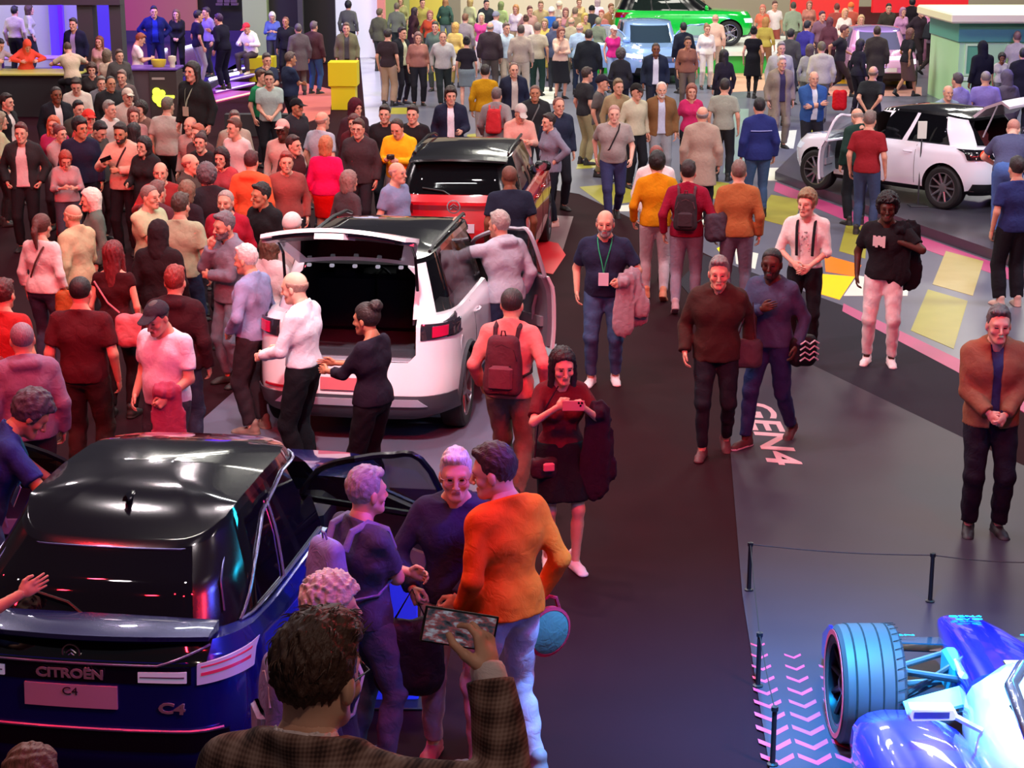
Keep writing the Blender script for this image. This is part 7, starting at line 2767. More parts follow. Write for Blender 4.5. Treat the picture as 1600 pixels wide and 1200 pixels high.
P('pink-faced person in grey top before the desk', (190, 110), 185, 'stand', 'm', ('short', '#7a6258'), ('sweater', '#5c5250'), ('jeans', '#2a2a30'), h=1.70)
P('fair-haired person in grey anorak beyond the balding man', (158, 120), 160, 'stand', 'm', ('short', '#6c6458'), ('jacket', '#6a6c70'), ('jeans', '#2a2a30'), h=1.64)
# booth and stage
P('man in cream shirt with his back to the counter inside the booth', (22, 10), 10, 'stand', 'm', ('short', '#16130f'), ('tucked', '#b8b098'), ('suit', '#1a1a1a'), h=1.80, z0=.35)
P('person in black and white striped top inside the booth', (45, 8), 60, 'stand', 'f', ('bob', '#4a3226'), ('blouse', '#b4b0a8'), ('suit', '#2a2a2a'), h=1.72, z0=.35)
P('man in dark suit and pale tie standing in the violet booth corner', (114, 29), 190, 'stand', 'm', ('short', '#1c1720'), ('jacket', '#171a34'), ('suit', '#171a30'), inner=('shirt', '#a090c0'), openf=.8, h=1.80, z0=.35)
P('person in coral hooded top sitting at the counter', (43, 64), 150, 'table', 'f', ('scarf', '#e85a3c'), ('hoodie', '#e05038'), ('jeans', '#2a2a30'), h=1.70, z0=.35)
P('person in cream tee leaning on the counter, back turned', (104, 68), -30, 'table', 'm', ('short', '#4a3828'), ('tee', '#c8b898'), ('jeans', '#2a2a30'), h=1.76, z0=.35)
P('grey-clad person leaning over the counter at the frame edge', (2, 62), 120, 'table', 'm', ('short', '#1a1514'), ('sweater', '#a09a94'), ('jeans', '#1a1a1c'), h=1.76, z0=.35)
P('big man in dark blue jacket standing on the violet stage', (240, 10), 165, 'hips', 'mh', ('short', '#14123a'), ('jacket', '#141a5c'), ('suit', '#14164a'), inner=('shirt', '#1c2c9c'), h=1.84, z0=.31)
P('slim woman in black with violet-lit hair on the stage', (275, 15), 180, 'clasp', 'f', ('long', '#6a4a3a'), ('sweater', '#1a1a20'), ('suit', '#18181e'), h=1.70, z0=.31)
P('man in dark tee and violet-lit pale jeans on the stage', (309, 17), 60, 'stand', 'm', ('short', '#18102c'), ('tee', '#1c1838'), ('jeans', '#9a9aaa'), h=1.80, z0=.31)
P('person in purple top with red-lit face beside the pale jeans man', (322, 12), 230, 'stand', 'm', ('short', '#2a1030'), ('sweater', '#8a7ab0'), ('suit', '#22222c'), h=1.76, z0=.31)
P('big man in black sitting turned at the stage edge', (341, 22), -60, 'reach', 'mh', ('short', '#3a1a4a'), ('sweater', '#141228'), ('suit', '#12102a'), h=1.80, z0=.31)
P('ginger staff member in white tee bent over the reception desk', (222, 53), 75, 'phone', 'm', ('short', '#8a4424'), ('tee', '#ece4dc'), ('jeans', '#2a2a30'), h=1.80, z0=.02)
P('person in white hoodie and red cap perched on the yellow block seat', (383, 37), -150, 'sit', 'm', ('cap', '#d03a40'), ('hoodie', '#f0ecd8'), ('suit', '#4a3f44'), h=1.74, z0=.28, shoes='#d8c8b0')
BIGMAN = P('long-haired big man in black jacket with pale lanyard, towering over the crowd', (300, 97), -150, 'stand', 'mh', ('long', '#211b18'), ('jacket', '#1b1f1f'), ('suit', '#16181a'), h=1.86, z0=.62)
lanyard(BIGMAN, '#8a9a80', '#a8b098')
bx, by = BIGMAN[0].location.x, BIGMAN[0].location.y
mb = MB()
mb.box(bx - .5, by - .45, 0, bx + .5, by + .45, .615, 0, .02)
thing(mb.build('riser', mat('#1c1c1e', .6)), 'low black riser under the towering long-haired man', 'riser')
P('white-haired person in blue patterned top behind the yellow seat', (425, 20), 175, 'phone', 'f', ('bob', '#e0d8c8'), ('blouse', '#5a6ab0'), ('suit', '#3a3a40'), h=1.70)
P('bald dark-clad man beside the person in the blue patterned top', (446, 26), 190, 'stand', 'm', ('crop', '#7a4a3a'), ('sweater', '#1e1f22'), ('suit', '#1c1c20'), skin='t', h=1.76)
P('man in dark blue tee with crossed arms, side-on to the aisle', (453, 82), 60, 'crossed', 'mh', ('short', '#5a4a44'), ('tee', '#222c44'), ('jeans', '#22242c'), skin='t', h=1.80)
P('grey-haired man hugging his phone behind the dark blue tee', (440, 84), 150, 'chin', 'm', ('short', '#4a4246'), ('tee', '#303850'), ('jeans', '#22242c'), h=1.78)
P('young man in pale mint tee with hands clasped', (420, 112), 175, 'clasp', 'm', ('short', '#2a1f1a'), ('tee', '#a4bab0'), ('jeans', '#1a1c20'), h=1.80)
P('person in green tee next to the mint tee', (408, 110), 120, 'stand', 'm', ('short', '#4a3020'), ('tee', '#1f7a4c'), ('jeans', '#22242c'), h=1.76)
P('person in black cap and dark jacket behind the bald man in pale blue', (463, 155), 130, 'stand', 'm', ('cap', '#17181c'), ('jacket', '#2c2a30'), ('jeans', '#22242c'), skin='t', h=1.74)
P('bald man in pale blue tee turned away', (503, 174), 40, 'stand', 'mh', ('fringe', '#a88a7a'), ('tee', '#a0acb8'), ('jeans', '#33384a'), h=1.80)
P('dark-skinned man in pale cap and beige shirt', (441, 188), -170, 'stand', 'm', ('cap', '#d8a89c'), ('shirt', '#b8a498'), ('jeans', '#3a3438'), skin='d', h=1.78)
P('red-lit man with short hair below the pale cap', (447, 238), 170, 'stand', 'm', ('short', '#8a3a32'), ('sweater', '#8a4a44'), ('jeans', '#2c2a30'), h=1.70)
P('blond woman in hot pink top and red skirt, back turned', (509, 214), 8, 'stand', 'fh', ('bob', '#b8744c'), ('blouse', '#d4105c'), ('skirt', '#e01010'), h=1.66)
P('person in dark hooded coat behind the orange scarf woman', (555, 156), 140, 'stand', 'm', ('hood', '#4a1c28'), ('jacket', '#3a2028'), ('jeans', '#22242c'), h=1.76)
P('woman in burgundy with orange scarf', (553, 180), 190, 'stand', 'f', ('bob', '#5a2a28'), ('jacket', '#4a1c24'), ('jeans', '#22242c'), inner=('tee', '#e08a1c'), openf=1.2, h=1.68)
P('man with glasses in charcoal jacket beside the orange scarf', (560, 187), 195, 'stand', 'm', ('short', '#4a3028'), ('jacket', '#3c3438'), ('jeans', '#2c2a32'), glasses='#1a1a1a', h=1.76)
P('dark-haired man in black polo left of the yellow shirt man', (601, 165), 185, 'stand', 'm', ('short', '#2a1a18'), ('polo', '#222024'), ('jeans', '#22242c'), h=1.76)
P('dark-haired man in black tee right of the yellow shirt man', (643, 165), 190, 'stand', 'm', ('short', '#2a1a18'), ('tee', '#1c1a1e'), ('jeans', '#22242c'), h=1.78)
P('balding man in yellow shirt holding a small camera', (618, 187), 200, 'phone', 'mh', ('receding', '#3a2820'), ('shirt', '#f0b418'), ('jeans', '#8a8488'), h=1.78)
P('young man in navy suit and white shirt with a pink tie', (704, 137), 178, 'onearml', 'm', ('thick', '#2c1c16'), ('jacket', '#1e2238'), ('suit', '#1c2034'), inner=('shirt', '#e4e4ea'), openf=.8, h=1.82)
P('person in mustard yellow top and grey trousers seen from behind', (758, 102), 5, 'stand', 'm', ('short', '#2a211c'), ('sweater', '#b88a10'), ('suit', '#a8a298'), h=1.76)
REDPACK = P('person in grey coat wearing a red backpack', (776, 138), 10, 'walk', 'm', ('short', '#6a5a58'), ('jacket', '#8a8484'), ('jeans', '#a8a09a'), h=1.74)
backpack('small red backpack on the person in the grey coat', REDPACK, '#c02a30', '#c84a48')
P('bald man in lilac grey tee by the red SUV', (620, 253), 120, 'stand', 'mh', ('fringe', '#c09088'), ('tee', '#8088a8'), ('jeans', '#33384a'), h=1.74)
P('bald brown-skinned man in dark navy tee right of the red SUV', (796, 259), -10, 'stand', 'mh', ('crop', '#6a4030'), ('tee', '#1e2436'), ('jeans', '#22242c'), skin='b', h=1.80)
P('grey-haired woman in dark brown shirt by the hot pink woman', (545, 268), 40, 'stand', 'f', ('bob', '#8a6a62'), ('shirt', '#4a3c40'), ('suit', '#22242c'), h=1.64)
P('man in dark maroon jacket looking at his feet behind the pink woman', (470, 212), 120, 'stand', 'm', ('short', '#3a2422'), ('jacket', '#3c1c20'), ('jeans', '#22242c'), h=1.70)

# ---- the aisle in the middle
P('old man in pale cap and peach shirt looking down', (815, 165), 165, 'phone', 'm', ('cap', '#b8b0a8'), ('shirt', '#d8a090'), ('suit', '#3a3438'), h=1.76)
P('woman in grey denim jacket leaning with hand on hip', (858, 178), -120, 'hips', 'f', ('short', '#2a1c18'), ('jacket', '#7c7c8c'), ('suit', '#1a1c26'), h=1.68, shoes='#d8a898')
P('man in grey tee with a dark strap across his chest walking towards the camera', (960, 164), 180, 'walk', 'mh', ('crop', '#b08478'), ('tee', '#9c948e'), ('jeans', '#33365a'), skin='p', h=1.80)
cross_strap(PEOPLE[-1], 1, '#2a2628')
P('white-bearded man in brown jacket and pale blue shirt facing the camera', (1034, 128), 178, 'stand', 'm', ('receding', '#d8ccc0'), ('jacket', '#7a5a38'), ('suit', '#8a9296'), inner=('shirt', '#b8c4d8'), openf=.9, beard=True, h=1.78)
P('person in bright magenta tee and black trousers', (1081, 132), 180, 'stand', 'f', ('bob', '#8a5040'), ('tee', '#c02a62'), ('suit', '#22242c'), h=1.68)
P('grey-haired man in long beige coat walking away', (1098, 166), 8, 'stand', 'm', ('fringe', '#8a8080'), ('coat', '#a89684'), ('suit', '#1c1c22'), h=1.80)
P('person in grey-green tee and black trousers seen from behind', (1133, 124), 15, 'stand', 'm', ('short', '#2a211c'), ('tee', '#98a090'), ('suit', '#23262a'), h=1.76)
P('man in dark blue sports jacket with a pale stripe, seen from behind', (1187, 154), -8, 'stand', 'm', ('short', '#1c181c'), ('jacket', '#26306c'), ('jeans', '#3c5878'), h=1.82)
P('man in cream cardigan and black cap facing sideways', (1003, 131), 150, 'stand', 'm', ('cap', '#22201f'), ('shirt', '#c0bda0'), ('suit', '#1c1e24'), h=1.76)
P('brown-haired person in olive shirt beside the cream cardigan', (966, 124), 160, 'stand', 'm', ('short', '#7a6448'), ('shirt', '#9a8a68'), ('jeans', '#6a6450'), h=1.76)
P('woman with brown curls in khaki top between the cardigan and the olive shirt', (983, 136), 190, 'stand', 'f', ('curly', '#5a4434'), ('blouse', '#94886c'), ('jeans', '#6a6450'), h=1.66)
P('man in dark cap and grey tee with khaki trousers, side-on', (941, 118), 110, 'stand', 'm', ('cap', '#23202c'), ('tee', '#5c5a58'), ('suit', '#8a8058'), h=1.78)
P('man in black tee and khaki trousers with a bag behind the grey tee', (917, 106), 60, 'stand', 'm', ('short', '#3c2c24'), ('tee', '#2c2c30'), ('suit', '#98906a'), h=1.78)
P('man in navy blazer and pale shirt behind the peach shirt man', (803, 98), 170, 'stand', 'm', ('receding', '#6a5048'), ('jacket', '#1f2438'), ('suit', '#3a3a44'), inner=('shirt', '#c0b8ac'), openf=.9, h=1.80)
P('man in black jacket with shoulder strap next to the navy blazer', (836, 133), 180, 'stand', 'm', ('crop', '#6a4a40'), ('jacket', '#26292c'), ('suit', '#22242c'), skin='t', h=1.76)
cross_strap(PEOPLE[-1], 1, '#6a7270')
P('man in navy jacket with reddish face behind the denim jacket woman', (873, 152), 160, 'stand', 'm', ('receding', '#7a4a40'), ('jacket', '#232a3e'), ('suit', '#22242c'), h=1.78)
P('bald man in white shirt in front of the yellow shirt man', (1026, 227), 175, 'stand', 'm', ('crop', '#8a4a40'), ('shirt', '#e4d8d4'), ('jeans', '#b8a4a8'), h=1.76)
P('dark-haired man in golden yellow shirt walking away in pale jeans', (1027, 239), 2, dict(rf=(.10, -.14), lf=(-.10, .12), rfz=.03, rw=(.27, -.03, .92), lw=(-.26, .08, .93), hk='relax'), 'm', ('thick', '#171310'), ('shirt', '#d08a08'), ('jeans', '#b8a0a4'), shoes='#c87858', h=1.80)
REDSHIRT = P('man in crimson shirt with dark backpack walking away in faded jeans', (1076, 252), 10, dict(rf=(.10, .14), lf=(-.10, -.16), lfz=.04, rw=(.24, .18, 1.02), lw=(-.26, -.04, .92)), 'm', ('short', '#2c1a18'), ('shirt', '#8c1030'), ('jeans', '#8c7c8c'), shoes='#b0888c', h=1.80)
backpack('dark grey and brown backpack on the man in the crimson shirt', REDSHIRT, '#33272c', '#5a3a40', pocket='#3f3036')
RUST = P('man in rust brown jumper with a grey bag over one shoulder', (1155, 252), 4, 'stand', 'm', ('short', '#7a6258'), ('sweater', '#a8663a'), ('jeans', '#6e6474'), h=1.80)
# ---- right side by the white hatchback
P('bald man in dark green jumper beside the open door of the white hatchback', (1337, 170), -15, 'down', 'm', ('fringe', '#a89888'), ('sweater', '#1f3a32'), ('suit', '#1c2024'), h=1.78)
P('grey-haired man in dark red tee next to the white hatchback', (1360, 174), 25, 'stand', 'm', ('short', '#7a6a62'), ('tee', '#8c2028'), ('jeans', '#3a4a68'), h=1.80)
P('bald man in slate blue tee bending over the white tailgate', (1585, 188), 20, 'bend', 'mh', ('crop', '#c08878'), ('tee', '#4c5070'), ('jeans', '#4a6aa8'), skin='p', h=1.82, z0=.15)
P('person in dark blue top and loose black trousers at the frame edge', (1590, 246), -10, 'stand', 'm', ('short', '#2a2424'), ('tee', '#2a3468'), ('wide', '#1a1b22'), h=1.80, shoes='#d0b0a0')
P('white-haired man in long beige coat with a camera bag', (1222, 88), 168, 'stand', 'm', ('short', '#c8c2ba'), ('coat', '#8a7e70'), ('suit', '#8a8070'), inner=('shirt', '#3a3450'), openf=.8, h=1.80)
P('white-haired man in blue denim jacket with folded arms', (1272, 111), 172, 'crossed', 'mh', ('fringe', '#b8a89c'), ('jacket', '#2f5490'), ('suit', '#22242c'), inner=('tee', '#cfd8e4'), openf=.7, h=1.78)
P('bald man in black tee seen from behind near the yellow floor', (1365, 103), 25, 'behind', 'm', ('fringe', '#8a7668'), ('tee', '#23262a'), ('jeans', '#8a9aa4'), h=1.78)
P('woman in black tee and brown skirt walking by the pink car', (1423, 45), 60, 'walk', 'f', ('bob', '#6a4038'), ('tee', '#221f24'), ('midi', '#5c4440'), skin='t', h=1.70)
STRIDE = P('man in taupe tee and black trousers striding with a black rucksack', (1464, 18), 60, 'stride', 'm', ('short', '#1c1618'), ('tee', '#8a7a80'), ('slim', '#2a2022'), skin='b', h=1.82)
backpack('black rucksack on the striding man in taupe', STRIDE, '#22242a', '#22242a')
P('person with white cap and red-lit face in dark vest and jeans', (1487, 15), 175, 'stand', 'm', ('cap', '#f0ece8'), ('jacket', '#33302c'), ('jeans', '#6a70a0'), h=1.80)
P('black-clad person with a hat next to the green kiosk', (1536, 66), -20, 'onearm', 'mh', ('hood', '#17171c'), ('jacket', '#15161a'), ('suit', '#1c1a1e'), skin='b', h=1.78)
P('dark curly-haired child before the green kiosk', (1566, 84), 180, 'stand', 'f', ('curly', '#231a17'), ('tee', '#b0aca0'), ('jeans', '#6a6a60'), skin='b', h=1.35)
P('man in pale grey shirt walking past the kiosk window', (1590, 50), 10, 'walk', 'm', ('short', '#7a5a58'), ('shirt', '#aaa4a2'), ('suit', '#7a7470'), h=1.82)
P('person in black coat beyond the raised white tailgate', (1600, 76), 20, 'stand', 'm', ('short', '#17171a'), ('coat', '#17171b'), ('suit', '#17171b'), h=1.76)
P('bald violet-lit man in lilac tee behind the white hatchback roof', (1541, 111), 5, 'stand', 'mh', ('crop', '#8a8080'), ('tee', '#8478c0'), ('jeans', '#33365a'), h=1.76)
P('violet-lit person in lilac shirt by the grey plaid man', (1497, 115), -30, 'stand', 'm', ('short', '#4a4048'), ('shirt', '#8f86c4'), ('jeans', '#33365a'), h=1.76)
P('man in blue-grey plaid shirt beyond the white hatchback', (1482, 133), 170, 'stand', 'm', ('fringe', '#a8949c'), ('shirt', '#8498a8'), ('jeans', '#33365a'), h=1.70)
P('person in dark purple hoodie between the lilac tee and the kiosk', (1558, 112), -25, 'stand', 'm', ('hood', '#5a5468'), ('hoodie', '#5a5468'), ('jeans', '#2a2a3a'), h=1.74)
P('man in dark top striding across the yellow floor', (1320, 40), 110, 'stride', 'm', ('short', '#5a2c34'), ('tee', '#2c2830'), ('slim', '#332226'), skin='t', h=1.82)
P('person in dark brown coat standing before the pink car', (1371, 42), 10, 'stand', 'm', ('short', '#3a2418'), ('coat', '#3a342f'), ('suit', '#262226'), h=1.80)
P('dark-haired person in black by the small red bag', (1345, 62), 60, 'stand', 'f', ('bob', '#231c24'), ('sweater', '#22202a'), ('suit', '#1e1c24'), h=1.68)
P('man in blue-violet shirt crossing behind the cream hoodie', (1262, 33), 40, 'walk', 'm', ('short', '#1f1c2c'), ('shirt', '#3a3488'), ('suit', '#3a3a44'), h=1.80)
P('man in cream hoodie seen from behind above the denim jacket', (1284, 66), -5, 'stand', 'mh', ('short', '#6a6048'), ('hoodie', '#b8b49c'), ('jeans', '#6a6a64'), h=1.78)
P('grey-haired man in pale grey sweater behind the beige coat', (1221, 66), 175, 'stand', 'mh', ('short', '#8a8280'), ('sweater', '#a8a8a0'), ('jeans', '#6a6a64'), h=1.80)
P('person with dark hair and grey backpack strap by the violet shirt', (1236, 46), 30, 'stand', 'm', ('short', '#22201f'), ('jacket', '#4a4a4a'), ('jeans', '#3a3a40'), h=1.78)
P('grey-clad woman left of the cream hoodie', (1266, 70), 20, 'stand', 'f', ('bob', '#5a4a44'), ('sweater', '#a0a098'), ('jeans', '#6a6a64'), h=1.66)
P('woman in black knee-length dress walking away', (1178, 42), 12, dict(rf=(.08, -.10), lf=(-.08, .12), rw=(.24, .05, .93)), 'f', ('bun', '#16130f'), ('dress', '#15151b'), ('tights', '#22201f'), shoes='#1a1a1a', h=1.74)
P('woman with long black hair in black top by the pale blue door', (1131, 78), -20, 'stand', 'f', ('long', '#1c1616'), ('sweater', '#26222a'), ('suit', '#22242c'), h=1.70)
P('brown-skinned man in navy jacket and white shirt in front of the pale blue car', (1025, 67), 180, 'stand', 'm', ('crop', '#3a2820'), ('jacket', '#202838'), ('suit', '#22242c'), inner=('shirt', '#ccd0d4'), openf=.9, skin='b', h=1.80)
P('person with brown bag and rust top beside the pale blue car', (1075, 58), 175, 'stand', 'f', ('short', '#3a2a26'), ('blouse', '#8a5a48'), ('jeans', '#6a5a4c'), skin='t', h=1.72)
P('dark-clad person leaning at the green car', (1068, 36), -15, 'stand', 'm', ('short', '#14161c'), ('jacket', '#1c2230'), ('jeans', '#22242c'), h=1.76)
P('person with grey curls and dark back in front of the pale blue bonnet', (970, 77), 5, 'stand', 'f', ('curly', '#4c4440'), ('jacket', '#26272c'), ('suit', '#22242c'), h=1.66)
P('white-capped person in pink vest by the pale blue door', (959, 40), 160, 'stand', 'f', ('cap', '#ece4dc'), ('tank', '#d02a80'), ('jeans', '#8ca0c0'), h=1.68)
P('man in black leather jacket seen from behind beside the pale blue car', (920, 47), 12, 'stand', 'mh', ('short', '#3a322c'), ('jacket', '#20252a'), ('jeans', '#2a3448'), h=1.84)
P('man in pale blue shirt behind the black leather jacket', (906, 36), 20, 'stand', 'm', ('fringe', '#c8a8a0'), ('shirt', '#a8c4d8'), ('jeans', '#2a3448'), h=1.78)
P('red-haired woman in cream and peach blouse and long black skirt', (877, 43), 160, 'chin', 'f', ('bob', '#8a5040'), ('blouse', '#d8b8a0'), ('midi', '#1c1d22'), h=1.74)
P('man in beige shirt with black satchel seen from behind', (814, 40), 5, 'stand', 'mh', ('short', '#4a4038'), ('shirt', '#a89c8c'), ('suit', '#b8b09c'), h=1.82)
P('man in stone grey tee and dark green trousers next to the beige shirt', (840, 36), 10, 'stand', 'm', ('short', '#7a6c5c'), ('tee', '#b4ac98'), ('suit', '#26403c'), h=1.80)
P('person in pale blue shirt left of the beige shirt man', (791, 36), 150, 'stand', 'm', ('short', '#6c5c50'), ('shirt', '#b4c8d0'), ('suit', '#a89c88'), h=1.78)
P('woman in black tee and grey knee skirt seen from behind', (729, 58), 4, 'stand', 'f', ('bun', '#1c1a18'), ('tuckedtee', '#232028'), ('skirt', '#788a8c'), h=1.70)
P('man in pale grey sweater and black trousers walking towards the camera', (692, 49), 175, 'walk', 'm', ('receding', '#5a4038'), ('sweater', '#b4b4b0'), ('suit', '#232c2c'), h=1.80)
P('woman in maroon and beige top with black trousers', (653, 51), 170, 'stand', 'fh', ('bob', '#7a5a54'), ('blouse', '#9c6a60'), ('suit', '#1f2028'), h=1.72)
P('man in open black jacket and pale tee seen side-on', (628, 43), 130, 'stand', 'm', ('short', '#28201e'), ('jacket', '#202228'), ('slim', '#22222c'), inner=('tee', '#c8d0b0'), openf=1.0, h=1.82)
P('person with wide beige trousers and dark top beside the white wall', (606, 46), 20, 'stand', 'm', ('short', '#2a2420'), ('tee', '#33282c'), ('wide', '#a08874'), h=1.80)
P('man in dark brown jacket seen from behind below the white pair', (774, 34), 8, 'stand', 'mh', ('fringe', '#8a847c'), ('jacket', '#3a3034'), ('suit', '#5a544c'), h=1.82)
P('man in brown maroon jacket and blue jeans under the dark wall', (490, 34), 25, 'stand', 'mh', ('short', '#6a5a60'), ('jacket', '#4a3034'), ('jeans', '#33507c'), h=1.80)
P('grey-clad person behind the maroon jacket', (481, 37), -20, 'stand', 'm', ('short', '#5a5458'), ('coat', '#5c5458'), ('suit', '#5a5450'), h=1.76)
P('man in khaki coat standing behind the yellow-green plinth', (541, 36), 178, 'stand', 'm', ('short', '#6a5448'), ('coat', '#6c6a50'), ('suit', '#26262a'), inner=('tee', '#4a4a4c'), openf=.8, h=1.80)
P('dark-haired person in grey top under the white wall', (544, 2), 10, 'stand', 'm', ('thick', '#17171c'), ('sweater', '#5c6058'), ('suit', '#22242c'), h=1.82)
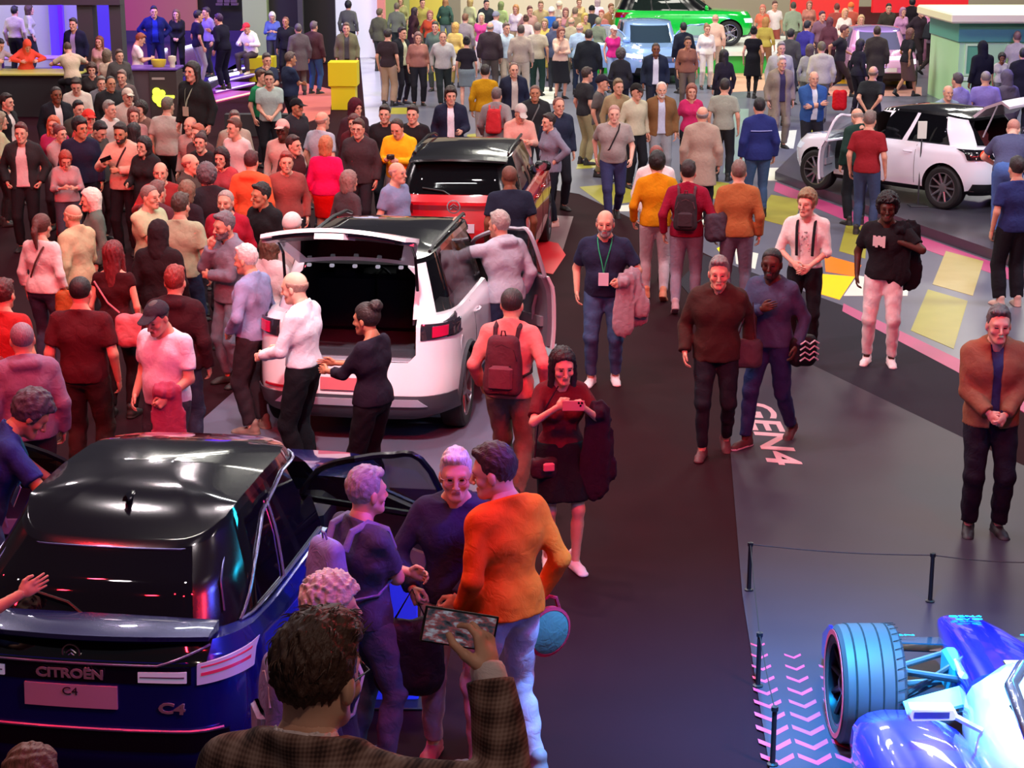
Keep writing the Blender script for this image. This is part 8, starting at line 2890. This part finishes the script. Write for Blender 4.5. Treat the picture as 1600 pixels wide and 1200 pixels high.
# ---- far crowd at the top of the hall
far = [
    ((620, 5), 10, 'm', 'short', '#6a6048', 'shirt', '#6c7460', 'suit', '#2c3430', 'man in moss green shirt with his back turned by the far yellow wall'),
    ((593, 14), 30, 'm', 'short', '#5c5236', 'jacket', '#565a42', 'suit', '#3c4034', 'person in olive jacket beside the salmon wall'),
    ((648, 12), 60, 'f', 'long', '#2c1a1e', 'coat', '#3c2228', 'suit', '#2a2024', 'long-haired woman in maroon coat by the far yellow wall'),
    ((672, 17), 170, 'f', 'bob', '#a86a50', 'blouse', '#b84a2c', 'jeans', '#33363c', 'woman in rust red blouse in the far aisle'),
    ((696, -2), 5, 'f', 'long', '#a87850', 'jacket', '#3c5a50', 'jeans', '#98a8b4', 'woman with long fair hair in dark green jacket at the top edge'),
    ((727, 22), 20, 'm', 'short', '#7a5438', 'shirt', '#948c88', 'suit', '#8a8078', 'brown-haired man in grey shirt above the grey skirt woman'),
    ((752, 21), 175, 'f', 'bob', '#e4d8b0', 'tank', '#d84a90', 'suit', '#e8dcd0', 'blond person in pink top and white trousers'),
    ((775, 18), 30, 'm', 'cap', '#8a8c98', 'shirt', '#c8ccd4', 'suit', '#8a8880', 'grey-capped man in white shirt'),
    ((806, 8), 190, 'f', 'bob', '#c08850', 'blouse', '#e0d4d4', 'jeans', '#b09878', 'fair-haired woman in white blouse among the far crowd'),
    ((828, 10), 160, 'm', 'short', '#6a3c34', 'shirt', '#c09488', 'suit', '#7a7464', 'red-faced man in pinkish shirt among the far crowd'),
    ((862, 11), 20, 'm', 'cap', '#f0ece0', 'tee', '#2f66b4', 'suit', '#3c3c40', 'white-capped man in bright blue tee'),
    ((873, 25), 160, 'm', 'short', '#8a8880', 'sweater', '#5c5c70', 'suit', '#4a4a50', 'grey-haired man in slate sweater behind the red-haired woman'),
    ((893, 27), 20, 'm', 'fringe', '#a89c80', 'shirt', '#a8a080', 'suit', '#6a6454', 'balding man in straw coloured shirt'),
    ((914, 21), 150, 'f', 'bob', '#c8b050', 'blouse', '#a89c60', 'suit', '#6a6040', 'yellow-blond woman in sand coloured blouse'),
    ((884, 13), 180, 'f', 'bob', '#8a5a50', 'tank', '#c88a8c', 'jeans', '#8a7c70', 'woman in rose vest top'),
    ((925, 9), 10, 'm', 'cap', '#1c1f22', 'jacket', '#33363a', 'suit', '#2a2c30', 'black-capped man in charcoal jacket'),
    ((940, 16), 200, 'f', 'short', '#a85048', 'tee', '#b06a60', 'suit', '#6a5c50', 'red-lit person in brick tee next to the pale blue car'),
    ((874, 2), 30, 'm', 'cap', '#d8ccb0', 'shirt', '#c8bc9c', 'suit', '#8a8270', 'man in straw hat at the top edge'),
    ((845, 2), 180, 'm', 'short', '#7a6444', 'shirt', '#b0a070', 'suit', '#8a8270', 'man in mustard grey shirt at the top edge'),
    ((783, 3), 10, 'f', 'bob', '#7a8a50', 'blouse', '#a8c080', 'suit', '#7a7a60', 'woman in lime green blouse at the top edge'),
    ((905, -2), 170, 'f', 'bun', '#8a6a40', 'blouse', '#c8b078', 'suit', '#8a7c5c', 'woman in golden blouse at the top edge'),
    ((934, -2), 10, 'f', 'bob', '#b8a0a0', 'blouse', '#e4d4e0', 'suit', '#b0a090', 'woman in pale lilac blouse at the top edge'),
    ((760, 0), 160, 'm', 'short', '#22262a', 'jacket', '#2c3234', 'suit', '#2a2c30', 'dark-clad man at the top edge above the pink top'),
    ((735, -2), 30, 'f', 'bob', '#b8a05c', 'blouse', '#c0c890', 'suit', '#a09870', 'woman in pale yellow green blouse at the top edge'),
    ((660, -2), 160, 'm', 'short', '#3a3c28', 'shirt', '#a8a050', 'suit', '#4a4a38', 'man in olive yellow shirt at the top edge'),
    ((626, -4), 190, 'f', 'bob', '#8a8050', 'blouse', '#a0a068', 'suit', '#5a5a44', 'woman in sage blouse at the top edge'),
    ((955, 6), 150, 'm', 'short', '#8a5a3c', 'shirt', '#a87850', 'suit', '#5a5048', 'man in tan shirt beside the green car'),
    ((822, 24), 10, 'f', 'bun', '#5a4030', 'blouse', '#d0c4bc', 'suit', '#8a8270', 'woman with pinned hair in off-white blouse behind the beige shirt'),
    ((855, 30), 175, 'f', 'bob', '#a08c60', 'blouse', '#c8b860', 'midi', '#a89440', 'woman in yellow dress between the stone tee and the red-haired woman'),
    ((899, 12), 20, 'm', 'short', '#7c6a54', 'tee', '#94845c', 'suit', '#6a6450', 'man in khaki tee in the middle of the far crowd'),
    ((1098, 2), 170, 'm', 'short', '#5a4030', 'tee', '#8a4038', 'jeans', '#3a3a44', 'man in brick red tee behind the green car'),
    ((1105, 38), 170, 'f', 'bun', '#8a6040', 'blouse', '#e8e0d8', 'suit', '#d8d0c8', 'woman in white blouse at the green car'),
    ((1118, 22), 10, 'm', 'fringe', '#c89880', 'shirt', '#d8b8a0', 'suit', '#b8a890', 'man in peach shirt at the green car wheel'),
    ((1197, 28), 20, 'f', 'bob', '#a87c40', 'blouse', '#a89c48', 'suit', '#8a6a4c', 'woman in ochre blouse between the green car and the far red stand'),
    ((1211, 2), 170, 'm', 'short', '#5a3a34', 'tee', '#e8dcd8', 'suit', '#a8584c', 'man in white tee and brick trousers at the top edge'),
    ((1192, 8), 190, 'f', 'bob', '#c8705c', 'tee', '#d06a50', 'suit', '#7a5a4c', 'woman in coral tee beside the green car'),
    ((1240, 4), 10, 'm', 'short', '#3c3c34', 'shirt', '#8c9880', 'suit', '#4a4a44', 'man in grey-green shirt before the far red stand'),
    ((1285, 18), 160, 'm', 'short', '#4a2c40', 'shirt', '#7c5c70', 'suit', '#4a3a48', 'man in plum shirt before the far red stand'),
    ((1297, 28), 20, 'f', 'bob', '#5c2c3c', 'jacket', '#5a3440', 'suit', '#33242c', 'woman in wine jacket before the far red stand'),
    ((1321, 14), 175, 'f', 'bob', '#e0a878', 'blouse', '#f0dcd0', 'suit', '#c89090', 'fair woman in cream blouse near the pink car'),
    ((1346, 24), 185, 'f', 'bob', '#c8a878', 'blouse', '#e8c0c0', 'suit', '#d8a0b0', 'blond woman in pale pink by the pink car'),
    ((1330, 4), 10, 'm', 'cap', '#e8783c', 'tee', '#c05c48', 'suit', '#4a3c40', 'orange-capped person before the far red stand'),
    ((1389, 6), 170, 'm', 'short', '#22201c', 'jacket', '#3c3830', 'suit', '#2a2824', 'dark-clad man above the pink car roof'),
    ((1405, 12), 160, 'f', 'bob', '#a87090', 'blouse', '#c890b8', 'suit', '#6a5080', 'woman in mauve blouse above the pink car roof'),
    ((1426, -2), 20, 'm', 'thick', '#17131a', 'coat', '#1c161c', 'suit', '#1c161c', 'tall dark-clad man at the top edge above the black tee woman'),
    ((1440, 12), 150, 'm', 'cap', '#d8d0d4', 'jacket', '#332830', 'suit', '#2a2024', 'pale-capped man in dark jacket before the red stand'),
    ((1454, 12), 175, 'f', 'cap', '#e06030', 'blouse', '#d088b0', 'suit', '#8a5a70', 'orange-hatted woman in pink blouse'),
    ((1308, 6), 10, 'm', 'short', '#6a3028', 'tee', '#a04840', 'suit', '#4a2c30', 'man in terracotta tee at the top edge'),
    ((1265, 2), 180, 'f', 'bob', '#9c5c4c', 'blouse', '#b87868', 'suit', '#6a4c4c', 'woman in salmon blouse at the top edge'),
    ((712, 36), 20, 'f', 'bob', '#c8a050', 'blouse', '#d8c068', 'suit', '#a08c50', 'woman in light gold blouse in the far aisle'),
    ((680, 34), 190, 'm', 'short', '#3a4438', 'shirt', '#5a7060', 'suit', '#4a5048', 'man in bottle green shirt in the far aisle'),
    ((868, 34), 10, 'm', 'short', '#33384a', 'jacket', '#4a5068', 'suit', '#33363c', 'man in steel blue jacket behind the red-haired woman'),
    ((935, 28), 20, 'f', 'short', '#8c8a68', 'jacket', '#78846c', 'suit', '#5c5c4c', 'person in sage jacket between the leather jacket and the pale blue car'),
]
for hd, fc, b, hs, hc, tk, tc_, bk, bc, lb in far:
    P(lb, hd, fc, 'stand' if hd[0] % 3 else ('easy' if hd[0] % 2 else 'walk'), b, (hs, hc), (tk, tc_), (bk, bc), h=1.76 if b == 'm' else 1.66, group='visitors in the far crowd')
# ================================================================ the man filming on the balcony steps
def screen_mat():
    m, nt, b = _new('camera_picture')
    tc = nt.nodes.new('ShaderNodeTexCoord')
    v = nt.nodes.new('ShaderNodeTexNoise')
    v.inputs['Scale'].default_value = 5
    v.inputs['Detail'].default_value = 4
    nt.links.new(tc.outputs['Generated'], v.inputs['Vector'])
    cr = nt.nodes.new('ShaderNodeValToRGB')
    for p, c in ((.30, '#15141a'), (.42, '#3a3a44'), (.52, '#7a3a40'), (.62, '#8a8a98')):
        e = cr.color_ramp.elements.new(p)
        e.color = (*lin(c), 1)
    cr.color_ramp.elements[0].color = (*lin('#101014'), 1)
    nt.links.new(v.outputs['Fac'], cr.inputs[0])
    nt.links.new(cr.outputs[0], b.inputs['Emission Color'])
    b.inputs['Base Color'].default_value = (.01, .01, .01, 1)
    b.inputs['Roughness'].default_value = .1
    b.inputs['Emission Strength'].default_value = .7
    return m


TW = check_cloth('#3a2826', '#6e524a', '#94786e')
FILM = person('man in brown check blazer and glasses holding up a phone, back to the viewer', head=(495, 966), face=16,
              pose=dict(hy=10, hp=6, rw=(.325, .26, 1.575), re=(.5, -.15, -1), rt=(-.25, -1, .1), rk='hold', lw=(-.25, .10, .95)), build='m', hair=('waves', '#46281c'),
              top=('blazer', '#5a4034'), inner=('cuffshirt', '#d8c4c4'), bottom=('suit', '#2a2428'), skin='l', glasses='#101012', h=1.68, z0=1.66, res=.0095, topmat=TW, openf=.6)
fx, fy = FILM[0].location.x, FILM[0].location.y
mb = MB()
mb.box(fx - .8, fy - 1.2, 0, fx + .8, fy + .35, 1.655, 0, .02)
struct(mb.build('floor_balcony_step', mat('#1c1a1e', .6)))
# single locks of his hair
hob = [c for c in FILM[0].children if c.name.startswith('hair')][0]
hv = np.empty(len(hob.data.vertices) * 3, np.float32)
hob.data.vertices.foreach_get('co', hv)
hv = hv.reshape(-1, 3)
hn = np.empty_like(hv).ravel()
hob.data.vertices.foreach_get('normal', hn)
hn = hn.reshape(-1, 3)
rg = np.random.RandomState(4)
mb = MB()
for i in rg.choice(len(hv), 300):
    p, n = Vector(hv[i].tolist()), Vector(hn[i].tolist())
    if p.z < .045:
        continue
    fl = Vector((p.x * 1.2 + .02, -.55 - p.y * 2, -.30 - .8 * max(0, -p.y)))
    if p.y > .045:
        fl = Vector((.45, .5, .25))
    fl = (fl - n * fl.dot(n)).normalized() + Vector(rg.uniform(-.22, .22, 3).tolist())
    L_ = rg.uniform(.016, .030)
    lift = rg.uniform(.0, .05) if p.z > .05 else .0
    pts = [p - n * .003, p + fl * L_ * .4 + n * (.003 + L_ * lift * .4), p + fl * L_ * .8 + n * (.003 + L_ * lift * .55), p + fl * L_ * 1.15 + n * (.001 + L_ * lift * .3)]
    mb.tube(pts, [.0012, .0016, .0012, .0003], 3, cap=False)
o = mb.build('hair_locks', hair_mat('#4a2c20'), hob)
o['kind'] = 'stuff'
S = FILM[1]
wr, fd = S.wr[1], S.hf[1][0]
c = W(FILM, wr + fd * .095 + A(-.052, -.010, .0))
phone('black phone held sideways by the man in the check blazer, its picture showing', c, Vector((1, .12, -.22)), Vector((-.1, -1, .22)), size=(.078, .160), screen=screen_mat())

# ================================================================ things carried
def drape(name, label, pts, halfs, color, hang, cat, seed=1.0):
    """cloth thrown over an arm: a ridge along pts with panels hanging to both sides"""
    P0 = [A(*p) for p in pts]

    def f(P):
        d = None
        for i in range(len(P0) - 1):
            e = rc(P, P0[i], P0[i + 1], .055, .060)
            d = e if d is None else smin(d, e, .03)
        for k, (t, L, w, dx, dy) in enumerate(hang):
            a = P0[0] * (1 - t) + P0[-1] * t
            d = smin(d, rc(P, a, a + A(dx, dy, -L), w * 1.1, w * 1.35, A(*halfs), 4.0), .04)
        return d + folds(P * 1.6, .004, seed) + .007 * np.sin(P[:, 0] * 95 + 3 * np.sin(P[:, 2] * 9 + seed))
    Q = np.array(P0)
    lo = Q.min(0) - .2
    hi = Q.max(0) + .14
    lo[2] = Q.min(0)[2] - max(h_[1] for h_ in hang) - .16
    V, F = snets(f, lo, hi, .014)
    c0 = V.mean(0)
    o = link(name, arr_mesh(name, V - c0, F), None, [cloth(color)], loc=[float(v) for v in c0])
    return thing(o, label, cat)


def wp(bs, *q):
    return tuple(W(bs, A(*q)))


e_, w_ = MAN_LANYARD[1].el[-1], MAN_LANYARD[1].wr[-1]
drape('jacket', 'pale pink-grey jacket hanging over the forearm of the lanyard man', [wp(MAN_LANYARD, *(e_ * .6 + w_ * .4 + A(-.02, .02, .0))), wp(MAN_LANYARD, *(w_ + A(-.02, .03, .0)))], (0, 1, 0), '#a08c94', [(.1, .40, .09, .06, .02), (.75, .46, .085, -.02, -.03), (.4, .30, .08, .12, -.02)], 'jacket')
h_ = W(MAN_BROWN, MAN_BROWN[1].wr[-1])
soft_bag('shoulder_bag', 'grey brown bag hanging from the hand of the dark brown jacket man', (h_.x - .03, h_.y - .02, h_.z + .10), (.30, .14, .26), '#4c4044', 0, [(h_.x - .12, h_.y - .02, h_.z + .06), (h_.x - .04, h_.y - .05, h_.z + .36), (h_.x + .02, h_.y, h_.z + .42), (h_.x + .06, h_.y - .02, h_.z + .06)])
h_ = W(MAN_BLUE_JUMPER, A(-.27, -.04, 1.02))
soft_bag('messenger_bag', 'black messenger bag with pale zigzag print on the hip of the blue jumper man', (h_.x + .02, h_.y, h_.z), (.26, .12, .30), '#17161a', .3, [(h_.x, h_.y, h_.z - .02), (h_.x - .07, h_.y + .02, h_.z + .24), (h_.x - .16, h_.y - .02, h_.z + .44)])
bag = bpy.data.objects[[o.name for o in bpy.data.objects if o.name.startswith('messenger_bag')][0]]
mb = MB()
for k in range(4):
    z = -.06 - .05 * k
    mb.tube([(-.09, -.125, z), (-.045, -.128, z + .03), (0, -.13, z), (.045, -.128, z + .03), (.09, -.125, z)], .008, 5)
mb.build('zigzag_print', mat('#c4bcc0', .6), bag)
BLK = [q for q in PEOPLE if q[0]['label'].startswith('dark-skinned man in black jacket slung')][0]
s_ = BLK[1].sh[-1]
drape('jacket', 'black jacket slung over the shoulder of the white trousers man', [wp(BLK, *(s_ + A(.06, .07, .0))), wp(BLK, *(s_ + A(-.07, -.05, -.02)))], (0, 1, 0), '#1a1b20', [(.2, .46, .10, -.02, -.04), (.8, .50, .11, .03, .04)], 'jacket')
e_, w_ = WOMAN_PHOTO[1].el[-1], WOMAN_PHOTO[1].wr[-1]
drape('coat', 'dark plum coat hanging from the arm of the woman taking a photo', [wp(WOMAN_PHOTO, *(e_ + A(.0, -.02, .06))), wp(WOMAN_PHOTO, *(e_ * .7 + w_ * .3 + A(-.03, -.02, .02)))], (0, 1, 0), '#2a1424', [(.1, .46, .08, .03, .02), (.8, .56, .085, -.03, .02)], 'coat')
m_ = (W(WOMAN_PHOTO, WOMAN_PHOTO[1].wr[1]) + W(WOMAN_PHOTO, WOMAN_PHOTO[1].wr[-1])) / 2
fw = WOMAN_PHOTO[0].matrix_basis.to_3x3() @ Vector((0, 1, 0))
phone('phone held sideways in both hands by the woman taking a photo', m_ + fw * .07 + Vector((0, 0, .03)), Vector((1, 0, 0)), -fw, color='#c08080')
h_ = W(WOMAN_PHOTO, A(.16, .13, .93))
soft_bag('handbag', 'small dark handbag with pink clasp at the waist of the photographing woman', tuple(h_), (.20, .09, .15), '#3a1c26', .2, [(h_.x - .07, h_.y, h_.z - .02), (h_.x - .04, h_.y + .02, h_.z + .28), (h_.x + .10, h_.y + .05, h_.z + .52)])
hb = bpy.data.objects[[o.name for o in bpy.data.objects if o.name.startswith('handbag')][0]]
mb = MB()
mb.box(-.02, -.085, -.085, .06, -.055, -.02, 0, .01)
mb.build('clasp', mat('#d86a78', .4), hb)
h_ = W(GLASSES, GLASSES[1].wr[1])
soft_bag('shopping_bag', 'dark soft bag held before the legs of the white-haired man with glasses', (h_.x - .02, h_.y - .10, h_.z - .10), (.40, .16, .52), '#2a1c22', .15, [(h_.x - .10, h_.y - .10, h_.z - .14), (h_.x, h_.y - .04, h_.z + .02), (h_.x + .08, h_.y - .10, h_.z - .14)], rough=.5)
h_ = W(ORANGE, ORANGE[1].wr[1]) + Vector((.05, -.04, -.10))
mb = MB()
mb.lathe([(0, -.025), (.12, -.022), (.135, -.010), (.135, .010), (.12, .022), (0, .025)], 'y', 28)
rb = mb.build('round_bag', cloth('#4c5f5a'), loc=(h_.x, h_.y, h_.z - .10), smooth=True)
rb.rotation_euler = (0, 0, R(35))
thing(rb, 'round grey-green bag with red edge in the hand of the orange jumper man', 'bag')
mb = MB()
mb.lathe([(.128, -.020), (.146, -.012), (.146, .012), (.128, .020)], 'y', 28, closed=True)
mb.tube([(-.08, 0, .10), (-.05, 0, .19), (.0, 0, .21), (.05, 0, .19), (.08, 0, .10)], .012, 6)
mb.build('edge_and_handle', cloth('#b01a34'), rb, smooth=True)
h_ = W(FLATCAP, FLATCAP[1].wr[-1])
drape('jacket', 'pink jacket held at the side by the flat cap man', [(h_.x - .04, h_.y, h_.z + .06), (h_.x + .04, h_.y + .02, h_.z + .05)], (0, 1, 0), '#b0506c', [(.2, .42, .07, -.02, 0), (.9, .34, .08, .02, 0)], 'jacket')
h_ = W(BAGMAN, A(-.24, .12, .95))
soft_bag('tote_bag', 'small bright yellow bag beside the pale grey tee man', tuple(h_), (.16, .08, .20), '#c8d820', .2)


def find(s):
    return [q for q in PEOPLE if q[0]['label'].startswith(s)][0]


q = find('woman with brown ponytail')
h_ = W(q, A(.27, .0, .98))
soft_bag('shoulder_bag', 'tan orange shoulder bag on the woman with the brown ponytail', tuple(h_), (.26, .11, .30), '#a85a2c', .1, [(h_.x, h_.y, h_.z), (h_.x - .04, h_.y + .02, h_.z + .30), (h_.x - .12, h_.y, h_.z + .48)])
cross_strap(q, -1, '#5a3a34')
q = find('woman with long auburn hair')
h_ = W(q, A(.20, -.17, 1.10))
soft_bag('shoulder_bag', 'pale pink slouchy bag on the back of the auburn-haired woman', tuple(h_), (.30, .12, .34), '#c87880', .1, [(h_.x - .10, h_.y, h_.z), (h_.x - .20, h_.y - .02, h_.z + .10), (h_.x - .32, h_.y, h_.z + .30)])
h_ = W(RUST, A(-.24, -.08, 1.22))
soft_bag('rucksack', 'grey-mauve rucksack hanging from one shoulder of the rust jumper man', tuple(h_), (.30, .16, .42), '#4c3f4a', .4, [(h_.x, h_.y, h_.z), (h_.x + .02, h_.y + .05, h_.z + .20), (h_.x + .10, h_.y, h_.z + .24)])
q = find('dark-haired person in black by the small red bag')
soft_bag('carrier_bag', 'bright red carrier bag beside the person in black near the pink car', (q[0].location.x - .42, q[0].location.y - .1, .62), (.34, .16, .60), '#d81418', 0)
hp_ = W(HOLDPHONE, HOLDPHONE[1].wr[1] + HOLDPHONE[1].hf[1][0] * .08)
phone('dark phone held by the bearded man in the beige hoodie', hp_ + Vector((0, -.02, .04)), Vector((.8, .2, .3)), Vector((.2, .8, .6)))
cross_strap(HOLDPHONE, 1, '#3a2024')
q = find('balding man in yellow shirt')
hp_ = (W(q, q[1].wr[1]) + W(q, q[1].wr[-1])) / 2
mb = MB()
mb.box(-.055, -.03, -.035, .055, .03, .035, 0, .012)
mb.lathe([(0, -.075), (.026, -.075), (.030, -.03), (0, -.03)], 'y', 16)
thing(mb.build('camera', mat('#17171a', .4), loc=tuple(hp_ + Vector((0, -.10, .06)))), 'small black camera in the hands of the yellow shirt man', 'camera')
# braces of the white printed shirt
q = find('young man in white printed')
for sd in (1, -1):
    mb = MB()
    T_ = q[1].T
    ch = q[1].b['ch'] + .024
    mb.tube([[float(v) for v in T_(A(sd * x, y, z))] for x, y, z in ((.085, -.10, 1.36), (.09, -.06, 1.465), (.09, .02, 1.470), (.09, ch * .80, 1.40), (.085, ch, 1.28), (.08, ch - .005, 1.10))], .016, 6, flat=.45)
    mb.build('brace', cloth('#1c1c20'), q[0], smooth=True)
mb = MB()
for k in range(14):
    x, z = rg.uniform(-.08, .08), rg.uniform(1.08, 1.36)
    p = q[1].T(A(x, q[1].b['ch'] + .026 - 1.2 * x * x, z))
    mb.lathe([(0, -.001), (rg.uniform(.006, .014), 0), (0, .001)], 'y', 7, [float(v) for v in p])
o = mb.build('printed_motif', mat('#9a8a84', .7), q[0])
o['kind'] = 'stuff'
q = find('man in dark blue sports jacket')
mb = MB()
T_, b_ = q[1].T, q[1].b
mb.tube([[float(v) for v in T_(A(x, -(b_['ch'] + .038) * math.sqrt(max(.1, 1 - (x / .26) ** 2)), 1.30))] for x in np.linspace(-.16, .16, 9)], .010, 5, flat=.4)
mb.build('stripe', cloth('#8a90c8'), q[0], smooth=True)
# staff shirt lettering
me = text_mesh('CITROËN', .055, .001, xs=1.2)
T3 = STAFF[1]
p = T3.T(A(-.02, -(T3.b['ch'] + .032), 1.33))
M = Matrix((Vector((0, .0, 1)), Vector((-1, 0, 0)), Vector((0, -1, 0)))).transposed().to_4x4()
M3 = mtx_from(T3.M, p) @ M
link('shirt_lettering', me, STAFF[0], [mat('#e4e4ec', .6)], mtx=M3)
# panel added for a blue-lit area behind the legs, glow put into its colour
g = G(600, 1118)
mb = MB()
mb.box(-.32, -.03, .02, .20, .03, .80, 0, .01)
o = mb.build('added_blue_panel', mat('#2c3cf0', .3, emit=.35), loc=(g.x, g.y + .2, 0))
thing(o, 'low added blue panel with a painted glow behind the legs of the man with crossed arms', 'panel')
mb = MB()
mb.box(-.36, -.14, 0, .24, .14, .02, 0, .005)
mb.build('base_plate', mat('#17181c', .5), o)

S3 = BLK[1]
mb = MB()
for i in range(5):
    x = -.10 + .025 * i
    mb.box(x, 0, -.06 + .012 * (i % 3), x + .028, .004, .06 - .01 * (i % 2), 0, .001)
mb.build('chest_print', mat('#d8d0cc', .7), BLK[0], mtx=mtx_from(S3.M, S3.T(A(.10, S3.b['ch'] + .008, 1.30))) @ Matrix.Rotation(R(-14), 4, 'Z'))
